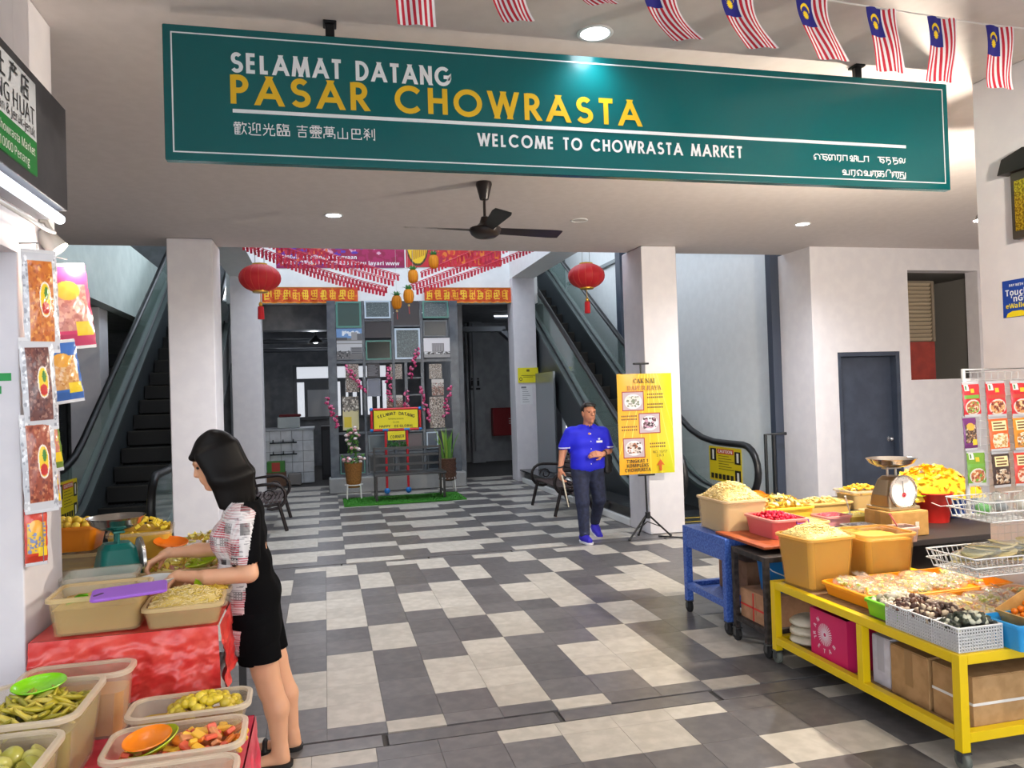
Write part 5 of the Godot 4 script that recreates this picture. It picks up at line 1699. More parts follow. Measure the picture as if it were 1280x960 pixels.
func flower_pot(at: Vector3, label: String, flowers: bool) -> void:
	var t := thing("flower_pot" if flowers else "snake_plant", label, "plant", at)
	var wm := mat(col(226, 224, 222), 0.4)
	for k in 4:
		var a := PI / 4 + k * PI / 2
		var d := V(cos(a), 0, sin(a))
		var b := MB.new(); b.tube([d * 0.17, d * 0.15 + V(0, 0.27, 0)], 0.012, 6)
		obj("stand_leg", b, wm, t)
	var b := MB.new(); b.tube(ring_pts(V(0, 0.25, 0), 0.15, 16), 0.01, 6, true); obj("stand_ring", b, wm, t)
	b = MB.new()
	var c1 := nmat("basket_light", col(120, 78, 34), col(158, 108, 52), 6.0, 0.8)
	var c2 := nmat("basket_dark", col(70, 44, 34), col(104, 70, 52), 6.0, 0.8)
	if flowers:
		b.lathe([Vector2(0, 0.2), Vector2(0.10, 0.2), Vector2(0.125, 0.3), Vector2(0.155, 0.62), Vector2(0.15, 0.62), Vector2(0.12, 0.58), Vector2(0, 0.57)], 24)
		obj("pot", b, c1, t)
	else:
		var prof := [Vector2(0, 0.2), Vector2(0.11, 0.2)]
		for k in 9:
			prof.append(Vector2(0.165 if k % 2 == 0 else 0.15, 0.23 + k * 0.045))
		prof.append(Vector2(0.13, 0.60)); prof.append(Vector2(0, 0.58))
		b.lathe(prof, 24)
		obj("pot", b, c2, t)
	if flowers:
		var gm := mat(col(70, 120, 40), 0.6)
		b = MB.new()
		for k in 110:
			var h := rng.randf_range(0.58, 1.2)
			var r := (0.18 if h < 0.75 else 0.10) * sqrt(rng.randf())
			var a := rng.randf() * TAU
			b.blob(V(cos(a) * r, h, sin(a) * r), V(0.035, 0.008, 0.02), Basis(V(rng.randf(), rng.randf(), 0.3).normalized(), rng.randf() * 3.0), 6, 4)
		tag(obj("foliage", b, gm, t), "", "", "", "stuff")
		for k in 34:
			var low := k < 14
			var h := rng.randf_range(0.60, 0.74) if low else rng.randf_range(0.8, 1.22)
			var r := rng.randf_range(0.1, 0.2) if low else rng.randf_range(0.04, 0.12)
			var a := rng.randf() * TAU
			b = MB.new()
			b.blob(Vector3.ZERO, V(0.034, 0.026, 0.034), Basis(), 8, 6, 0.15, k)
			var o := obj("bloom", b, [mat(col(236, 220, 222), 0.6), mat(col(224, 160, 170), 0.6)][k % 2], t)
			o.position = V(cos(a) * r, h, sin(a) * r)
	else:
		for k in 16:
			var a := rng.randf() * TAU
			var r := rng.randf_range(0.0, 0.09)
			var h := rng.randf_range(0.38, 0.60)
			var lean := V(cos(a), 0, sin(a)) * rng.randf_range(0.05, 0.16)
			var s := V(cos(a * 1.7 + k), 0, sin(a * 1.7 + k)) * 0.024
			b = MB.new()
			b.sheet(2, 8, func(u: float, v: float) -> Vector3:
				var w := (1.0 - pow(v, 3.0)) * (0.7 + 0.5 * v)
				return V(cos(a) * r, 0.57, sin(a) * r) + lean * v * v + V(0, h * v, 0) + s * (u - 0.5) * 2.0 * w + lean.normalized() * 0.006 * (1.0 - absf(u - 0.5) * 2.0))
			obj("leaf", b, plastic(col(150, 180, 70) if k % 3 == 0 else col(96, 146, 52), 0.2, 0.5), t)

func ring_pts(c: Vector3, r: float, n: int) -> Array:
	var p := []
	for k in n:
		var a := TAU * k / n
		p.append(c + V(cos(a) * r, 0, sin(a) * r))
	return p
# ---------------------------------------------------------------- stall things
func rrect(w: float, d: float, r: float, y: float, n := 5) -> Array:
	var p := []
	r = minf(r, minf(w, d) * 0.49)
	for q in [[1, 1, 0.0], [-1, 1, PI / 2], [-1, -1, PI], [1, -1, PI * 1.5]]:
		for k in n + 1:
			var a: float = q[2] + PI / 2 * k / n
			p.append(V(q[0] * (w / 2 - r) + cos(a) * r, y, q[1] * (d / 2 - r) + sin(a) * r))
	return p

func loft(b: MB, rings: Array, cap0 := true, cap1 := true) -> void:
	var m: int = rings[0].size()
	var cs := []
	for r in rings:
		var c := Vector3.ZERO
		for p in r: c += p
		cs.append(c / m)
	for i in rings.size() - 1:
		for k in m:
			var l := (k + 1) % m
			var a: Vector3 = rings[i][k]; var bb: Vector3 = rings[i][l]; var c: Vector3 = rings[i + 1][l]; var d: Vector3 = rings[i + 1][k]
			if (a - c).length() < 1e-6: continue
			var f := (c - a).cross(bb - d)
			var nn := func(e: int) -> Vector3:
				var q := (e - 1 + m) % m
				var w := (e + 1) % m
				var tan: Vector3 = rings[i][w] - rings[i][q] + rings[i + 1][w] - rings[i + 1][q]
				var g: Vector3 = (rings[i + 1][e] - rings[i][e]).cross(tan)
				if g.length() < 1e-9: g = f
				if g.dot(f) < 0.0: g = -g
				return g.normalized()
			var na: Vector3 = nn.call(k); var nb: Vector3 = nn.call(l)
			# keep the sign that points away from the hollow as given by ring order
			b.tri(a, bb, c, na, nb, nb)
			b.tri(a, c, d, na, nb, na)
	for e in [0, rings.size() - 1]:
		if (e == 0 and not cap0) or (e > 0 and not cap1): continue
		for k in m:
			b.tri(cs[e], rings[e][k], rings[e][(k + 1) % m], Vector3.DOWN if e == 0 else Vector3.UP, Vector3.DOWN if e == 0 else Vector3.UP, Vector3.DOWN if e == 0 else Vector3.UP)

func tub_shape(w: float, d: float, h: float, taper: float, r: float, lip: float, th := 0.005) -> Array: # [body, rim]
	var b := MB.new()
	loft(b, [rrect(w * taper, d * taper, r, 0), rrect(w, d, r, h - 0.012)], true, false)
	loft(b, [rrect(w - th * 2, d - th * 2, r, h - 0.004), rrect(w * taper - th * 2, d * taper - th * 2, r, th)], false, true)
	var q := MB.new()
	loft(q, [rrect(w, d, r, h - 0.014), rrect(w + lip * 2, d + lip * 2, r + lip, h - 0.016), rrect(w + lip * 2, d + lip * 2, r + lip, h - 0.003), rrect(w + lip, d + lip, r + lip * 0.5, h), rrect(w - th * 2, d - th * 2, r, h), rrect(w - th * 2, d - th * 2, r, h - 0.012)], false, false)
	return [b, q]

func tub(called: String, label: String, at: Vector3, w: float, d: float, h: float, ma: StandardMaterial3D, turn := 0.0, taper := 0.88, r := 0.04, lip := 0.01, rim: Material = null, group := "") -> Node3D:
	var t := thing(called, label, "tub", at, turn, group)
	var s := tub_shape(w, d, h, taper, r, lip)
	obj("body", s[0], ma, t)
	obj("rim", s[1], rim if rim else (milk(Color(ma.albedo_color.r, ma.albedo_color.g, ma.albedo_color.b), 0.6, "rim" + ma.albedo_color.to_html()) if ma.transparency != BaseMaterial3D.TRANSPARENCY_DISABLED else ma), t)
	return t

var heap_n := FastNoiseLite.new()
func heap(called: String, label: String, cat: String, at: Vector3, w: float, d: float, depth: float, rise: float, bump: float, ma: Material, turn := 0.0, grain := 30.0) -> void:
	# a mass nobody could count, filling a tub from below its top and mounding above
	heap_n.frequency = 1.0
	var b := MB.new()
	b.sheet(36, 28, func(u: float, v: float) -> Vector3:
		var x := (u - 0.5) * w
		var z := (0.5 - v) * d
		var e := pow(maxf(0.0, 1.0 - pow(absf(u - 0.5) * 2.0, 3.0)) * maxf(0.0, 1.0 - pow(absf(v - 0.5) * 2.0, 3.0)), 0.6)
		var nz := heap_n.get_noise_3d(x * grain + at.x * 9.0, z * grain, at.z * 7.0) + 0.6 * heap_n.get_noise_3d(x * grain * 2.3, z * grain * 2.3, 5.0 + at.x)
		return V(x, depth + e * rise + nz * bump, z))
	# skirt down to the tub floor
	var o := obj(called, b, ma)
	o.position = at
	o.rotation.y = turn
	tag(o, label, cat, "", "stuff")

func shreds(called: String, label: String, cat: String, at: Vector3, w: float, d: float, depth: float, rise: float, n: int, mats: Array, turn := 0.0, ln := 0.05, rad := 0.0035) -> void:
	# shredded pickle: many thin curls, kind stuff, in two tones
	var bs := []
	for m in mats: bs.append(MB.new())
	for i in n:
		var x := rng.randf_range(-0.5, 0.5) * w * 0.97
		var z := rng.randf_range(-0.5, 0.5) * d * 0.97
		var e := maxf(0.0, 1.0 - pow(absf(x / w) * 2.0, 2.5)) * maxf(0.0, 1.0 - pow(absf(z / d) * 2.0, 2.5))
		var y := depth + e * rise * rng.randf_range(0.85, 1.05)
		var a := rng.randf() * TAU
		var dir := V(cos(a), rng.randf_range(-0.3, 0.3), sin(a)) * ln * rng.randf_range(0.5, 1.0)
		var p0 := V(x, y, z)
		var c := V(-sin(a), 0.6, cos(a)) * ln * rng.randf_range(0.05, 0.3)
		bs[i % mats.size()].tube([p0 - dir * 0.5, p0 + c, p0 + dir * 0.5], rad, 4)
	for k in mats.size():
		var o := obj(called, bs[k], mats[k])
		o.position = at
		o.rotation.y = turn
		tag(o, label if k == 0 else label + ", darker strands", cat, "", "stuff")

func piece_mesh(kind: String, v: int) -> ArrayMesh:
	var b := MB.new()
	match kind:
		"slice": # curved flat crescent
			var k := 0.9 + 0.1 * v
			b.sheet(3, 8, func(u: float, w: float) -> Vector3:
				var a := (w - 0.5) * 1.7
				var wd := 0.011 * sin(PI * clampf(w, 0.04, 0.96))
				return V(sin(a) * 0.034 * k, 0.004 * cos(u * PI) + 0.004, cos(a) * 0.034 * k - 0.026 + (u - 0.5) * 2.0 * wd))
			b.sheet(3, 8, func(u: float, w: float) -> Vector3:
				var a := (w - 0.5) * 1.7
				var wd := 0.011 * sin(PI * clampf(w, 0.04, 0.96))
				return V(sin(a) * 0.034 * k, -0.005 + 0.003 * sin(u * PI), cos(a) * 0.034 * k - 0.026 + (u - 0.5) * 2.0 * wd))
		"strip":
			b.blob(Vector3.ZERO, V(0.036 + 0.004 * v, 0.007, 0.010), Basis(), 8, 6, 0.12, v * 2.0)
		"round":
			b.blob(Vector3.ZERO, V(0.017, 0.016, 0.017), Basis(), 10, 7, 0.03, v)
		"cherry":
			b.blob(Vector3.ZERO, V(0.0125, 0.012, 0.0125), Basis(), 9, 6)
		"olive":
			b.blob(Vector3.ZERO, V(0.042, 0.03, 0.032), Basis(), 14, 9, 0.03, v)
		"half":
			b.lathe([Vector2(0, 0), Vector2(0.034, 0), Vector2(0.036, -0.006), Vector2(0.03, -0.02), Vector2(0.016, -0.029), Vector2(0, -0.031)], 14, Transform3D(), 1.25, 0.95)
			b.lathe([Vector2(0, 0.003), Vector2(0.012, 0.0015), Vector2(0.014, 0.0)], 10)
		"chunk":
			b.box(Vector3.ZERO, V(0.042, 0.016, 0.026), 0.005, Basis(V(0.3, 1, 0.2).normalized(), v * 0.6))
		"seed":
			b.blob(Vector3.ZERO, V(0.018, 0.010, 0.012), Basis(), 7, 5, 0.14, v * 1.3)
	return b.mesh()

func scatter(kind: String, mats: Array, n: int, called: String, label: String, cat: String, group: String, at: Vector3, w: float, d: float, depth: float, rise: float, turn := 0.0, scale := 1.0, flatness := 0.6) -> void:
	# countable pieces: each a thing of its own
	var ms := [piece_mesh(kind, 0), piece_mesh(kind, 1), piece_mesh(kind, 2)]
	var bs := Basis(Vector3.UP, turn)
	var cols := int(ceil(sqrt(n * w / d)))
	var rows := int(ceil(float(n) / cols))
	for i in n:
		var u := ((i % cols) + 0.5 + rng.randf_range(-0.45, 0.45)) / cols - 0.5
		var v := ((i / cols) + 0.5 + rng.randf_range(-0.45, 0.45)) / rows - 0.5
		var e := maxf(0.0, 1.0 - pow(absf(u) * 2.0, 2.5)) * maxf(0.0, 1.0 - pow(absf(v) * 2.0, 2.5))
		var p := at + bs * V(u * w, depth + e * rise + rng.randf_range(-0.004, 0.010), v * d)
		var o := put(called, ms[i % 3], mats[rng.randi() % mats.size()])
		var r := Basis(Vector3.UP, rng.randf() * TAU) * Basis(Vector3.RIGHT, rng.randf_range(-1, 1) * flatness) * Basis(Vector3.BACK, rng.randf_range(-1, 1) * flatness)
		var s := scale * rng.randf_range(0.85, 1.15)
		o.transform = Transform3D(r.scaled(V(s, s, s)), p)
		tag(o, label, cat, group)

func dish(called: String, label: String, at: Vector3, r: float, h: float, c: Color, tilt := Vector3.ZERO, elong := 1.0) -> void:
	var b := MB.new()
	b.lathe([Vector2(0, 0), Vector2(r * 0.55, 0), Vector2(r * 0.62, h * 0.15), Vector2(r * 0.9, h * 0.7), Vector2(r, h), Vector2(r * 0.985, h + 0.003), Vector2(r * 0.88, h * 0.72), Vector2(r * 0.58, h * 0.2), Vector2(0, h * 0.12)], 32, Transform3D(), elong, 1.0)
	var o := obj(called, b, plastic(c, 0.25, 0.25))
	o.position = at
	o.rotation = tilt
	tag(o, label, "dish")

func pouch_mesh(w: float, h: float, d: float) -> ArrayMesh:
	var b := MB.new()
	for s in [1.0, -1.0]:
		b.sheet(10, 14, func(u: float, v: float) -> Vector3:
			var e := pow(sin(PI * clampf(u, 0.0, 1.0)), 0.5) * pow(sin(PI * clampf((v - 0.07) / 0.86, 0.0, 1.0)), 0.5)
			var wr := 0.10 * d * sin(u * 17.0 + v * 5.0) * sin(v * 23.0) * e
			var edge := 0.012 * w * sin(v * 60.0) * (1.0 if u < 0.01 or u > 0.99 else 0.0)
			return V((u - 0.5) * w + edge, (v - 0.5) * h, s * (e * d * 0.5 + 0.0008) + s * wr))
	return b.mesh()

func pouch_image(base: Color, bits: Array, extra: int) -> Image:
	var im := canvas(64, 96, base)
	match extra:
		0: # silver strip of preserved fruit with a small oval label
			im.fill(col(196, 198, 204))
			im.fill_rect(Rect2i(10, 10, 44, 76), base)
			speckle(im, Rect2i(10, 10, 44, 76), bits, 260, 1, 3)
			speckle(im, Rect2i(0, 0, 10, 96), [col(230, 232, 236), col(150, 152, 160)], 40, 1, 3)
			speckle(im, Rect2i(54, 0, 10, 96), [col(230, 232, 236), col(150, 152, 160)], 40, 1, 3)
			disc(im, 38, 46, 11, 17, col(236, 226, 214)); disc(im, 38, 46, 9, 15, col(232, 196, 40)); disc(im, 38, 54, 7, 6, col(190, 40, 34)); disc(im, 40, 40, 4, 6, col(70, 130, 50))
		1: # printed pouch with a window of sweets
			im.fill_rect(Rect2i(0, 80, 64, 16), base.darkened(0.1))
			im.fill_rect(Rect2i(6, 24, 52, 52), bits[0])
			speckle(im, Rect2i(6, 24, 52, 52), bits, 160, 2, 4)
			disc(im, 30, 30, 18, 11, col(236, 170, 60)); im.fill_rect(Rect2i(36, 66, 26, 16), col(240, 206, 40))
		2: # spice mix packet: header, bowl below
			im.fill_rect(Rect2i(6, 6, 16, 18), col(236, 234, 226)); im.fill_rect(Rect2i(26, 18, 14, 12), col(240, 190, 40))
			im.fill_rect(Rect2i(9, 9, 5, 12), col(60, 110, 60))
			im.fill_rect(Rect2i(4, 36, 56, 10), bits[0])
			disc(im, 32, 70, 28, 22, col(220, 212, 204)); disc(im, 32, 70, 24, 18, bits[1])
			speckle(im, Rect2i(10, 54, 44, 32), bits, 70, 2, 5)
		3: # two-tone packet with pale heading
			im.fill_rect(Rect2i(8, 12, 48, 28), col(240, 226, 170))
			for k in 3: im.fill_rect(Rect2i(12, 16 + k * 8, 30 + (k * 9) % 12, 4), col(110, 70, 40))
			disc(im, 32, 66, 26, 20, col(230, 220, 200))
			speckle(im, Rect2i(8, 48, 48, 40), bits, 90, 2, 5)
	return im

func pouch(label: String, at: Vector3, rot: Vector3, w: float, h: float, d: float, im: Image, group := "", called := "snack_packet") -> void:
	var t := thing(called, label, "packet", at, 0.0, group)
	t.rotation = rot
	var m := imat(im, 0.22)
	m.clearcoat_enabled = true
	m.clearcoat = 0.6
	m.clearcoat_roughness = 0.15
	put("pouch", pouch_mesh(w, h, d), m, t)
	for s in [1.0, -1.0]:
		var b := MB.new()
		b.box(V(0, s * (h / 2 - 0.004), 0), V(w * 0.98, 0.014, 0.003), 0.001)
		obj("seal", b, mat(col(206, 208, 212), 0.3, 0.4), t)

func weighing_scale(label: String, at: Vector3, turn: float, body: Color, metal: float, pan_r: float, s := 1.0) -> void:
	var t := thing("weighing_scale", label, "scale", at, turn)
	t.scale = V(s, s, s)
	var bm := mat(body, 0.35, metal)
	var b := MB.new()
	b.box(V(0, 0.012, 0), V(0.26, 0.024, 0.22), 0.006)
	obj("base", b, bm if metal < 0.5 else mat(col(186, 170, 140), 0.3, 0.8), t)
	# tapered housing
	b = MB.new()
	loft(b, [rrect(0.23, 0.19, 0.02, 0.024), rrect(0.22, 0.18, 0.03, 0.10), rrect(0.15, 0.15, 0.04, 0.20), rrect(0.10, 0.11, 0.03, 0.225)], true, true)
	obj("housing", b, bm, t)
	b = MB.new()
	b.lathe([Vector2(0.112, 0.0), Vector2(0.115, 0.012), Vector2(0.105, 0.016), Vector2(0.10, 0.010)], 36, Transform3D(Basis(Vector3.RIGHT, PI / 2), V(0, 0.125, 0.092)))
	obj("dial_ring", b, mat(col(190, 186, 180), 0.25, 0.8), t)
	b = MB.new()
	b.lathe([Vector2(0.108, 0.0), Vector2(0.104, 0.010), Vector2(0, 0.011)], 36, Transform3D(Basis(Vector3.RIGHT, PI / 2), V(0, 0.125, 0.092)))
	var face := obj("dial", b, mat(col(228, 226, 224), 0.4), t)
	b = MB.new()
	for k in 40:
		var a := TAU * k / 40.0
		var d2 := Vector2(sin(a), cos(a))
		b.ribbon([d2 * 0.098, d2 * (0.086 if k % 5 == 0 else 0.092)], 0.0018, Transform3D(Basis(), V(0, 0.125, 0.1045)))
	obj("graduations", b, mat(col(40, 40, 44), 0.5), face)
	b = MB.new()
	b.ribbon([Vector2(0.0, -0.03), Vector2(-0.012, 0.075)], 0.004, Transform3D(Basis(), V(0, 0.125, 0.107)))
	obj("pointer", b, mat(col(24, 24, 26), 0.4), face)
	b = MB.new(); b.ribbon(arc(0, -0.02, 0.012, 0.009, 0, 360, 12), 0.012, Transform3D(Basis(), V(0, 0.125, 0.106)))
	obj("emblem", b, mat(col(206, 60, 70), 0.4), face)
	b = MB.new()
	b.tube([V(-0.035, 0.215, 0), V(-0.035, 0.275, 0)], 0.008, 8); b.tube([V(0.035, 0.215, 0), V(0.035, 0.275, 0)], 0.008, 8); b.box(V(0, 0.28, 0), V(0.13, 0.012, 0.05), 0.003)
	obj("pan_support", b, mat(body if metal < 0.5 else col(190, 186, 178), 0.35, metal), t)
	b = MB.new()
	b.lathe([Vector2(0, 0.288), Vector2(pan_r * 0.55, 0.29), Vector2(pan_r * 0.85, 0.315), Vector2(pan_r * 0.97, 0.345), Vector2(pan_r, 0.347), Vector2(pan_r * 0.96, 0.341), Vector2(pan_r * 0.83, 0.318), Vector2(pan_r * 0.5, 0.295), Vector2(0, 0.293)], 36)
	obj("pan", b, mat(col(206, 204, 200), 0.18, 1.0), t)

func cloth_table(called: String, label: String, x0: float, x1: float, z0: float, z1: float, top: float, drop: float, ma: Material, called_cloth: String, label_cloth: String) -> void:
	# z0 nearer the viewer
	var cx := (x0 + x1) / 2
	var cz := (z0 + z1) / 2
	var t := thing(called, label, "table", V(cx, 0, cz))
	obj("tabletop", slab(x0 - cx + 0.02, x1 - cx - 0.02, top - 0.035, top - 0.006, z0 - cz - 0.02, z1 - cz + 0.02, null, 0.004), mat(col(140, 120, 96), 0.7), t)
	for x in [x0 - cx + 0.06, x1 - cx - 0.06]:
		for z in [z0 - cz - 0.06, z1 - cz + 0.06]:
			obj("leg", slab(x - 0.02, x + 0.02, 0, top - 0.035, z - 0.02, z + 0.02), mat(col(90, 92, 96), 0.4, 0.5), t)
	var c := thing(called_cloth, label_cloth, "tablecloth", V(cx, 0, cz))
	var b := MB.new()
	var w := (x1 - x0) / 2
	var d := (z0 - z1) / 2
	b.sheet(30, 20, func(u: float, v: float) -> Vector3:
		return V((u * 2 - 1) * w, top + 0.002 * sin(u * 20.0) * sin(v * 17.0), (1 - v * 2) * d))
	obj("top_sheet", b, ma, c)
	for side in 4:
		b = MB.new()
		b.sheet(70, 26, func(u: float, v: float) -> Vector3:
			var e := 1.0 - v
			heap_n.frequency = 1.0
			var along := u * (w if side % 2 == 0 else d) * 2.0
			var wv := 0.010 * sin(u * 19.0 + side * 2.0) * e + 0.007 * sin(u * 47.0 + e * 4.0) * e + 0.012 * e * e
			var n1 := heap_n.get_noise_2d(along * 3.0 + e * 1.2, e * 1.6 + side * 9.0)
			var n2 := heap_n.get_noise_2d(along * 6.0 - e * 2.0, e * 3.0 + side * 5.0)
			var crease := (0.030 * (0.35 - absf(n1)) + 0.014 * (0.3 - absf(n2))) * minf(1.0, e * 3.0) + 0.004
			var y := top - e * drop * (1.0 + 0.03 * sin(u * 7.0 + side))
			var o := wv + crease + 0.002
			match side:
				0: return V((u * 2 - 1) * (w + e * 0.01), y, d + o)
				1: return V(w + o, y, (1 - u * 2) * d)
				2: return V((1 - u * 2) * w, y, -d - o)
			return V(-w - o * 0.1, y, (u * 2 - 1) * d))
		obj("hanging_side", b, ma, c)

func wire_basket(called: String, label: String, at: Vector3, w: float, d: float, h: float, c: Color, turn := 0.0, step := 0.03, r := 0.0025, group := "") -> Node3D:
	var t := thing(called, label, "basket", at, turn, group)
	var m := mat(c, 0.4)
	var b := MB.new()
	for y in [0.0, h * 0.5, h]:
		var k := 1.0 if y > 0.0 else 0.92
		b.tube([V(-w / 2 * k, y, -d / 2 * k), V(w / 2 * k, y, -d / 2 * k), V(w / 2 * k, y, d / 2 * k), V(-w / 2 * k, y, d / 2 * k)], r * 1.6, 5, true)
	obj("rim_wires", b, m, t)
	b = MB.new()
	var n := int(w / step)
	for i in n + 1:
		var x := -w / 2 + w * i / n
		b.tube([V(x, h, d / 2), V(x * 0.92, 0, d / 2 * 0.92), V(x * 0.92, 0, -d / 2 * 0.92), V(x, h, -d / 2)], r, 4)
	n = int(d / step)
	for i in n + 1:
		var z := -d / 2 + d * i / n
		b.tube([V(w / 2, h, z), V(w / 2 * 0.92, 0, z * 0.92), V(-w / 2 * 0.92, 0, z * 0.92), V(-w / 2, h, z)], r, 4)
	tag(obj("wires", b, m, t), "", "", "", "stuff")
	return t
# ---------------------------------------------------------------- left stall
func build_left() -> void:
	var tan := milk(col(220, 194, 140), 0.28, "tan_tub")
	var clear := milk(col(224, 208, 184), 0.22, "milky_tub")
	var redc := nmat("red_plastic", col(204, 48, 46), col(224, 84, 74), 1.4, 0.28, 0.0, Vector3.ONE, 0.0)
	var pinkc := nmat("pink_plastic", col(196, 40, 66), col(220, 72, 92), 1.4, 0.3)
	cloth_table("stall_table", "stall table under a red plastic sheet beside the woman", -1.13, -0.445, -3.33, -4.8, 0.79, 0.27, redc, "plastic_sheet", "crumpled red plastic sheet over the table beside the woman")
	cloth_table("stall_table", "lower stall table carrying the tubs of yellow fruit", -1.14, -0.30, -2.2, -3.17, 0.47, 0.40, pinkc, "plastic_sheet", "pink plastic sheet under the tubs of yellow and orange fruit")
	tag(obj("foam_box", slab(-1.02, -0.48, 0, 0.50, -3.40, -3.95, null, 0.02), mat(col(214, 208, 206), 0.7)), "white foam box under the red sheeted table", "box")
	# near tubs
	tub("pickle_tub", "milky tub of small round yellow fruit", V(-0.505, 0.472, -3.03), 0.40, 0.20, 0.13, clear, 0.03, 0.85, 0.05, 0.012)
	tub("pickle_tub", "milky tub of orange and pink fruit pieces with an orange dish", V(-0.50, 0.472, -2.73), 0.41, 0.25, 0.13, clear, 0.03, 0.85, 0.05, 0.012)
	tub("pickle_tub", "milky tub next to the orange pieces, lowest in the near row", V(-0.475, 0.472, -2.42), 0.37, 0.26, 0.13, clear, 0.03, 0.85, 0.05, 0.012)
	tub("pickle_tub", "tall milky tub of green mango strips under a green dish", V(-0.97, 0.472, -2.89), 0.34, 0.40, 0.245, clear, 0.0, 0.85, 0.06, 0.014)
	tub("pickle_tub", "tall milky tub tucked between the mango strips and the red table", V(-0.92, 0.472, -3.19), 0.36, 0.16, 0.24, clear, 0.0, 0.9, 0.05, 0.014)
	tub("pickle_tub", "tall milky tub of whole green fruit and halves", V(-0.97, 0.472, -2.46), 0.34, 0.36, 0.235, clear, 0.0, 0.85, 0.06, 0.014)
	# what they hold
	var yf := [mat(col(204, 178, 40), 0.3), mat(col(190, 166, 52), 0.3), mat(col(214, 190, 60), 0.3)]
	var of := [mat(col(226, 120, 40), 0.3), mat(col(222, 96, 66), 0.3), mat(col(232, 176, 56), 0.3), mat(col(216, 140, 90), 0.3)]
	var gm := [mat(col(186, 170, 50), 0.3), mat(col(166, 156, 44), 0.3), mat(col(200, 182, 76), 0.3), mat(col(150, 146, 50), 0.3)]
	var am := [mat(col(170, 166, 70), 0.25), mat(col(150, 146, 54), 0.25), mat(col(190, 184, 96), 0.25)]
	obj_fill("brine", "cloudy brine filling the tub of yellow fruit", V(-0.505, 0.472, -3.03), 0.4, 0.2, 0.13, 0.85, 0.07, col(176, 152, 60), 0.03)
	scatter("round", yf, 62, "yellow_fruit", "small round yellow pickled fruit heaped in the milky tub", "fruit", "round yellow fruit in the near tub", V(-0.455, 0.472, -3.03), 0.24, 0.13, 0.088, 0.05, 0.03, 1.05)
	obj_fill("syrup", "orange syrup filling the tub of fruit pieces", V(-0.50, 0.472, -2.73), 0.41, 0.25, 0.13, 0.85, 0.07, col(186, 96, 44), 0.03)
	scatter("chunk", of, 46, "orange_piece", "orange and pink pickled fruit piece in the tub with the orange dish", "fruit", "orange fruit pieces in the near tub", V(-0.42, 0.472, -2.735), 0.24, 0.20, 0.08, 0.04, 0.03, 1.05)
	scatter("chunk", of, 14, "orange_piece", "orange and pink pickled fruit piece in the tub with the orange dish", "fruit", "orange fruit pieces in the near tub", V(-0.60, 0.472, -2.70), 0.16, 0.18, 0.07, 0.02, 0.03, 1.05)
	obj_fill("syrup", "amber syrup in the lowest near tub", V(-0.475, 0.472, -2.42), 0.37, 0.26, 0.13, 0.85, 0.075, col(196, 140, 60), 0.03)
	obj_fill("brine", "green brine filling the tub of mango strips", V(-0.97, 0.472, -2.89), 0.34, 0.4, 0.245, 0.85, 0.185, col(150, 136, 40), 0)
	scatter("strip", gm, 130, "mango_strip", "pickled green mango strip in the tub under the green dish", "fruit", "green mango strips in the tall tub", V(-0.965, 0.472, -2.88), 0.27, 0.32, 0.192, 0.045, 0.0, 1.1, 0.8)
	obj_fill("brine", "orange brine in the tall tub by the red table", V(-0.92, 0.472, -3.19), 0.36, 0.16, 0.24, 0.9, 0.16, col(196, 130, 40), 0)
	obj_fill("brine", "green brine filling the tub of whole green fruit", V(-0.97, 0.472, -2.46), 0.34, 0.36, 0.235, 0.85, 0.172, col(140, 132, 50), 0)
	scatter("olive", am, 18, "green_fruit", "whole green pickled fruit in the tall tub with halves", "fruit", "whole green fruit in the tall tub", V(-0.965, 0.472, -2.46), 0.24, 0.26, 0.178, 0.035, 0.0, 0.9, 1.0)
	scatter("half", am, 12, "fruit_half", "cut half of a green pickled fruit in the tall tub", "fruit", "green fruit halves in the tall tub", V(-0.96, 0.472, -2.47), 0.24, 0.26, 0.195, 0.03, 0.0, 0.9, 0.8)
	dish("round_dish", "bright green plastic dish on the mango strips", V(-0.985, 0.715, -2.99), 0.085, 0.024, col(130, 206, 20), V(0.06, 0, 0.02))
	dish("round_dish", "orange plastic dish resting on a green one in the fruit pieces", V(-0.585, 0.592, -2.72), 0.075, 0.022, col(240, 132, 20), V(0.12, 0, 0.10))
	dish("round_dish", "green yellow plastic dish under the orange one", V(-0.565, 0.575, -2.73), 0.082, 0.024, col(176, 196, 24), V(0.10, 0.0, 0.32))
	# on the red table
	var shreda := [mat(col(196, 166, 92), 0.6), mat(col(168, 134, 70), 0.6)]
	var shredb := [mat(col(226, 206, 150), 0.55), mat(col(212, 184, 84), 0.55)]
	tub("pickle_tub", "tan tub of brown shreds by the purple board", V(-0.91, 0.795, -3.49), 0.34, 0.28, 0.15, tan, 0.06, 0.9, 0.03, 0.01)
	obj_fill("brown_mass", "packed brown pickle filling the tan tub", V(-0.91, 0.795, -3.49), 0.34, 0.28, 0.15, 0.9, 0.1, col(170, 134, 72), 0.06)
	heap("brown_shreds", "light brown pickled shreds in the tan tub", "food", V(-0.91, 0.795, -3.49), 0.31, 0.25, 0.10, 0.02, 0.006, nmat("shred_brown", col(150, 118, 60), col(206, 172, 96), 14.0, 0.6, 0.0, Vector3.ONE, 0.0, true, 0.12), 0.06)
	tub("pickle_tub", "shallow tan tub of pale shredded pickle at the sheet's corner", V(-0.585, 0.795, -3.45), 0.29, 0.24, 0.085, tan, 0.05, 0.9, 0.03, 0.01)
	heap("pale_shreds_base", "mound under the pale shredded pickle", "food", V(-0.58, 0.795, -3.45), 0.26, 0.21, 0.075, 0.045, 0.003, mat(col(206, 180, 110), 0.6), 0.05)
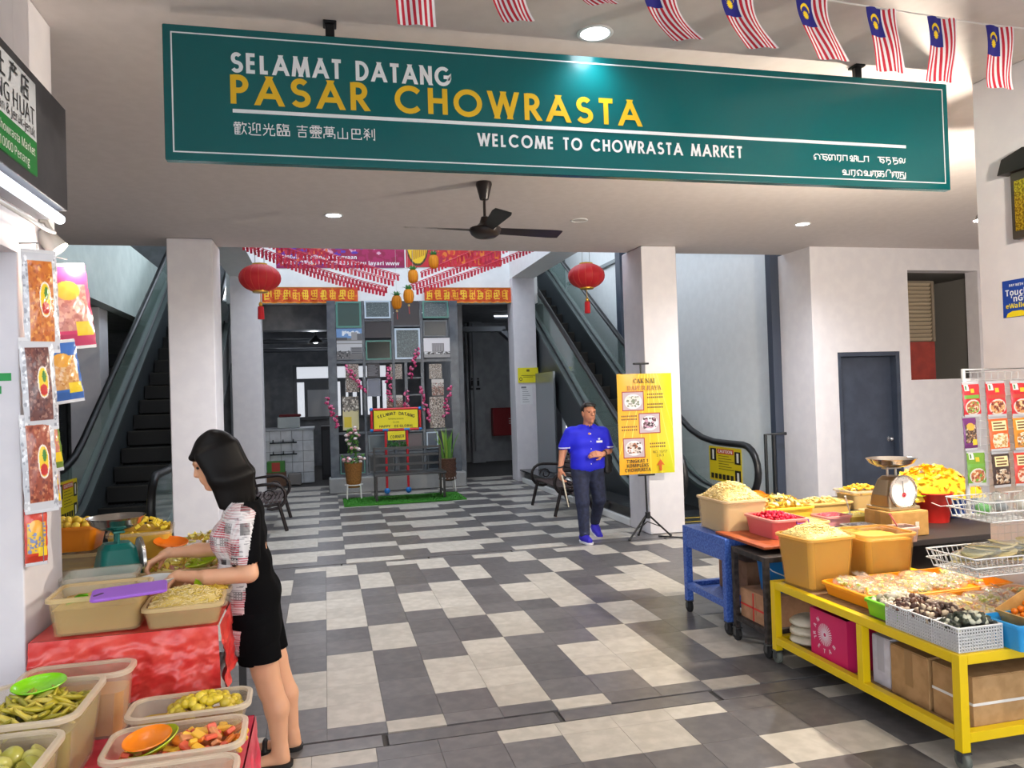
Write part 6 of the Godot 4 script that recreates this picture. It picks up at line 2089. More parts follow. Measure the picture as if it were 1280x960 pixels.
	shreds("pale_shreds", "pale shredded pickle heaped in the shallow tan tub", "food", V(-0.58, 0.795, -3.45), 0.26, 0.21, 0.08, 0.05, 900, shredb, 0.05, 0.035, 0.002)
	board("cutting_board", "purple plastic cutting board lying across the tan tub", V(-0.765, 0.955, -3.31), 0.27, 0.16, 0.012, col(150, 90, 200), 0.18)
	paddle("scoop_paddle", "flat green scoop leaning in the tan tub", V(-1.0, 0.89, -3.42), V(0.3, 0.35, -0.75), 0.15, 0.07, col(110, 196, 20))
	paddle("scoop_paddle", "small green scoop standing in the noodle tub", V(-0.555, 0.885, -3.62), V(0.3, 0.2, 0.35), 0.10, 0.03, col(170, 206, 24))
	tub("clear_box", "clear empty plastic box behind the tan tub", V(-1.0, 0.795, -3.84), 0.30, 0.22, 0.15, glass(col(226, 232, 220), 0.35, "clear_plastic"), 0.1, 0.9, 0.03, 0.008, clear)
	weighing_scale("teal weighing scale with a steel pan on the red table", V(-1.0, 0.795, -4.10), PI / 2 + 0.4, col(8, 108, 100), 0.0, 0.128, 1.04)
	tub("pickle_tub", "deep yellow tub of corn coloured pieces behind the teal scale", V(-0.98, 0.795, -4.52), 0.30, 0.34, 0.235, plastic(col(216, 176, 60), 0.4, 0.4), 0.15, 0.9, 0.04, 0.012, clear)
	obj_fill("brine", "yellow brine in the deep yellow tub", V(-0.98, 0.795, -4.52), 0.3, 0.34, 0.235, 0.9, 0.2, col(206, 170, 40), 0.15)
	scatter("chunk", [mat(col(232, 204, 56), 0.4), mat(col(222, 188, 40), 0.4)], 60, "yellow_piece", "corn yellow pickled piece heaped in the deep yellow tub", "fruit", "corn yellow pieces behind the teal scale", V(-0.97, 0.795, -4.52), 0.26, 0.30, 0.22, 0.06, 0.15, 0.7, 0.9)
	tub("pickle_tub", "tan tub under the orange basket", V(-1.33, 0.795, -4.55), 0.34, 0.3, 0.14, tan, 0.0, 0.9, 0.03, 0.01)
	tub("orange_basket", "orange plastic basket with a bag of yellow fruit", V(-1.33, 0.94, -4.55), 0.30, 0.24, 0.13, plastic(col(240, 140, 20), 0.4, 0.4), 0.0, 0.85, 0.03, 0.008)
	scatter("round", [mat(col(236, 206, 70), 0.4), mat(col(226, 190, 60), 0.4)], 34, "bagged_fruit", "yellow fruit bagged in the orange basket", "fruit", "yellow fruit in the orange basket", V(-1.33, 0.94, -4.55), 0.26, 0.2, 0.115, 0.035, 0.0, 1.1)
	tub("pickle_tub", "tan tub of yellow green slices in front of the woman", V(-0.71, 0.795, -4.13), 0.40, 0.38, 0.11, tan, 0.1, 0.9, 0.03, 0.01)
	scatter("slice", [mat(col(226, 208, 84), 0.35), mat(col(206, 196, 70), 0.35), mat(col(232, 218, 130), 0.35)], 110, "fruit_slice", "yellow green fruit slice in the tub in front of the woman", "fruit", "yellow green slices in front of the woman", V(-0.71, 0.795, -4.13), 0.36, 0.34, 0.085, 0.04, 0.1, 0.95, 0.7)
	tub("pickle_tub", "tan tub of slices beyond the woman's hands", V(-0.64, 0.795, -4.58), 0.40, 0.30, 0.14, tan, 0.1, 0.9, 0.03, 0.01)
	scatter("slice", [mat(col(226, 208, 84), 0.35), mat(col(214, 204, 110), 0.35)], 60, "fruit_slice", "yellow fruit slice in the tub beyond the woman's hands", "fruit", "slices beyond the woman's hands", V(-0.64, 0.795, -4.58), 0.36, 0.26, 0.12, 0.05, 0.1, 0.95, 0.7)
	dish("round_dish", "orange dish on the slices beyond the woman's hands", V(-0.80, 0.955, -4.32), 0.085, 0.026, col(240, 120, 20), V(0.15, 0, -0.12))
	dish("round_dish", "green yellow dish on the slices near the woman's belly", V(-0.60, 0.905, -4.0), 0.075, 0.024, col(170, 196, 30), V(0.1, 0, 0.2))
	dish("steel_bowl", "white shallow bowl under the woman's hands", V(-0.745, 0.875, -3.72), 0.085, 0.045, col(206, 208, 204))
	tub("pickle_tub", "brown tub below the white bowl", V(-0.735, 0.795, -3.74), 0.2, 0.19, 0.085, plastic(col(196, 140, 90), 0.3), 0.0, 0.85, 0.04, 0.008)
	dish("teal_bowl", "teal bowl tucked by the woman's waist", V(-0.52, 0.83, -3.88), 0.06, 0.05, col(10, 120, 116))
	tub("pickle_tub", "small milky tub of yellow noodles by the woman's waist", V(-0.50, 0.795, -3.68), 0.13, 0.18, 0.075, clear, 0.0, 0.85, 0.03, 0.008)
	heap("yellow_noodles_base", "mound under the yellow noodles", "food", V(-0.50, 0.795, -3.68), 0.11, 0.16, 0.07, 0.03, 0.002, mat(col(206, 168, 50), 0.6))
	shreds("yellow_noodles", "yellow shredded noodles in the small milky tub", "food", V(-0.50, 0.795, -3.68), 0.11, 0.15, 0.075, 0.035, 260, [mat(col(236, 204, 80), 0.5)], 0.0, 0.035, 0.002)
	# shop fascia with its sign panel and lamps
	var t := thing("shop_fascia", "dark grey shop fascia with a white and green name panel", "sign", V(-1.0, 2.49, -3.47))
	obj("fascia_board", slab(-0.15, 0.0, 0, 0.42, 0, 4.4, null, 0.004), nmat("fascia_grey", col(52, 53, 58), col(66, 67, 72), 0.8, 0.45), t)
	obj("panel_sheet", slab(0, 0.006, 0.165, 0.378, 0.36, 2.4), mat(col(206, 210, 216), 0.4), t)
	obj("green_band", slab(0, 0.0065, 0.04, 0.165, 0.36, 2.4), mat(col(20, 124, 52), 0.4), t)
	var side := Basis(Vector3.UP, PI / 2)
	var ink := mat(col(38, 40, 44), 0.5)
	var b := MB.new()
	cjk_line(["土", "产", "店"], -0.30, 0.0, 0.085, 0.105, t, ink, 0.1, Transform3D(side, V(0.007, 0.285, 0.42)))
	text("NG HUAT", 0.058, ink, t, Transform3D(side, V(0.008, 0.245, 0.55)), false, "lettering", false, 0.33)
	text("an & Jeruk-jeruk", 0.034, ink, t, Transform3D(side, V(0.008, 0.192, 0.54)), false, "lettering", false, 0.32)
	text("Chowrasta Market", 0.03, mat(col(226, 232, 224), 0.5), t, Transform3D(side, V(0.008, 0.122, 0.55)), false, "lettering", false, 0.33)
	text("10000 Penang", 0.03, mat(col(226, 232, 224), 0.5), t, Transform3D(side, V(0.008, 0.07, 0.57)), false, "lettering", false, 0.26)
	t = thing("tube_light", "lit fluorescent tube under the dark shop fascia", "light", V(-1.03, 2.455, -3.47))
	obj("batten", slab(-0.09, -0.03, 0.0, 0.034, 0, 3.0, null, 0.004), mat(col(120, 122, 128), 0.5), t)
	b = MB.new(); b.tube([V(0.0, 0.002, 0.0), V(0.0, 0.002, 1.25)], 0.02, 12)
	obj("tube", b, glow(col(232, 240, 255), 3.0, "tube_glow"), t)
	b = MB.new(); b.tube([V(0.0, 0.002, 1.35), V(0.0, 0.002, 2.6)], 0.02, 12)
	obj("tube", b, glow(col(232, 240, 255), 3.0, "tube_glow"), t)
	panel("tube_area", V(0.0, -0.028, 0.65), V(0.35, -1, 0), 0.05, 1.25, 0.6, col(232, 240, 255), t)
	panel("tube_area", V(0.0, -0.028, 1.97), V(0.35, -1, 0), 0.05, 1.25, 0.6, col(232, 240, 255), t)
	t = thing("spot_lamp", "white clip spot lamp under the end of the fluorescent tube", "lamp", V(-1.08, 2.42, -3.62))
	b = MB.new()
	b.lathe([Vector2(0, 0.10), Vector2(0.03, 0.098), Vector2(0.038, 0.07), Vector2(0.042, 0.0), Vector2(0.038, 0.0), Vector2(0.034, 0.06), Vector2(0, 0.08)], 20, Transform3D(Basis(V(0, 0, 1), 0.75), V(0, -0.06, 0)))
	obj("housing", b, mat(col(206, 202, 196), 0.35, 0.3), t)
	b = MB.new(); b.lathe([Vector2(0.036, 0.004), Vector2(0.0, 0.0)], 20, Transform3D(Basis(V(0, 0, 1), 0.75), V(0, -0.06, 0)))
	obj("lens", b, glow(col(255, 246, 230), 4.0, "spot_glow"), t)
	b = MB.new(); b.tube([V(-0.03, 0.02, 0), V(-0.05, 0.06, 0.0), V(-0.07, 0.06, 0.02)], 0.012, 6)
	obj("bracket", b, mat(col(190, 186, 180), 0.4), t)
	lamp("spot_light", V(0.07, -0.12, 0), 0.2, col(255, 246, 230), 0.04, t)
	b = MB.new(); b.tube([V(-1.14, 2.45, -2.7), V(-1.06, 2.40, -3.1), V(-1.06, 2.40, -3.4), V(-1.09, 2.43, -3.6)], 0.008, 6)
	tag(obj("conduit", b, mat(col(190, 190, 190), 0.5)), "grey cable sagging under the shop fascia", "cable")
	# grey lamp and cables above the fascia
	t = thing("flood_lamp", "grey flood lamp with looping cables above the shop fascia", "lamp", V(-1.09, 3.0, -2.72))
	obj("body", slab(-0.05, 0.03, -0.06, 0.14, -0.1, 0.1, null, 0.03), mat(col(176, 180, 184), 0.4), t)
	b = MB.new(); b.tube([V(0.04, 0.36, -0.05), V(0.045, 0.2, -0.13), V(0.045, 0.0, -0.14), V(0.04, -0.08, -0.13)], 0.004, 5); b.tube([V(0.04, 0.36, 0.05), V(0.045, 0.15, 0.0), V(0.04, 0.0, 0.06)], 0.004, 5)
	obj("cable", b, mat(col(24, 24, 26), 0.5), t)
	# snack packets on the pillar
	var g := "snack packets hung on the white pillar"
	var o1 := [col(206, 120, 40), col(184, 92, 30), col(226, 156, 70), col(160, 80, 30)]
	var o2 := [col(110, 70, 66), col(84, 50, 52), col(150, 110, 100), col(130, 80, 70)]
	var o3 := [col(150, 70, 50), col(176, 96, 70), col(120, 56, 44), col(190, 120, 84)]
	var fa := 0.62
	pouch("long silver strip of orange preserved fruit at the top of the pillar", V(-1.075, 2.11, -3.37), V(0, fa, 0.02), 0.125, 0.40, 0.03, pouch_image(col(196, 110, 44), o1, 0), g)
	pouch("long silver strip of dark purple preserved fruit below the orange one", V(-1.085, 1.785, -3.36), V(0, fa, 0.05), 0.12, 0.36, 0.03, pouch_image(col(104, 66, 62), o2, 0), g)
	pouch("long silver strip of reddish preserved fruit, lowest strip on the pillar", V(-1.09, 1.475, -3.36), V(0, fa, 0.04), 0.12, 0.38, 0.03, pouch_image(col(150, 74, 52), o3, 0), g)
	pouch("pink printed pouch of sweets hung beside the orange strip", V(-1.045, 2.12, -3.62), V(0, fa, 0.12), 0.17, 0.36, 0.03, pouch_image(col(216, 60, 110), [col(206, 140, 130), col(180, 110, 100), col(226, 170, 150)], 1), g)
	pouch("blue printed pouch hung below the pink one", V(-1.06, 1.84, -3.57), V(0, fa, 0.14), 0.13, 0.26, 0.03, pouch_image(col(60, 110, 190), [col(216, 160, 90), col(196, 130, 60), col(230, 190, 140)], 1), g)
	pouch("green and yellow pouch hung beside the reddish strip", V(-1.10, 1.55, -3.5), V(0, fa, 0.10), 0.09, 0.24, 0.03, pouch_image(col(120, 150, 60), [col(206, 130, 110), col(226, 190, 90)], 1), g)
	pouch("small yellow pouch below the green one on the pillar", V(-1.105, 1.37, -3.5), V(0, fa, 0.06), 0.09, 0.18, 0.03, pouch_image(col(196, 190, 196), [col(230, 190, 40), col(176, 60, 50)], 1), g)
	pouch("small red and yellow pouch, lowest on the white pillar", V(-1.11, 1.19, -3.37), V(0, fa, 0.0), 0.08, 0.22, 0.025, pouch_image(col(206, 60, 40), [col(226, 180, 50), col(120, 130, 170)], 1), g)
	t = thing("hook_rail", "thin wire hook rail holding the packets on the pillar", "hook", V(-1.12, 2.34, -3.5))
	b = MB.new(); b.tube([V(-0.03, 0.0, 0.12), V(0.04, 0.0, 0.13)], 0.003, 5); b.tube([V(-0.03, 0.0, -0.1), V(0.07, -0.02, -0.12)], 0.003, 5); b.tube([V(0.035, 0.0, 0.13), V(0.035, -1.25, 0.13)], 0.0015, 4)
	obj("wire", b, mat(col(120, 120, 124), 0.4, 0.6), t)
	# small green sticker on the pillar front
	t = thing("green_sticker", "tiny green sticker on the white pillar front", "sticker", V(-1.20, 1.80, -3.358))
	obj("label_band", slab(-0.05, 0.02, 0.0, 0.03, 0, -0.002), mat(col(20, 150, 70), 0.5), t)
	obj("label_mark", slab(-0.045, -0.015, -0.05, -0.02, 0, -0.002), mat(col(20, 150, 70), 0.5), t)

func obj_fill(called: String, label: String, at: Vector3, w: float, d: float, h: float, taper: float, level: float, c: Color, turn := 0.0) -> void:
	# what fills a tub of that size up to level, standing just inside its walls
	var b := MB.new()
	var k := taper + (1.0 - taper) * level / h
	loft(b, [rrect(w * taper - 0.016, d * taper - 0.016, 0.035, 0.007), rrect(w * k - 0.016, d * k - 0.016, 0.035, level)], true, true)
	var o := obj(called, b, mat(c, 0.25))
	o.position = at
	o.rotation.y = turn
	tag(o, label, "liquid", "", "stuff")

func board(called: String, label: String, at: Vector3, w: float, d: float, h: float, c: Color, turn: float) -> void:
	var b := MB.new()
	# outline with rounded corners and a handle slot
	var rr := rrect(w, d, 0.02, 0.0)
	loft(b, [rrect(w - 0.006, d - 0.006, 0.02, 0.0), rrect(w, d, 0.02, 0.003), rrect(w, d, 0.02, h - 0.003), rrect(w - 0.006, d - 0.006, 0.02, h)], true, true)
	var t := thing(called, label, "board", at, turn)
	t.rotation = V(0.05, turn, 0.03)
	obj("plate", b, mat(c, 0.35), t)
	b = MB.new()
	loft(b, [rrect(0.045, 0.016, 0.008, h), rrect(0.045, 0.016, 0.008, h + 0.0008)], true, true)
	var o := obj("handle_slot", b, mat(col(70, 44, 84), 0.6), t)
	o.position = V(-w * 0.40, 0, 0.01)
	o.rotation.y = 0.8

func paddle(called: String, label: String, at: Vector3, rot: Vector3, l: float, w: float, c: Color) -> void:
	var b := MB.new()
	for s in [0.0, 0.004]:
		b.sheet(6, 10, func(u: float, v: float) -> Vector3:
			var k := sqrt(maxf(0.0, 1.0 - pow((v - 0.5) * 2.0, 4.0)))
			return V((u - 0.5) * w * k, (v - 0.5) * l, s + 0.012 * pow((u - 0.5) * 2.0, 2.0)))
	var o := obj(called, b, plastic(c, 0.3, 0.3))
	o.position = at
	o.rotation = rot
	tag(o, label, "scoop")

# ---------------------------------------------------------------- right stall
func caster(parent: Node, at: Vector3, r: float, c: Color) -> void:
	var b := MB.new()
	b.lathe([Vector2(0, -0.014), Vector2(r * 0.8, -0.016), Vector2(r, -0.010), Vector2(r, 0.010), Vector2(r * 0.8, 0.016), Vector2(0, 0.014)], 16, Transform3D(Basis(Vector3.BACK, PI / 2), at + V(0, r, 0)))
	var w := obj("wheel", b, mat(c, 0.6), parent)
	b = MB.new()
	for s in [-0.02, 0.02]: b.box(at + V(s, r + 0.02, 0), V(0.004, r * 1.3, 0.03), 0.001)
	b.box(at + V(0, r * 2.0 - 0.005, 0), V(0.05, 0.008, 0.05), 0.001)
	obj("caster_fork", b, mat(col(90, 92, 94), 0.4, 0.7), parent)

func cart(called: String, label: String, x0: float, x1: float, z0: float, z1: float, top: float, low: float, tube: float, ma: Material, wheel: float, wc: Color, mids: Array, deck: Material) -> Node3D:
	var t := thing(called, label, "cart", V(x0, 0, z0))
	var w := x1 - x0
	var d := z1 - z0 # negative
	for x in [0.0, w - tube]:
		for z in [0.0, d + tube]:
			obj("leg", slab(x, x + tube, wheel * 2.0, top, z - tube, z, null, 0.003), ma, t)
			caster(t, V(x + tube / 2, 0, z - tube / 2), wheel, wc)
		for z in mids:
			obj("post", slab(x, x + tube, low, top - tube, z - tube / 2, z + tube / 2, null, 0.003), ma, t)
	for y in [low, top - tube]:
		for x in [0.0, w - tube]:
			obj("side_rail", slab(x + 0.001, x + tube - 0.001, y, y + tube, -tube, d + tube, null, 0.003), ma, t)
		for z in [0.0, d + tube]:
			obj("end_rail", slab(tube, w - tube, y, y + tube, z - tube + 0.001, z - 0.001, null, 0.003), ma, t)
	obj("top_deck", slab(tube * 0.6, w - tube * 0.6, top - 0.016, top - 0.002, -tube * 0.6, d + tube * 0.6), deck, t)
	obj("lower_deck", slab(tube * 0.6, w - tube * 0.6, low + 0.006, low + 0.018, -tube * 0.6, d + tube * 0.6), deck, t)
	return t

func carton(label: String, at: Vector3, w: float, h: float, d: float, c: Color, turn := 0.0, band := Color(0, 0, 0, 0)) -> void:
	var t := thing("carton", label, "box", at, turn)
	var cm := nmat("card" + c.to_html(), c.darkened(0.06), c.lightened(0.05), 2.0, 0.8)
	obj("box_body", slab(-w / 2, w / 2, 0, h, -d / 2, d / 2, null, 0.004), cm, t)
	obj("flap", slab(-w / 2 + 0.003, -0.002, h, h + 0.004, -d / 2 + 0.003, d / 2 - 0.003), cm, t)
	obj("flap", slab(0.002, w / 2 - 0.003, h, h + 0.004, -d / 2 + 0.003, d / 2 - 0.003), cm, t)
	if band.a > 0.0:
		var b := MB.new()
		slab(-w / 2 - 0.002, -w / 2, h * 0.48, h * 0.53, -d / 2, d / 2, b); slab(-w / 2, w / 2, h * 0.48, h * 0.53, d / 2, d / 2 + 0.002, b)
		obj("strap", b, mat(band, 0.5), t)
	else:
		obj("tape", slab(-w / 2 - 0.0015, -w / 2, h * 0.3, h, -0.025, 0.025), mat(c.darkened(0.12), 0.3), t)

func bag_of_fruit(at: Vector3, s: float, i: int) -> void:
	# a clear bag stuffed with cut fruit
	var t := thing("fruit_bag", "clear plastic bag of cut yellow and pale fruit lying in the orange tray", "bag", at, i * 1.3, "clear bags of cut fruit on the yellow cart")
	var cs := [col(238, 206, 60), col(232, 226, 190), col(180, 190, 60), col(236, 170, 90), col(240, 230, 150)]
	for k in 3:
		var b := MB.new()
		for j in 7:
			var a := rng.randf() * TAU
			var r := sqrt(rng.randf()) * 0.055 * s
			b.box(V(cos(a) * r * 1.3, rng.randf_range(0.006, 0.03) * s, sin(a) * r), V(0.032, 0.010, 0.018) * s, 0.003, Basis(V(rng.randf(), 1, rng.randf()).normalized(), rng.randf() * TAU))
		tag(obj("fruit_pieces", b, mat(cs[(i + k) % 5], 0.35), t), "", "", "", "stuff")
	var b := MB.new()
	b.blob(V(0, 0.022 * s, 0), V(0.088, 0.026, 0.062) * s, Basis(), 16, 8, 0.10, i * 1.7)
	b.sheet(6, 4, func(u: float, v: float) -> Vector3:
		return V(0.07 * s + v * 0.05 * s, 0.03 * s + 0.02 * s * v + 0.006 * sin(u * 12.0 + i) * v, (u - 0.5) * 0.05 * s * (0.4 + v)))
	obj("film", b, glass(col(240, 240, 236), 0.14, "bag_film"), t)

func build_right() -> void:
	var yel := mat(col(226, 192, 8), 0.35)
	var ply := nmat("plywood", col(120, 92, 60), col(150, 118, 80), 1.5, 0.7, 0.0, V(1, 1, 6))
	var darkm := nmat("worn_steel", col(44, 40, 40), col(74, 66, 64), 3.0, 0.55, 0.4)
	var blue := nmat("blue_wrap", col(44, 76, 160), col(84, 120, 196), 3.0, 0.4, 0.0, Vector3.ONE, 0.0, true, 0.06)
	cart("yellow_cart", "yellow steel cart with orange trays and white baskets on top", 2.62, 3.62, -2.79, -4.24, 0.50, 0.12, 0.045, yel, 0.04, col(96, 100, 92), [-0.645], ply)
	cart("steel_cart", "dark worn steel cart carrying the pink tub", 2.62, 3.66, -4.29, -4.70, 0.625, 0.14, 0.035, darkm, 0.045, col(26, 26, 28), [], mat(col(50, 44, 42), 0.6))
	var t := cart("blue_cart", "blue wrapped cart carrying the cream tub", 2.62, 3.66, -4.78, -5.42, 0.655, 0.18, 0.05, blue, 0.045, col(26, 26, 28), [], blue)
	obj("apron", slab(0.004, 0.05, 0.50, 0.65, -0.01, -0.63, null, 0.004), blue, t)
	tag(obj("wooden_plank", slab(2.66, 3.3, 0.658, 0.676, -4.36, -4.98, null, 0.003), nmat("plank_red", col(150, 70, 34), col(180, 92, 50), 2.0, 0.5)), "reddish wooden plank under the pink tub", "plank")
	# big dark table further in
	t = thing("display_table", "dark stall table carrying the steel scale and trays", "table", V(4.25, 0, -5.0))
	obj("tabletop", slab(-0.55, 0.85, 0.59, 0.63, 0.62, -1.4, null, 0.004), mat(col(44, 36, 34), 0.5), t)
	for x in [-0.5, 0.8]:
		for z in [0.55, -1.3]:
			obj("leg", slab(x - 0.02, x + 0.02, 0, 0.59, z - 0.02, z + 0.02), darkm, t)
	obj("shelf", slab(-0.5, 0.8, 0.40, 0.42, 0.56, -1.3), mat(col(96, 84, 74), 0.6), t)
	obj("skirt", slab(-0.53, -0.51, 0.05, 0.58, 0.5, -1.3), mat(col(26, 24, 24), 0.8), t)
	# things under and on the carts
	var tan := milk(col(226, 176, 84), 0.38, "amber_tub")
	var cream := milk(col(230, 204, 164), 0.28, "cream_tub")
	var milky: Material = M["milky_tub"]
	tub("pickle_tub", "tall amber tub heaped with pale shreds at the end of the yellow cart", V(2.82, 0.502, -4.06), 0.34, 0.31, 0.30, tan, 0.1, 0.86, 0.05, 0.014)
	obj_fill("amber_mass", "packed pale pickle filling the amber tub", V(2.82, 0.502, -4.06), 0.34, 0.31, 0.3, 0.86, 0.28, col(206, 156, 70), 0.1)
	heap("pale_shreds_base", "mound under the pale shreds in the amber tub", "food", V(2.82, 0.502, -4.06), 0.31, 0.28, 0.285, 0.055, 0.004, mat(col(222, 200, 130), 0.6), 0.1)
	shreds("pale_shreds", "pale shreds heaped in the tall amber tub", "food", V(2.82, 0.502, -4.06), 0.29, 0.26, 0.293, 0.062, 1100, [mat(col(238, 222, 160), 0.55), mat(col(226, 200, 120), 0.55)], 0.1, 0.034, 0.0034)
	tub("pickle_tub", "tall amber tub of yellow brine next to the heaped one", V(3.24, 0.502, -4.06), 0.34, 0.31, 0.29, tan, -0.05, 0.86, 0.05, 0.014)
	obj_fill("brine", "yellow brine in the tall amber tub", V(3.24, 0.502, -4.06), 0.34, 0.31, 0.29, 0.86, 0.25, col(196, 140, 36), -0.05)
	heap("yellow_shreds", "yellow shreds floating in the amber tub", "food", V(3.24, 0.502, -4.06), 0.27, 0.24, 0.252, 0.02, 0.004, nmat("yellow_shred", col(216, 166, 30), col(240, 206, 70), 14.0, 0.5, 0.0, Vector3.ONE, 0.0, true, 0.12))
	tub("pickle_tub", "cream tub heaped with pale pickle and an orange dish", V(2.87, 0.657, -5.12), 0.34, 0.42, 0.235, cream, 0.0, 0.94, 0.03, 0.010)
	obj_fill("cream_mass", "packed pale pickle filling the cream tub", V(2.87, 0.657, -5.12), 0.34, 0.42, 0.235, 0.94, 0.212, col(214, 184, 124), 0)
	shreds("pickle_curls", "pale curls on the heap in the cream tub", "food", V(2.87, 0.657, -5.12), 0.31, 0.39, 0.228, 0.108, 1100, [mat(col(244, 222, 164), 0.55), mat(col(226, 196, 124), 0.55)], 0.0, 0.036, 0.0042)
	heap("pale_pickle", "pale yellow pickle heaped in the cream tub", "food", V(2.87, 0.657, -5.12), 0.31, 0.39, 0.215, 0.10, 0.012, nmat("pale_pickle", col(216, 180, 106), col(244, 220, 160), 12.0, 0.55, 0.0, Vector3.ONE, 0.0, true, 0.12))
	dish("round_dish", "orange dish stuck in the pale pickle of the cream tub", V(2.84, 0.885, -5.24), 0.06, 0.02, col(236, 120, 40), V(0.7, 0.0, 0.5))
	tub("pickle_tub", "pink tub of bright red cherries with a lilac handle", V(2.965, 0.677, -4.70), 0.26, 0.36, 0.13, plastic(col(222, 104, 110), 0.45, 0.35), 0.0, 0.9, 0.03, 0.012, plastic(col(232, 150, 140), 0.4))
	obj_fill("syrup", "red syrup in the pink cherry tub", V(2.965, 0.677, -4.70), 0.26, 0.36, 0.13, 0.9, 0.095, col(176, 24, 50), 0)
	scatter("cherry", [mat(col(206, 14, 50), 0.2), mat(col(190, 10, 40), 0.2), mat(col(222, 40, 76), 0.2)], 120, "cherry", "bright red pickled cherry in the pink tub", "fruit", "cherries in the pink tub", V(2.965, 0.677, -4.70), 0.22, 0.32, 0.105, 0.04, 0.0, 1.0)
	var b := MB.new(); b.tube([V(3.0, 0.80, -4.515), V(3.0, 0.775, -4.505), V(3.09, 0.775, -4.505), V(3.09, 0.80, -4.515)], 0.006, 6)
	tag(obj("tub_handle", b, mat(col(120, 60, 150), 0.4)), "lilac wire handle hanging on the pink tub", "handle")
	# long yellow heap tub and trays on the far table
	tub("pickle_tub", "yellow tub heaped with bright slices and an orange dish", V(3.32, 0.657, -5.22), 0.42, 0.30, 0.13, plastic(col(240, 200, 60), 0.5, 0.4), 0.05, 0.9, 0.03, 0.012)
	scatter("slice", [mat(col(244, 222, 120), 0.35), mat(col(250, 236, 170), 0.35), mat(col(240, 206, 80), 0.35)], 90, "bright_slice", "bright pale yellow slice heaped in the yellow tub", "fruit", "bright slices in the yellow tub", V(3.32, 0.657, -5.22), 0.38, 0.27, 0.11, 0.09, 0.05, 0.95, 0.7)
	dish("round_dish", "orange dish leaning in the bright yellow slices", V(3.20, 0.82, -5.30), 0.075, 0.022, col(240, 140, 30), V(0.9, 0.3, 0.5))
	tub("pickle_tub", "flat tan tub of pale pieces before the dark door", V(3.92, 0.632, -5.55), 0.42, 0.26, 0.11, plastic(col(226, 186, 110), 0.4), 0.0, 0.9, 0.03, 0.012)
	scatter("chunk", [mat(col(244, 222, 150), 0.4), mat(col(236, 206, 120), 0.4)], 50, "pale_piece", "pale pickled piece in the flat tan tub", "fruit", "pale pieces in the flat tan tub", V(3.92, 0.632, -5.55), 0.38, 0.22, 0.09, 0.04, 0.0, 0.8)
	tub("pickle_tub", "milky tub of yellow pieces behind the steel scale", V(4.42, 0.632, -5.70), 0.34, 0.28, 0.16, milky, 0.0, 0.9, 0.03, 0.012)
	obj_fill("brine", "yellow brine in the milky tub behind the scale", V(4.42, 0.632, -5.70), 0.34, 0.28, 0.16, 0.9, 0.125, col(226, 180, 50), 0)
	scatter("chunk", [mat(col(240, 206, 70), 0.4), mat(col(232, 186, 50), 0.4)], 50, "yellow_chunk", "yellow pickled chunk in the tub behind the steel scale", "fruit", "yellow chunks behind the steel scale", V(4.42, 0.632, -5.70), 0.3, 0.24, 0.14, 0.05, 0.0, 0.85)
	# small boxes of preserves in rows
	var rows := [
		[3.32, -4.87, 0.24, 0.20, 0.07, col(236, 196, 130), col(222, 170, 90), "yellow_pickle", "small box of pale yellow pickle beside the cherries"],
		[3.60, -4.98, 0.22, 0.18, 0.075, col(226, 150, 140), col(196, 30, 44), "red_beans", "small box of red preserved berries"],
		[3.86, -5.05, 0.24, 0.20, 0.08, col(240, 206, 90), col(240, 206, 40), "yellow_pieces", "small box of bright yellow pieces with a white spoon"],
		[4.14, -5.15, 0.22, 0.18, 0.08, col(226, 196, 150), col(214, 150, 60), "amber_pieces", "small box of amber pieces before the card box"],
		[3.36, -4.55, 0.24, 0.20, 0.075, col(206, 220, 150), col(150, 180, 60), "green_pieces", "small box of green pieces behind the amber tubs"],
		[3.58, -4.62, 0.20, 0.20, 0.085, col(150, 140, 130), col(50, 36, 34), "black_plums", "small steel box of black preserved plums"],
	]
	for q in rows:
		var box_at := V(q[0], 0.63 if q[0] > 3.7 else 0.657, q[1])
		if q[1] > -4.75: box_at.y = 0.627
		tub("preserve_box", q[8], box_at, q[2], q[3], q[4], plastic(q[5], 0.35, 0.35), 0.04, 0.92, 0.02, 0.008)
		var cl: Color = q[6]
		heap(q[7], "contents of the " + String(q[8]).replace("small ", ""), "food", box_at, q[2] * 0.92, q[3] * 0.92, q[4] - 0.02, 0.03, 0.008, nmat(q[7], cl.darkened(0.25), cl.lightened(0.12), 14.0, 0.35, 0.0, Vector3.ONE, 0.0, true, 0.14), 0.04, 60.0)
	tub("preserve_box", "clear pink box of dark pieces with a pink spoon", V(3.70, 0.63, -4.40), 0.20, 0.14, 0.10, plastic(col(226, 190, 180), 0.5, 0.3), 0.05, 0.9, 0.02, 0.008)
	heap("dark_pieces", "dark pieces in the clear pink box", "food", V(3.70, 0.63, -4.40), 0.17, 0.12, 0.07, 0.03, 0.008, nmat("dark_pieces", col(50, 34, 32), col(96, 70, 60), 14.0, 0.4, 0.0, Vector3.ONE, 0.0, true, 0.14), 0.05, 60.0)
	for q in [[V(3.78, 0.72, -5.0), V(3.72, 0.86, -4.97), col(236, 230, 220), "white spoon standing in the yellow pieces"], [V(3.69, 0.72, -4.40), V(3.61, 0.82, -4.38), col(226, 110, 120), "pink spoon standing in the clear pink box"]]:
		b = MB.new(); b.tube([q[0], q[1]], [0.004, 0.006], 6); b.blob(q[0], V(0.016, 0.006, 0.022), Basis(), 8, 5)
		tag(obj("spoon", b, mat(q[2], 0.35)), q[3], "spoon")
	carton("plain card box under the steel weighing scale", V(3.86, 0.632, -4.62), 0.31, 0.165, 0.26, col(186, 140, 74), 0.05)
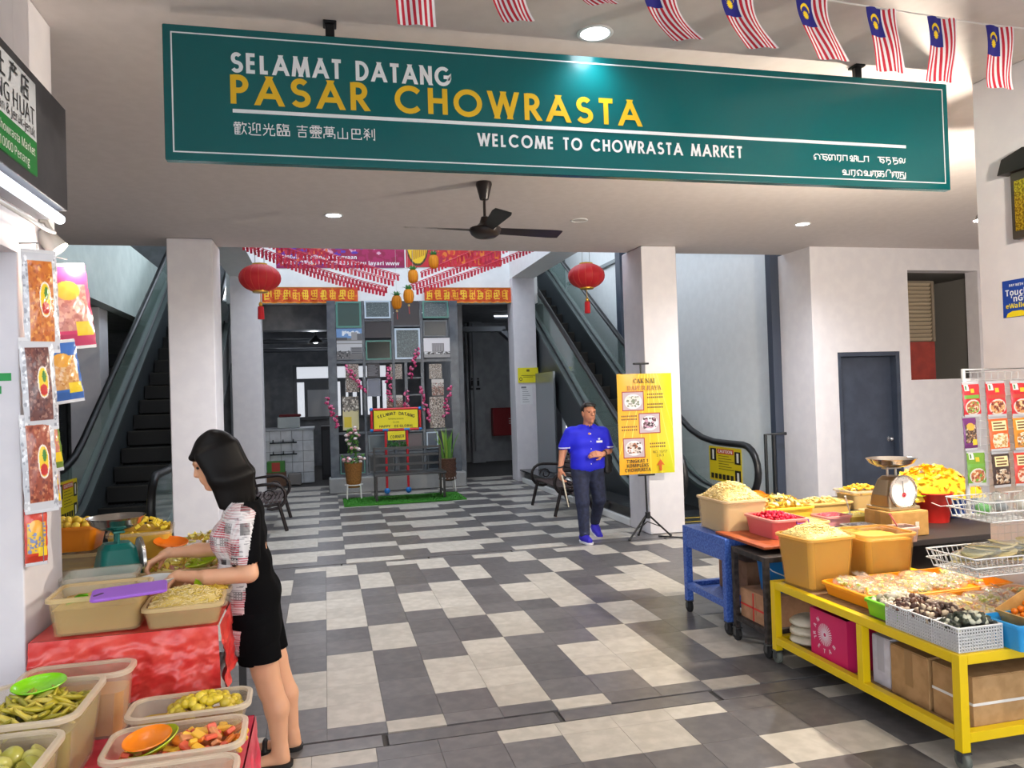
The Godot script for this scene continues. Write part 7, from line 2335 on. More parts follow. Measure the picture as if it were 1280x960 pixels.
	tag(obj("price_label", slab(3.90, 3.93, 0.70, 0.73, -4.487, -4.484), mat(col(226, 206, 190), 0.6)), "small pale price label on the card box", "label")
	weighing_scale("steel weighing scale with a white dial on the card box", V(3.87, 0.802, -4.66), 0.06, col(150, 128, 100), 0.85, 0.165, 1.02)
	# red pail, blue bucket, yellow heap
	b = MB.new(); b.lathe([Vector2(0, 0), Vector2(0.10, 0), Vector2(0.13, 0.27), Vector2(0.137, 0.275), Vector2(0.135, 0.285), Vector2(0.125, 0.28), Vector2(0.10, 0.02), Vector2(0, 0.015)], 28)
	t = thing("red_pail", "red plastic pail heaped with yellow mango slices", "pail", V(4.45, 0.632, -4.92))
	t.scale = V(1, 0.78, 1)
	obj("bucket", b, plastic(col(190, 34, 28), 0.3), t)
	b = MB.new(); b.tube([V(-0.135, 0.24, 0.0), V(-0.06, 0.17, 0.13), V(0.06, 0.17, 0.13), V(0.135, 0.24, 0)], 0.004, 6)
	obj("bail", b, mat(col(226, 200, 190), 0.4), t)
	b = MB.new(); b.lathe([Vector2(0, 0), Vector2(0.11, 0), Vector2(0.135, 0.22), Vector2(0.14, 0.225), Vector2(0.13, 0.22), Vector2(0.105, 0.02), Vector2(0, 0.015)], 28)
	t = thing("blue_basin", "blue patterned bucket right next to the red pail", "pail", V(4.80, 0.632, -5.05))
	obj("bucket", b, blue, t)
	scatter("slice", [mat(col(244, 206, 40), 0.35), mat(col(248, 222, 90), 0.35), mat(col(240, 176, 30), 0.35)], 150, "mango_slice", "bright yellow mango slice heaped over the red pail", "fruit", "mango slices over the red pail", V(4.55, 0.82, -5.08), 0.72, 0.40, 0.0, 0.20, 0.0, 1.35, 0.9)
	heap("mango_heap", "inner mass of the yellow mango slices over the pail", "food", V(4.55, 0.82, -5.08), 0.72, 0.40, -0.03, 0.19, 0.01, mat(col(226, 176, 30), 0.5))
	dish("round_dish", "bright green dish at the foot of the mango heap", V(4.30, 0.86, -4.95), 0.09, 0.024, col(170, 210, 30), V(0.5, 0.4, 0.2))
	# pail and cartons inside the dark cart
	b = MB.new(); b.lathe([Vector2(0, 0), Vector2(0.12, 0), Vector2(0.145, 0.30), Vector2(0.15, 0.305), Vector2(0.14, 0.31), Vector2(0.115, 0.02), Vector2(0, 0.015)], 28)
	t = thing("blue_pail", "bright blue pail with a white handle on the steel cart's shelf", "pail", V(2.86, 0.36, -4.52))
	t.scale = V(0.95, 0.72, 0.95)
	obj("bucket", b, plastic(col(10, 112, 186), 0.3), t)
	b = MB.new(); b.tube([V(-0.145, 0.28, 0.0), V(-0.11, 0.20, 0.1), V(0.02, 0.12, 0.155), V(0.11, 0.16, 0.12), V(0.145, 0.28, 0)], 0.005, 6)
	obj("bail", b, mat(col(226, 226, 226), 0.4), t)
	carton("brown carton with red crossed lines in the steel cart", V(2.84, 0.16, -4.50), 0.36, 0.195, 0.33, col(176, 130, 96), 0.0)
	var rl := MB.new(); slab(2.657, 2.6585, 0.25, 0.262, -4.34, -4.66, rl); slab(2.657, 2.6585, 0.165, 0.35, -4.50, -4.512, rl)
	tag(obj("red_print", rl, mat(col(206, 50, 44), 0.6)), "red crossed lines printed on the brown carton", "print")
	carton("brown carton inside the blue wrapped cart", V(3.1, 0.20, -5.1), 0.5, 0.25, 0.4, col(150, 112, 84))
	# under the yellow cart
	for k in 3:
		b = MB.new(); b.blob(V(0, 0.03, 0), V(0.13, 0.035, 0.12), Basis(), 16, 8, 0.05, k * 2.0)
		t = tag(obj("folded_sack", b, nmat("sack_cloth", col(196, 190, 172), col(214, 208, 190), 3.0, 0.8)), ["cream folded sack at the bottom of the pile in the yellow cart", "cream folded sack in the middle of the pile in the yellow cart", "cream folded sack on top of the pile in the yellow cart"][k], "sack", "folded sacks in the yellow cart")
		t.position = V(2.80, 0.138 + k * 0.052, -4.10)
	pink_box()
	carton("white printed box beside the cartons in the yellow cart", V(2.90, 0.138, -3.415), 0.34, 0.245, 0.13, col(206, 204, 214))
	carton("plain brown carton next to the white printed box", V(2.93, 0.138, -3.21), 0.42, 0.24, 0.25, col(178, 138, 90))
	carton("brown carton with a white strap at the near end of the yellow cart", V(2.94, 0.138, -2.955), 0.42, 0.235, 0.235, col(178, 138, 90), 0.0, col(226, 224, 220))
	carton("brown carton behind the strapped one in the yellow cart", V(3.38, 0.138, -2.98), 0.38, 0.22, 0.27, col(166, 126, 82))
	# orange trays with bags of fruit
	var orp := plastic(col(246, 158, 10), 0.4, 0.4)
	tub("orange_tray", "long orange tray of bagged fruit before the amber tubs", V(3.17, 0.502, -3.66), 0.90, 0.42, 0.075, orp, 0.02, 0.96, 0.03, 0.012)
	tub("orange_tray", "orange tray of bagged fruit behind the white baskets", V(3.24, 0.502, -3.20), 0.74, 0.42, 0.075, orp, 0.02, 0.96, 0.03, 0.012)
	for i in 22:
		var x := 2.82 + (i % 6) * 0.137 + rng.randf_range(-0.02, 0.02)
		var z := -3.78 + (i / 6) * 0.08 + rng.randf_range(-0.02, 0.02)
		bag_of_fruit(V(x, 0.535 + rng.randf() * 0.02, z), 1.0, i)
	for i in 16:
		var x := 2.97 + (i % 5) * 0.135 + rng.randf_range(-0.02, 0.02)
		var z := -3.33 + (i / 5) * 0.10 + rng.randf_range(-0.02, 0.02)
		bag_of_fruit(V(x, 0.54 + rng.randf() * 0.02, z), 1.0, i + 3)
	tub("green_tray", "bright green tray between the orange tray and white baskets", V(2.80, 0.502, -3.36), 0.26, 0.17, 0.085, plastic(col(120, 200, 30), 0.4, 0.4), 0.0, 0.92, 0.02, 0.010)
	scatter("seed", [mat(col(214, 206, 186), 0.5), mat(col(186, 176, 156), 0.5)], 40, "pale_seed", "pale dried piece in the bright green tray", "food", "pale pieces in the green tray", V(2.80, 0.502, -3.36), 0.23, 0.14, 0.07, 0.03, 0.0, 1.2, 1.0)
	# three white baskets with dried fruit
	var wlab := ["white perforated basket of brown dried fruit next to the green tray", "white perforated basket of brown dried fruit, middle of three", "white perforated basket of dark green dried fruit by the blue crate"]
	for k in 3:
		var at := V(2.755, 0.502, -3.185 + k * 0.153)
		lattice_basket(wlab[k], at, 0.23, 0.140, 0.105)
		var ms := [[mat(col(96, 62, 46), 0.45), mat(col(70, 44, 36), 0.45), mat(col(180, 160, 136), 0.5)], [mat(col(88, 60, 48), 0.45), mat(col(66, 46, 38), 0.45), mat(col(186, 166, 140), 0.5)], [mat(col(52, 58, 44), 0.45), mat(col(36, 40, 34), 0.45), mat(col(190, 190, 170), 0.5)]][k] as Array
		scatter("seed", ms, 85, "dried_fruit", ["brown dried fruit piece in the basket next to the green tray", "brown dried fruit piece in the middle white basket", "dark green dried fruit piece in the basket by the blue crate"][k], "food", "dried fruit in white baskets", at, 0.215, 0.135, 0.09, 0.045, 0.0, 1.15, 1.2)
		heap("dried_fruit_mass", ["inner mass of brown dried fruit next to the green tray", "inner mass of brown dried fruit in the middle basket", "inner mass of dark green dried fruit by the blue crate"][k], "food", at, 0.215, 0.135, 0.075, 0.035, 0.004, ms[1])
	# blue crate with an open box of orange balls
	t = tub("blue_crate", "bright blue plastic crate at the corner of the yellow cart", V(3.09, 0.502, -2.83), 0.42, 0.20, 0.115, plastic(col(40, 150, 214), 0.4, 0.35), 0.0, 0.95, 0.015, 0.008)
	t = thing("open_box", "tilted open tan box of orange balls on the blue crate", "box", V(3.13, 0.585, -2.84))
	t.rotation = V(0.0, 0.0, 0.0)
	var tanb := nmat("tan_card", col(186, 140, 76), col(206, 162, 96), 2.0, 0.6)
	var tilt := Basis(Vector3.BACK, 0.42)
	for q in [[V(0, -0.005, 0), V(0.36, 0.008, 0.2)], [V(-0.18, 0.03, 0), V(0.008, 0.07, 0.2)], [V(0.0, 0.03, 0.1), V(0.36, 0.07, 0.006)], [V(0, 0.03, -0.1), V(0.36, 0.07, 0.006)]]:
		b = MB.new(); b.box(tilt * (q[0] as Vector3) + V(0.03, 0.06, 0), q[1], 0.002, tilt)
		obj("side", b, tanb, t)
	for k in 34:
		b = MB.new()
		var o := put("orange_ball", piece_mesh("cherry", 0) if k == 0 else M_ball, mat(col(226, 120, 20), 0.25))
		if k == 0: M_ball = o.mesh
		o.position = t.position + V(0.03, 0.06, 0) + tilt * V(-0.15 + (k % 9) * 0.036, 0.014 + (k % 2) * 0.008, -0.07 + (k / 9) * 0.045)
		o.scale = Vector3.ONE * 1.25
		tag(o, "small orange ball in the tilted tan box", "food", "orange balls in the tilted box")
	build_rack()

var M_ball: Mesh

func pink_box() -> void:
	var t := thing("pink_carton", "magenta carton with a white round emblem in the yellow cart", "box", V(2.68, 0.138, -3.77))
	var pk := mat(col(206, 30, 96), 0.5)
	obj("side", slab(0, 0.006, 0, 0.275, 0.16, -0.16), pk, t)
	obj("side", slab(0.30, 0.306, 0, 0.275, 0.16, -0.16), pk, t)
	obj("side", slab(0.006, 0.30, 0, 0.275, 0.16, 0.154), pk, t)
	obj("side", slab(0.006, 0.30, 0, 0.275, -0.154, -0.16), pk, t)
	obj("bottom", slab(0.006, 0.30, 0, 0.006, 0.154, -0.154), pk, t)
	obj("lining", slab(0.02, 0.28, 0.15, 0.2, 0.14, -0.14), mat(col(60, 40, 34), 0.8), t)
	# emblem on the face towards the aisle (facing -x)
	var side := Transform3D(Basis(Vector3.UP, -PI / 2), V(-0.0015, 0.15, -0.03))
	var wm := mat(col(236, 214, 224), 0.5)
	var b := MB.new()
	for k in 28:
		var a := TAU * k / 28.0
		var d := Vector2(cos(a), sin(a))
		b.ribbon([d * 0.022, d * 0.062], 0.005, side)
	b.ribbon(arc(0, 0, 0.016, 0.016, 0, 360, 16), 0.010, side)
	obj("emblem", b, wm, t)
	var word := "LETAB"
	for k in word.length():
		var a := deg_to_rad(-30.0 - 32.0 * (word.length() - 1 - k) + 0.0)
		var p := Vector3(cos(a) * 0.092, sin(a) * 0.092, 0.0005)
		text(word[k], 0.024, wm, t, side * Transform3D(Basis(Vector3.BACK, a + PI / 2), p))
	word = "NAR"
	for k in 3:
		var a := deg_to_rad(128.0 + k * 30.0)
		text(word[k], 0.024, wm, t, side * Transform3D(Basis(Vector3.BACK, a - PI / 2), Vector3(cos(a) * 0.092, sin(a) * 0.092, 0.0005)))

func lattice_basket(label: String, at: Vector3, w: float, d: float, h: float) -> void:
	var t := thing("white_basket", label, "basket", at, 0.0, "white perforated baskets on the yellow cart")
	var wm := mat(col(222, 222, 222), 0.4)
	var b := MB.new()
	for y in 8:
		var yy := 0.004 + (h - 0.008) * y / 7.0
		for s in [-1.0, 1.0]:
			b.box(V(s * w / 2, yy, 0), V(0.003, 0.006, d), 0.0)
			b.box(V(0, yy, s * d / 2), V(w, 0.006, 0.003), 0.0)
	for k in 17:
		var x := -w / 2 + w * k / 16.0
		for s in [-1.0, 1.0]: b.box(V(x, h / 2, s * d / 2), V(0.005, h, 0.003), 0.0)
	for k in 11:
		var z := -d / 2 + d * k / 10.0
		for s in [-1.0, 1.0]: b.box(V(s * w / 2, h / 2, z), V(0.003, h, 0.005), 0.0)
	tag(obj("lattice", b, wm, t), "", "", "", "stuff")
	b = MB.new()
	b.tube([V(-w / 2, h, -d / 2), V(w / 2, h, -d / 2), V(w / 2, h, d / 2), V(-w / 2, h, d / 2)], 0.005, 6, true)
	obj("rim", b, wm, t)
	obj("floor_plate", slab(-w / 2, w / 2, 0, 0.004, -d / 2, d / 2), wm, t)

func build_rack() -> void:
	# mesh rack of spice packets before the stall wall
	var wm := mat(col(206, 208, 210), 0.35, 0.4)
	var t := thing("mesh_rack", "white wire mesh rack hung with rows of spice packets", "rack", V(3.43, 0, -3.30))
	var b := MB.new()
	b.tube([V(-0.235, 0.98, 0), V(-0.235, 1.74, 0), V(0.24, 1.74, 0), V(0.24, 0.75, 0)], 0.011, 8)
	obj("frame", b, mat(col(216, 216, 216), 0.4), t)
	for k in 12:
		b = MB.new(); b.tube([V(-0.23 + k * 0.0425, 0.98 if k < 4 else 0.76, 0), V(-0.23 + k * 0.0425, 1.73, 0)], 0.0018, 4)
		obj("wire", b, wm, t)
	for k in 24:
		b = MB.new(); b.tube([V(-0.235 if k > 4 else -0.10, 0.76 + k * 0.042, 0.003), V(0.24, 0.76 + k * 0.042, 0.003)], 0.0018, 4)
		obj("wire", b, wm, t)
	for y in [0.9, 1.7]:
		b = MB.new(); b.tube([V(0.23, y, 0.0), V(0.26, y, 0)], 0.011, 8)
		obj("wall_bracket", b, mat(col(216, 216, 216), 0.4), t)
	var g := "spice packets on the mesh rack"
	var rice := [col(190, 60, 40), col(214, 150, 90), col(120, 50, 36), col(230, 200, 150)]
	var veg := [col(110, 170, 60), col(190, 110, 60), col(226, 200, 160), col(150, 60, 50)]
	var brn := [col(70, 50, 40), col(150, 110, 80), col(206, 180, 150)]
	var spec := [
		[3.222, 1.587, 0.105, 0.175, col(196, 26, 36), veg, 2, "red and green spice packet in the rack's top row, at its end"],
		[3.375, 1.585, 0.125, 0.18, col(206, 30, 40), rice, 2, "red spice packet in the middle of the rack's top row"],
		[3.535, 1.583, 0.125, 0.18, col(200, 24, 36), rice, 2, "red spice packet in the rack's top row, nearest the wall"],
		[3.205, 1.415, 0.085, 0.175, col(110, 30, 110), brn, 1, "slim purple packet under the red and green one"],
		[3.385, 1.405, 0.12, 0.175, col(222, 96, 30), [col(232, 206, 150), col(200, 150, 90), col(240, 226, 190)], 3, "orange packet with a cream heading on the mesh rack"],
		[3.535, 1.405, 0.12, 0.175, col(226, 140, 30), [col(190, 120, 50), col(120, 80, 40), col(226, 170, 70)], 3, "amber noodle packet on the mesh rack"],
		[3.235, 1.235, 0.115, 0.175, col(110, 160, 40), veg, 2, "green soup packet at the end of the rack's lowest row"],
		[3.39, 1.22, 0.118, 0.18, col(60, 40, 34), brn, 3, "dark brown packet with a bowl on the mesh rack"],
		[3.535, 1.22, 0.115, 0.18, col(212, 62, 44), [col(236, 222, 206), col(190, 90, 60), col(230, 190, 160)], 3, "red and white packet in the rack's lowest row"],
	]
	for q in spec:
		pouch(q[7], V(q[0], q[1], -3.282), V(-0.04, rng.randf_range(-0.08, 0.08), rng.randf_range(-0.03, 0.03)), q[2], q[3], 0.02, pouch_image(q[4], q[5], q[6]), g, "spice_packet")
	# wire shelves with bags
	wire_basket("wire_basket", "white wire basket of small bags below the spice packets", V(3.35, 1.005, -3.15), 0.62, 0.26, 0.095, col(222, 222, 222), 0.0, 0.032, 0.0025, "white wire baskets at the rack")
	wire_basket("wire_basket", "white wire basket of flat cracker bags above the orange trays", V(3.29, 0.765, -3.13), 0.76, 0.30, 0.085, col(222, 222, 222), 0.0, 0.03, 0.0025, "white wire baskets at the rack")
	for i in 7:
		var p := thing("cracker_bag", "clear bag of round pale crackers in the lower wire basket", "bag", V(3.04 + (i % 4) * 0.15, 0.80 + 0.035 * (i / 4), -3.16 + (i / 4) * 0.07 + rng.randf_range(-0.03, 0.03)), rng.randf_range(-0.3, 0.3), "cracker bags in the lower wire basket")
		for k in 4:
			b = MB.new()
			b.lathe([Vector2(0, 0), Vector2(0.062, 0.0), Vector2(0.068, 0.004), Vector2(0.062, 0.007), Vector2(0, 0.006)], 14, Transform3D(Basis(V(rng.randf_range(-1, 1), 0, rng.randf_range(-1, 1)).normalized(), 0.18), V(-0.03 + 0.02 * k, 0.012 + k * 0.011, rng.randf_range(-0.02, 0.02))), 1.2, 0.9)
			obj("cracker", b, mat([col(196, 180, 130), col(176, 166, 112), col(206, 190, 146)][k % 3], 0.6), p)
		b = MB.new(); b.blob(V(0, 0.028, 0), V(0.10, 0.035, 0.075), Basis(), 14, 8, 0.10, i * 2.1)
		obj("film", b, glass(col(226, 236, 230), 0.16, "bag_film2"), p)
	for i in 5:
		var p := thing("small_bag", ["clear bag with a green filling in the upper wire basket", "clear bag with a grey filling in the upper wire basket", "clear bag with a pale filling in the upper wire basket", "green and yellow bag in the upper wire basket", "red tipped bag in the upper wire basket"][i], "bag", V(3.12 + i * 0.115, 1.025, -3.13 + rng.randf_range(-0.02, 0.02)), rng.randf_range(-0.4, 0.4), "small bags in the upper wire basket")
		var cc: Color = [col(70, 170, 50), col(120, 124, 130), col(206, 200, 190), col(150, 180, 50), col(196, 70, 50)][i]
		b = MB.new(); b.blob(V(0, 0.03, 0), V(0.035, 0.03, 0.035), Basis(), 12, 8, 0.12, i)
		obj("filling", b, mat(cc, 0.5), p)
		b = MB.new(); b.blob(V(0, 0.05, 0), V(0.055, 0.055, 0.045), Basis(), 12, 8, 0.14, i * 1.3)
		obj("film", b, glass(col(226, 230, 232), 0.18, "bag_film2"), p)
	# poster and small shrine on the stall wall (facing -x)
	var side := Basis(Vector3.UP, -PI / 2)
	t = thing("wallet_poster", "blue wallet payment poster on the white stall wall", "poster", V(3.688, 2.125, -3.425), -PI / 2)
	obj("sheet", slab(-0.09, 0.09, -0.10, 0.105, 0, -0.003), mat(col(24, 66, 160), 0.35), t)
	var wt := mat(col(236, 240, 246), 0.4)
	text("PAY WITH", 0.014, wt, t, Transform3D(Basis(), V(0, 0.075, 0.002)), true)
	text("Touch", 0.034, wt, t, Transform3D(Basis(), V(0, 0.035, 0.002)), true, "lettering", false, 0.14)
	text("'nGO", 0.032, wt, t, Transform3D(Basis(), V(0.02, 0.0, 0.002)), true, "lettering", false, 0.11)
	text("eWallet", 0.026, mat(col(240, 220, 40), 0.4), t, Transform3D(Basis(), V(0, -0.038, 0.002)), true, "lettering", false, 0.14)
	b = MB.new()
	b.prism(PackedVector2Array([Vector2(-0.07, -0.098), Vector2(0.07, -0.098), Vector2(0.06, -0.078), Vector2(0.03, -0.066), Vector2(-0.03, -0.066), Vector2(-0.06, -0.078)]), 0.0, Transform3D(Basis(), V(0, 0, 0.002)))
	obj("yellow_arc", b, mat(col(240, 216, 30), 0.4), t)
	t = thing("wall_shrine", "small dark bronze wall shrine with a golden panel", "shrine", V(3.69, 2.44, -3.29), -PI / 2)
	obj("body", slab(-0.11, 0.11, 0, 0.36, 0.045, 0, null, 0.006), mat(col(84, 76, 66), 0.4, 0.5), t)
	obj("golden_panel", slab(-0.08, 0.08, 0.04, 0.31, 0.05, 0.045), nmat("gilt", col(150, 110, 20), col(240, 206, 60), 12.0, 0.3, 0.7), t)
	b = MB.new()
	b.prism(PackedVector2Array([Vector2(-0.16, 0.36), Vector2(0.16, 0.36), Vector2(0.13, 0.44), Vector2(0, 0.47), Vector2(-0.13, 0.44)]), 0.075, Transform3D(Basis(), V(0, 0, 0.075)))
	obj("roof", b, mat(col(40, 34, 32), 0.4, 0.4), t)
# ---------------------------------------------------------------- people: smooth fields meshed as surface nets
func cap(a: Vector3, b: Vector3, ra: float, rb: float) -> Array:
	return [0, a, b, ra, rb]

func ell(c: Vector3, r: Vector3, bs := Basis()) -> Array:
	return [1, c, r, bs]

func snet(prims: Array, cell: float, k: float, parts: Array, pick: Callable) -> void:
	# parts: Array of MB; pick(centre) -> index into parts, or -1 to drop the face
	var lo := Vector3(1e9, 1e9, 1e9)
	var hi := -lo
	for p in prims:
		if p[0] == 0:
			var r: float = maxf(p[3], p[4])
			lo = lo.min((p[1] as Vector3).min(p[2]) - Vector3.ONE * r); hi = hi.max((p[1] as Vector3).max(p[2]) + Vector3.ONE * r)
		else:
			var r: float = maxf(p[2].x, maxf(p[2].y, p[2].z))
			lo = lo.min(p[1] - Vector3.ONE * r); hi = hi.max(p[1] + Vector3.ONE * r)
	lo -= Vector3.ONE * (cell * 3.0 + k * 0.5); hi += Vector3.ONE * (cell * 3.0 + k * 0.5)
	var nx := int((hi.x - lo.x) / cell) + 2
	var ny := int((hi.y - lo.y) / cell) + 2
	var nz := int((hi.z - lo.z) / cell) + 2
	var f := PackedFloat32Array()
	f.resize(nx * ny * nz)
	f.fill(0.25)
	for p in prims:
		var m := k + cell * 3.0
		var a: Vector3 = p[1]
		var pl: Vector3; var ph: Vector3
		var isc: bool = p[0] == 0
		var b := Vector3.ZERO; var ra := 0.0; var rb := 0.0; var ab := Vector3.ZERO; var l2 := 1.0
		var rad := Vector3.ONE; var inv := Basis(); var rmin := 0.0
		if isc:
			b = p[2]; ra = p[3]; rb = p[4]; ab = b - a; l2 = maxf(ab.length_squared(), 1e-9)
			var r := maxf(ra, rb) + m
			pl = a.min(b) - Vector3.ONE * r; ph = a.max(b) + Vector3.ONE * r
		else:
			rad = p[2]; inv = (p[3] as Basis).transposed(); rmin = minf(rad.x, minf(rad.y, rad.z))
			var r := maxf(rad.x, maxf(rad.y, rad.z)) + m
			pl = a - Vector3.ONE * r; ph = a + Vector3.ONE * r
		var i0 := maxi(0, int((pl.x - lo.x) / cell)); var i1 := mini(nx - 1, int((ph.x - lo.x) / cell) + 1)
		var j0 := maxi(0, int((pl.y - lo.y) / cell)); var j1 := mini(ny - 1, int((ph.y - lo.y) / cell) + 1)
		var k0 := maxi(0, int((pl.z - lo.z) / cell)); var k1 := mini(nz - 1, int((ph.z - lo.z) / cell) + 1)
		for z in range(k0, k1 + 1):
			for y in range(j0, j1 + 1):
				var base := (z * ny + y) * nx
				for x in range(i0, i1 + 1):
					var q := lo + Vector3(x, y, z) * cell
					var d: float
					if isc:
						var t := clampf((q - a).dot(ab) / l2, 0.0, 1.0)
						d = q.distance_to(a + ab * t) - (ra + (rb - ra) * t)
					else:
						var e := (inv * (q - a)) / rad
						var le := e.length()
						d = (le - 1.0) * le / maxf((e / rad).length(), 1e-6) if le > 1e-4 else -rmin
					var o := f[base + x]
					var h := maxf(k - absf(o - d), 0.0) / k
					f[base + x] = minf(o, d) - h * h * k * 0.25
	var vid := {}
	var vs := PackedVector3Array()
	var ns := PackedVector3Array()
	var off := [0, 1, nx, nx + 1, nx * ny, nx * ny + 1, nx * ny + nx, nx * ny + nx + 1]
	var edges := [[0, 1], [2, 3], [4, 5], [6, 7], [0, 2], [1, 3], [4, 6], [5, 7], [0, 4], [1, 5], [2, 6], [3, 7]]
	for z in nz - 1:
		for y in ny - 1:
			var base := (z * ny + y) * nx
			for x in nx - 1:
				var c := base + x
				var v0 := f[c]
				if v0 > cell * 2.2 or v0 < -cell * 2.2: continue
				var w := [v0, f[c + 1], f[c + off[2]], f[c + off[3]], f[c + off[4]], f[c + off[5]], f[c + off[6]], f[c + off[7]]]
				var s := 0
				for i in 8:
					if w[i] < 0.0: s += 1
				if s == 0 or s == 8: continue
				var acc := Vector3.ZERO
				var n := 0
				for e in edges:
					var p: float = w[e[0]]; var q: float = w[e[1]]
					if (p < 0.0) != (q < 0.0):
						var t := p / (p - q)
						var pa := Vector3(e[0] & 1, (e[0] >> 1) & 1, e[0] >> 2)
						var pb := Vector3(e[1] & 1, (e[1] >> 1) & 1, e[1] >> 2)
						acc += pa.lerp(pb, t); n += 1
				vid[c] = vs.size()
				vs.append(lo + (Vector3(x, y, z) + acc / n) * cell)
				ns.append(Vector3(w[1] + w[3] + w[5] + w[7] - w[0] - w[2] - w[4] - w[6], w[2] + w[3] + w[6] + w[7] - w[0] - w[1] - w[4] - w[5], w[4] + w[5] + w[6] + w[7] - w[0] - w[1] - w[2] - w[3]).normalized())
	var nxy := nx * ny
	for c in vid:
		for ax in 3:
			var st: int = [1, nx, nxy][ax]
			if (f[c] < 0.0) == (f[c + st] < 0.0): continue
			var u: int = [nx, nxy, 1][ax]
			var w: int = [nxy, 1, nx][ax]
			if not (vid.has(c - u) and vid.has(c - w) and vid.has(c - u - w)): continue
			var q := [vid[c], vid[c - u], vid[c - u - w], vid[c - w]]
			var ctr := (vs[q[0]] + vs[q[1]] + vs[q[2]] + vs[q[3]]) * 0.25
			var g: int = pick.call(ctr)
			if g < 0: continue
			var mb: MB = parts[g]
			mb.tri(vs[q[0]], vs[q[1]], vs[q[2]], ns[q[0]], ns[q[1]], ns[q[2]])
			mb.tri(vs[q[0]], vs[q[2]], vs[q[3]], ns[q[0]], ns[q[2]], ns[q[3]])

func hand_prims(wrist: Vector3, dir: Vector3, palm_n: Vector3, curl: float, thumb_side: float, s := 1.0) -> Array:
	# dir: wrist to knuckles; palm_n: the way the palm faces
	var d := dir.normalized()
	var n := (palm_n - d * palm_n.dot(d)).normalized()
	var w := d.cross(n).normalized() * thumb_side # towards the thumb
	var pr := []
	var kn := wrist + d * 0.085 * s
	pr.append(cap(wrist - d * 0.01, wrist + d * 0.02 * s, 0.024 * s, 0.025 * s))
	for i in 4:
		var o := w * (0.03 - i * 0.02) * s
		pr.append(cap(wrist + d * 0.02 * s + o * 0.6, kn + o, 0.016 * s, 0.0125 * s))
		var l: float = [0.042, 0.047, 0.044, 0.034][i] * s
		var a: float = curl * [0.8, 0.95, 1.05, 1.15][i]
		var p0 := kn + o
		var d1 := d * cos(a * 0.7) + n * sin(a * 0.7)
		var p1 := p0 + d1 * l
		var d2 := d * cos(a * 1.5) + n * sin(a * 1.5)
		var p2 := p1 + d2 * l * 0.7
		var d3 := d * cos(a * 2.1) + n * sin(a * 2.1)
		var p3 := p2 + d3 * l * 0.5
		pr.append(cap(p0, p1, 0.0098 * s, 0.009 * s)); pr.append(cap(p1, p2, 0.009 * s, 0.0082 * s)); pr.append(cap(p2, p3, 0.0082 * s, 0.007 * s))
	var t0 := wrist + d * 0.02 * s + w * 0.022 * s
	var t1 := t0 + (d * 0.6 + w * 0.6 + n * 0.35).normalized() * 0.045 * s
	var t2 := t1 + (d * 0.8 + w * 0.1 + n * 0.6).normalized() * 0.032 * s
	pr.append(cap(t0, t1, 0.016 * s, 0.0115 * s)); pr.append(cap(t1, t2, 0.011 * s, 0.0085 * s))
	return pr

func print_image() -> Image:
	# newsprint with striped flags
	var im := canvas(256, 256, col(216, 212, 212))
	for k in 260:
		var x := rng.randi_range(0, 240); var y := rng.randi_range(0, 250)
		im.fill_rect(Rect2i(x, y, rng.randi_range(6, 26), 2), col(130, 128, 132))
	for q in [[10, 14], [120, 40], [40, 110], [170, 130], [90, 190], [200, 20], [8, 200], [200, 220], [70, 60], [130, 90], [10, 150], [196, 176], [140, 220], [100, 140], [60, 4]]:
		var x: int = q[0]; var y: int = q[1]
		for s in 7: im.fill_rect(Rect2i(x, y + s * 6, 54, 3), col(176, 34, 54))
		im.fill_rect(Rect2i(x, y, 24, 22), col(24, 24, 30))
		for s in 9: im.fill_rect(Rect2i(x + 2 + (s % 3) * 7, y + 2 + (s / 3) * 7, 3, 3), col(220, 218, 220))
	for q in [[74, 20, 30, 20], [10, 80, 24, 34], [130, 100, 30, 16], [226, 90, 24, 30], [60, 232, 40, 16], [150, 190, 34, 14], [100, 150, 18, 30]]:
		im.fill_rect(Rect2i(q[0], q[1], q[2], q[3]), col(26, 25, 28))
	return im

func build_people() -> void:
	build_woman()
	build_man()

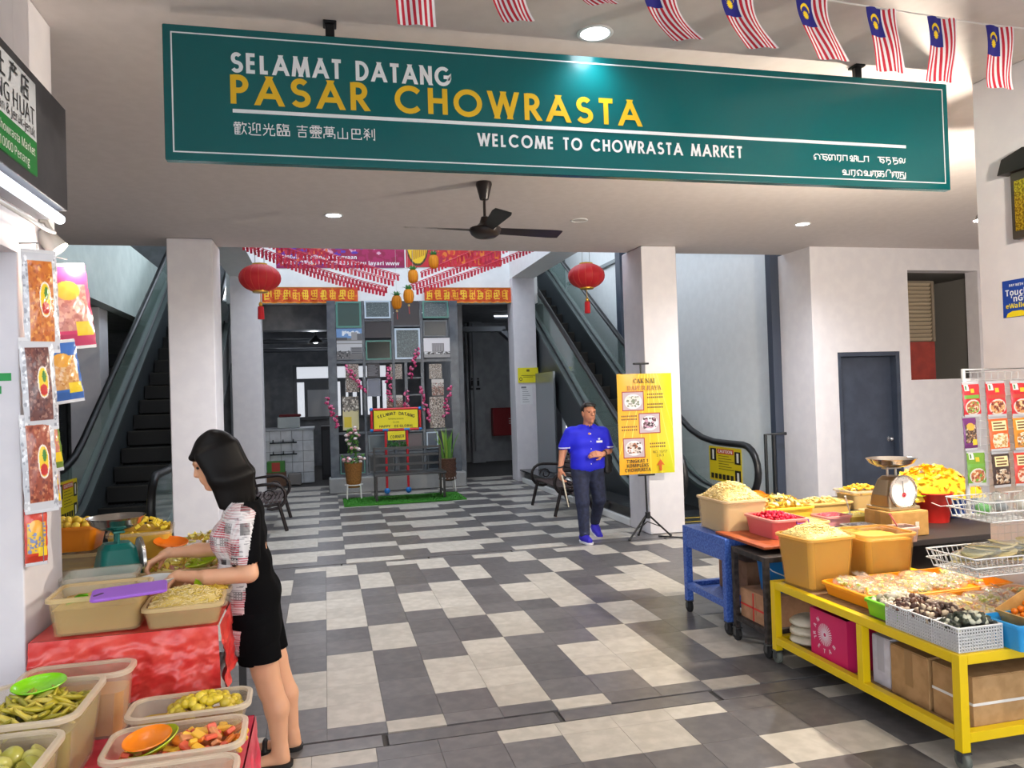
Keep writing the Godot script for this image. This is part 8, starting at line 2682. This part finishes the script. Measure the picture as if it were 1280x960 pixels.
func build_woman() -> void:
	var at := V(-0.33, 0, -3.84)
	var t := thing("person", "person in a black and newsprint t-shirt and black shorts reaching over the pickle tubs", "person", at)
	var skin := mat(col(214, 160, 126), 0.5)
	skin.subsurf_scatter_enabled = true
	skin.subsurf_scatter_strength = 0.08
	# local axes: faces -x, near side +z
	var body := MB.new()
	var all := func(_c: Vector3) -> int: return 0
	var legs := [
		cap(V(-0.03, 0.74, 0.085), V(0.03, 0.44, 0.085), 0.092, 0.060), cap(V(0.03, 0.44, 0.085), V(0.045, 0.36, 0.085), 0.056, 0.053), cap(V(0.045, 0.38, 0.085), V(0.075, 0.27, 0.085), 0.052, 0.055), cap(V(0.075, 0.27, 0.085), V(0.085, 0.07, 0.085), 0.052, 0.034),
		cap(V(0.085, 0.07, 0.085), V(0.10, 0.03, 0.085), 0.036, 0.03), cap(V(0.08, 0.035, 0.085), V(-0.06, 0.022, 0.095), 0.034, 0.024),
		cap(V(-0.02, 0.74, -0.085), V(0.06, 0.44, -0.08), 0.092, 0.060), cap(V(0.06, 0.44, -0.08), V(0.075, 0.36, -0.08), 0.056, 0.053), cap(V(0.075, 0.38, -0.08), V(0.11, 0.27, -0.08), 0.052, 0.055), cap(V(0.11, 0.27, -0.08), V(0.13, 0.07, -0.08), 0.052, 0.034),
		cap(V(0.13, 0.07, -0.08), V(0.145, 0.03, -0.08), 0.036, 0.03), cap(V(0.12, 0.035, -0.08), V(-0.02, 0.022, -0.09), 0.034, 0.024),
		cap(V(-0.02, 0.78, 0.05), V(-0.02, 0.78, -0.05), 0.09, 0.09), cap(V(-0.03, 0.85, 0), V(-0.06, 1.10, 0), 0.09, 0.09),
		cap(V(-0.06, 1.13, 0.10), V(-0.06, 1.13, -0.10), 0.075, 0.075), cap(V(-0.065, 1.16, 0), V(-0.12, 1.31, 0), 0.055, 0.045),
		# near arm
		cap(V(-0.045, 1.13, 0.16), V(-0.02, 0.925, 0.21), 0.046, 0.038), cap(V(-0.02, 0.925, 0.21), V(-0.20, 0.915, 0.19), 0.038, 0.036), cap(V(-0.20, 0.915, 0.19), V(-0.335, 0.925, 0.135), 0.034, 0.024),
		# far arm
		cap(V(-0.045, 1.13, -0.16), V(-0.10, 0.97, -0.22), 0.046, 0.038), cap(V(-0.10, 0.97, -0.22), V(-0.29, 0.975, -0.18), 0.038, 0.034), cap(V(-0.29, 0.975, -0.18), V(-0.42, 0.985, -0.12), 0.032, 0.024)]
	snet(legs, 0.012, 0.02, [body], all)
	# head, turned down towards the tubs
	var hb := Basis(Vector3.BACK, 0.42)
	var hc := V(-0.175, 1.43, 0)
	var hp := func(p: Vector3) -> Vector3: return hc + hb * p
	var head := [ell(hc, V(0.092, 0.105, 0.074), hb), ell(hp.call(V(-0.035, -0.055, 0)), V(0.062, 0.075, 0.056), hb),
		cap(hp.call(V(-0.085, 0.01, 0)), hp.call(V(-0.107, -0.032, 0)), 0.010, 0.014), cap(hp.call(V(-0.080, -0.105, 0)), hp.call(V(-0.075, -0.11, 0)), 0.022, 0.02),
		cap(hp.call(V(-0.094, -0.062, 0.012)), hp.call(V(-0.094, -0.062, -0.012)), 0.010, 0.010), cap(hp.call(V(-0.09, -0.076, 0.01)), hp.call(V(-0.09, -0.076, -0.01)), 0.010, 0.010),
		cap(hp.call(V(-0.078, 0.018, 0.045)), hp.call(V(-0.088, 0.018, 0.012)), 0.012, 0.012), cap(hp.call(V(-0.078, 0.018, -0.045)), hp.call(V(-0.088, 0.018, -0.012)), 0.012, 0.012),
		ell(hp.call(V(0.0, -0.01, 0.076)), V(0.018, 0.03, 0.008), hb), ell(hp.call(V(0.0, -0.01, -0.076)), V(0.018, 0.03, 0.008), hb),
		cap(hp.call(V(0.02, -0.07, 0)), V(-0.09, 1.22, 0), 0.05, 0.05)]
	snet(head, 0.0045, 0.016, [body], all)
	snet(hand_prims(V(-0.335, 0.925, 0.135), V(-0.75, -0.45, -0.15), V(-0.35, -1, -0.2), 0.75, 1.0, 0.92), 0.0034, 0.007, [body], all)
	snet(hand_prims(V(-0.42, 0.985, -0.12), V(-0.85, -0.5, 0.1), V(-0.4, -1, 0.2), 0.75, -1.0, 0.92), 0.0034, 0.007, [body], all)
	obj("body", body, skin, t)
	for s in [-1.0, 1.0]:
		var e := MB.new(); e.blob(hp.call(V(-0.082, -0.004, s * 0.03)), V(0.010, 0.008, 0.013), hb, 10, 7)
		obj("eye", e, mat(col(40, 30, 28), 0.3), t)
	# t-shirt: black back, printed front
	var black := mat(col(11, 11, 13), 1.0)
	black.metallic_specular = 0.2
	var tor := [
		cap(V(-0.02, 0.66, 0.07), V(-0.02, 0.66, -0.07), 0.118, 0.118), cap(V(-0.02, 0.60, 0.08), V(-0.02, 0.60, -0.08), 0.112, 0.112), cap(V(-0.02, 0.78, 0.06), V(-0.02, 0.78, -0.06), 0.122, 0.122), cap(V(-0.055, 0.92, 0.055), V(-0.055, 0.92, -0.055), 0.118, 0.118),
		cap(V(-0.07, 1.06, 0.07), V(-0.07, 1.06, -0.07), 0.112, 0.112), cap(V(-0.115, 1.06, 0.06), V(-0.115, 1.06, -0.06), 0.085, 0.085), cap(V(-0.055, 1.155, 0.11), V(-0.055, 1.155, -0.11), 0.075, 0.075), cap(V(-0.055, 1.18, 0.05), V(-0.055, 1.18, -0.05), 0.08, 0.08),
		cap(V(-0.045, 1.15, 0.16), V(-0.035, 1.0, 0.20), 0.066, 0.066), cap(V(-0.045, 1.15, -0.16), V(-0.085, 1.0, -0.21), 0.066, 0.066)]
	var shirt := [MB.new(), MB.new()]
	snet(tor, 0.0065, 0.04, shirt, func(c: Vector3) -> int:
		if c.y < 0.545 + 0.02 * c.x: return -1
		if c.y > 1.232: return -1
		if absf(c.z) > 0.208 and c.y < 0.975: return -1
		var edge := -0.035 - (1.15 - c.y) * 0.05 if absf(c.z) < 0.17 or c.y < 0.95 else 0.015 - (1.15 - c.y) * 0.25
		return 1 if c.x < edge + 0.012 * sin(c.y * 9.0) else 0)
	obj("t_shirt", shirt[0], black, t)
	var pm := imat(print_image(), 0.85)
	pm.uv1_triplanar = true
	pm.uv1_world_triplanar = false
	pm.uv1_scale = Vector3.ONE * 2.3
	obj("printed_front", shirt[1], pm, t)
	var sh := [MB.new()]
	snet([cap(V(-0.02, 0.70, 0.06), V(-0.02, 0.70, -0.06), 0.112, 0.112), cap(V(-0.025, 0.68, 0.085), V(0.01, 0.49, 0.088), 0.108, 0.094), cap(V(-0.015, 0.68, -0.085), V(0.03, 0.49, -0.082), 0.108, 0.094)], 0.0075, 0.02, sh, func(c: Vector3) -> int:
		return -1 if c.y < 0.50 + 0.05 * c.x else 0)
	obj("shorts", sh[0], black, t)
	# straight dark hair to the shoulders
	var hm := mat(col(10, 8, 8), 0.5)
	hm.metallic_specular = 0.3
	var hair := [MB.new()]
	var hs := [ell(hp.call(V(0.015, 0.02, 0)), V(0.105, 0.112, 0.092), hb)]
	for s in [-1.0, 1.0]:
		for k in 7:
			var f := k / 6.0
			var p0: Vector3 = hp.call(V(-0.045 + 0.14 * f, 0.035 - 0.01 * f, s * (0.082 - 0.05 * f * f)))
			var p1 := V(-0.135 + 0.135 * f, 1.27 - 0.02 * sin(f * 3.0), s * (0.098 - 0.07 * f * f))
			hs.append(cap(p0, p0.lerp(p1, 0.6) + V(0.005, 0, s * 0.012), 0.024, 0.026))
			hs.append(cap(p0.lerp(p1, 0.6) + V(0.005, 0, s * 0.012), p1 + V(-0.01, -0.055, 0), 0.026, 0.010))
	for k in 5:
		var z := -0.05 + k * 0.025
		hs.append(cap(hp.call(V(0.03, 0.10, z)), hp.call(V(-0.085, 0.05, z * 1.1)), 0.022, 0.012))
	snet(hs, 0.006, 0.026, hair, func(c: Vector3) -> int:
		var l := hb.transposed() * (c - hc)
		return -1 if l.x < -0.072 and l.y < 0.022 and absf(l.z) < 0.062 else 0)
	obj("hair", hair[0], hm, t)
	# black sandals
	for q in [[0.015, 0.088], [0.055, -0.083]]:
		var b := MB.new()
		loft(b, [rrect(0.25, 0.085, 0.04, 0.0), rrect(0.255, 0.09, 0.042, 0.02)], true, true)
		var o := obj("sandal", b, mat(col(20, 20, 22), 0.6), t)
		o.position = V(q[0], 0, q[1])
		b = MB.new()
		b.tube([V(-0.05, 0.015, -0.042), V(-0.05, 0.05, -0.02), V(-0.05, 0.055, 0.02), V(-0.05, 0.015, 0.042)], 0.012, 6)
		obj("strap", b, mat(col(20, 20, 22), 0.6), o)

func build_man() -> void:
	var t := thing("person", "person in a bright blue shirt and dark jeans walking past the bench", "person", V(2.90, 0, -8.42))
	var skin := mat(col(190, 128, 98), 0.5)
	var body := MB.new()
	var all := func(_c: Vector3) -> int: return 0
	var prims := [
		cap(V(0.02, 0.95, 0), V(0.02, 1.2, 0), 0.09, 0.09), cap(V(-0.10, 1.24, 0), V(0.14, 1.23, 0), 0.07, 0.07), cap(V(0.02, 1.24, 0), V(0.03, 1.38, 0.02), 0.055, 0.05),
		cap(V(-0.19, 1.25, 0), V(-0.265, 1.02, -0.04), 0.05, 0.042), cap(V(-0.265, 1.02, -0.04), V(-0.325, 0.83, 0.03), 0.042, 0.028),
		cap(V(0.23, 1.23, -0.02), V(0.275, 1.01, 0.0), 0.05, 0.042), cap(V(0.275, 1.01, 0.0), V(0.13, 0.985, 0.19), 0.042, 0.028)]
	snet(prims, 0.012, 0.02, [body], all)
	var hc := V(0.035, 1.462, 0.035)
	var hb := Basis(Vector3.UP, 0.12) * Basis(Vector3.RIGHT, -0.08)
	var hp := func(p: Vector3) -> Vector3: return hc + hb * p
	snet([ell(hc, V(0.074, 0.103, 0.09), hb), ell(hp.call(V(0, -0.055, 0.025)), V(0.060, 0.068, 0.062), hb),
		cap(hp.call(V(0, 0.0, 0.088)), hp.call(V(0, -0.035, 0.106)), 0.010, 0.015), cap(hp.call(V(0, -0.108, 0.066)), hp.call(V(0, -0.11, 0.06)), 0.024, 0.022),
		cap(hp.call(V(0.016, -0.065, 0.084)), hp.call(V(-0.016, -0.065, 0.084)), 0.010, 0.010), cap(hp.call(V(0.014, -0.08, 0.082)), hp.call(V(-0.014, -0.08, 0.082)), 0.010, 0.010),
		cap(hp.call(V(0.045, 0.02, 0.075)), hp.call(V(0.012, 0.02, 0.085)), 0.012, 0.012), cap(hp.call(V(-0.045, 0.02, 0.075)), hp.call(V(-0.012, 0.02, 0.085)), 0.012, 0.012),
		ell(hp.call(V(0.076, -0.01, 0)), V(0.010, 0.032, 0.020), hb), ell(hp.call(V(-0.076, -0.01, 0)), V(0.010, 0.032, 0.020), hb),
		cap(hp.call(V(0, -0.07, -0.01)), V(0.025, 1.27, 0.0), 0.052, 0.056)], 0.0048, 0.016, [body], all)
	snet(hand_prims(V(-0.325, 0.83, 0.03), V(-0.1, -1, 0.15), V(0.9, 0, -0.2), 0.85, 1.0), 0.004, 0.007, [body], all)
	snet(hand_prims(V(0.13, 0.985, 0.19), V(-0.9, 0.12, 0.3), V(-0.1, -0.5, -0.8), 0.6, 1.0), 0.004, 0.007, [body], all)
	obj("body", body, skin, t)
	for s in [-1.0, 1.0]:
		var e := MB.new(); e.blob(hp.call(V(s * 0.030, -0.002, 0.080)), V(0.013, 0.008, 0.009), hb, 10, 7)
		obj("eye", e, mat(col(40, 30, 26), 0.3), t)
	var br := MB.new(); br.tube([hp.call(V(-0.022, -0.072, 0.093)), hp.call(V(0, -0.072, 0.097)), hp.call(V(0.022, -0.072, 0.093))], 0.004, 5)
	obj("lips", br, mat(col(150, 84, 74), 0.5), t)
	var hair := [MB.new()]
	snet([ell(hp.call(V(0, 0.028, -0.015)), V(0.084, 0.095, 0.098), hb), cap(hp.call(V(-0.05, 0.085, 0.055)), hp.call(V(0.05, 0.075, 0.06)), 0.026, 0.022)], 0.006, 0.02, hair, func(c: Vector3) -> int:
		var l := hb.transposed() * (c - hc)
		if l.z > 0.03 and l.y < 0.058: return -1
		return -1 if l.y < -0.055 or (l.z > -0.02 and l.y < -0.01) else 0)
	obj("hair", hair[0], mat(col(24, 18, 17), 0.5), t)
	# shirt
	var blue := mat(col(18, 24, 206), 0.7)
	blue.rim_enabled = true; blue.rim = 0.25
	var sh := [MB.new(), MB.new()]
	snet([cap(V(-0.06, 0.86, 0), V(0.09, 0.86, 0), 0.128, 0.128), cap(V(-0.065, 0.97, 0.01), V(0.095, 0.97, 0.01), 0.125, 0.125), cap(V(-0.075, 1.11, 0.01), V(0.11, 1.11, 0.01), 0.115, 0.115), cap(V(-0.12, 1.225, 0), V(0.16, 1.215, 0), 0.082, 0.082), cap(V(-0.03, 1.27, 0.0), V(0.08, 1.265, 0.0), 0.07, 0.07),
		cap(V(-0.18, 1.23, 0), V(-0.245, 1.07, -0.03), 0.075, 0.074), cap(V(0.22, 1.215, -0.01), V(0.265, 1.05, -0.005), 0.075, 0.074)], 0.011, 0.035, sh, func(c: Vector3) -> int:
		if c.y < 0.79 + 0.03 * absf(sin(c.x * 9.0)): return -1
		if c.y > 1.325: return -1
		if c.x < -0.20 and c.y < 1.055: return -1
		if c.x > 0.23 and c.y < 1.04: return -1
		if (c.x < -0.20 and c.y < 1.075 and c.y > 1.063) or (c.x > 0.235 and c.y < 1.06 and c.y > 1.048): return 1
		return 0)
	obj("shirt", sh[0], blue, t)
	obj("cuff_stripe", sh[1], mat(col(226, 226, 236), 0.7), t)
	var cl := MB.new()
	for s in [-1.0, 1.0]:
		cl.sheet(4, 3, func(u: float, v: float) -> Vector3: return V(0.028 + s * (0.01 + u * 0.055), 1.335 - v * 0.055 - u * 0.012, 0.055 - u * 0.05 + v * 0.045))
	obj("collar", cl, blue, t)
	for k in 5:
		var b := MB.new(); b.blob(V(0.02 - k * 0.002, 1.22 - k * 0.085, 0.128 + 0.006 * k if k < 3 else 0.138), V(0.007, 0.007, 0.004), Basis(), 8, 6)
		obj("button", b, mat(col(226, 226, 232), 0.4), t)
	obj("chest_badge", slab(0.085, 0.16, 1.115, 1.14, 0.118, 0.128, null, 0.004), mat(col(236, 236, 240), 0.5), t)
	obj("chest_emblem", slab(0.11, 0.135, 1.148, 1.168, 0.112, 0.122, null, 0.004), mat(col(216, 220, 240), 0.5), t)
	# jeans
	var jeans := nmat("denim", col(20, 26, 50), col(38, 46, 76), 3.0, 0.8, 0.0, Vector3.ONE, 0.0, false)
	var jn := [MB.new()]
	snet([cap(V(-0.06, 0.84, 0), V(0.09, 0.84, 0), 0.118, 0.118), cap(V(-0.08, 0.78, 0), V(-0.095, 0.45, 0.10), 0.105, 0.078), cap(V(-0.095, 0.45, 0.10), V(-0.10, 0.10, 0.15), 0.075, 0.058), cap(V(0.10, 0.78, 0), V(0.135, 0.46, 0.02), 0.105, 0.078), cap(V(0.135, 0.46, 0.02), V(0.175, 0.16, -0.26), 0.074, 0.058)], 0.011, 0.025, jn, func(c: Vector3) -> int:
		if c.x < 0.03 and c.y < 0.075: return -1
		if c.x > 0.03 and c.y < 0.13: return -1
		return 0)
	obj("jeans", jn[0], jeans, t)
	# shoes
	var shoe := mat(col(40, 26, 170), 0.6)
	for q in [[V(-0.10, 0.0, 0.15), 0.0, 0], [V(0.175, 0.02, -0.27), 0.42, 1]]:
		var g := Node3D.new(); g.name = "shoe"; t.add_child(g, true)
		g.position = q[0]; g.rotation = V(q[1], 0.08, 0)
		var u := [MB.new()]
		snet([cap(V(0, 0.075, -0.03), V(0, 0.06, 0.02), 0.05, 0.045), cap(V(0, 0.05, 0.02), V(0, 0.042, 0.13), 0.046, 0.036), cap(V(0, 0.045, -0.05), V(0, 0.045, 0.0), 0.04, 0.045)], 0.008, 0.02, u, func(c: Vector3) -> int: return -1 if c.y < 0.016 else 0)
		obj("upper", u[0], shoe, g)
		var b := MB.new()
		loft(b, [rrect(0.085, 0.26, 0.04, 0.0), rrect(0.095, 0.27, 0.045, 0.024)], true, true)
		var o := obj("sole", b, mat(col(232, 230, 236), 0.5), g)
		o.position = V(0, 0, 0.04)
		b = MB.new()
		for k in 3: b.box(V(0, 0.088 - k * 0.012, 0.045 + k * 0.025), V(0.05, 0.006, 0.008), 0.002)
		obj("laces", b, mat(col(232, 230, 236), 0.6), g)
	# wrist things
	var b := MB.new(); b.tube(ring_pts(Vector3.ZERO, 0.033, 12), 0.010, 6, true)
	var o := obj("watch", b, mat(col(26, 24, 24), 0.4), t); o.transform = Transform3D(Basis(V(0.3, 0, 1).normalized(), 0.25), V(-0.318, 0.855, 0.02))
	b = MB.new(); b.tube(ring_pts(Vector3.ZERO, 0.034, 12), 0.008, 6, true)
	o = obj("bracelet", b, mat(col(60, 40, 34), 0.4), t); o.transform = Transform3D(Basis(Vector3.BACK, PI / 2 - 0.2) * Basis(Vector3.RIGHT, 0.6), V(0.165, 0.99, 0.155))
	# bag slung at the hip
	var bag := thing("shoulder_bag", "black shoulder bag slung at the walking person's hip", "bag", V(3.12, 0.78, -8.50))
	b = MB.new(); b.box(V(0.04, 0.08, 0), V(0.10, 0.24, 0.22), 0.03)
	obj("pouch", b, mat(col(16, 18, 26), 0.6), bag)
	b = MB.new(); b.box(V(0.095, 0.10, 0), V(0.012, 0.14, 0.16), 0.006)
	obj("pocket", b, mat(col(24, 28, 46), 0.6), bag)
	b = MB.new(); b.tube([V(0.04, 0.19, 0.09), V(0.02, 0.35, 0.12), V(-0.10, 0.545, 0.02), V(0.0, 0.36, -0.10), V(0.04, 0.19, -0.09)], 0.010, 6)
	obj("strap", b, mat(col(16, 18, 26), 0.6), bag)
	# rolled paper in the hand
	b = MB.new(); b.tube([V(-0.325, 0.765, 0.085), V(-0.30, 0.62, 0.10), V(-0.255, 0.40, 0.08)], [0.011, 0.010, 0.007], 8)
	o = obj("rolled_paper", b, mat(col(196, 188, 170), 0.6)); o.position = V(2.90, 0, -8.42)
	tag(o, "thin pale rolled paper held by the walking person", "paper")
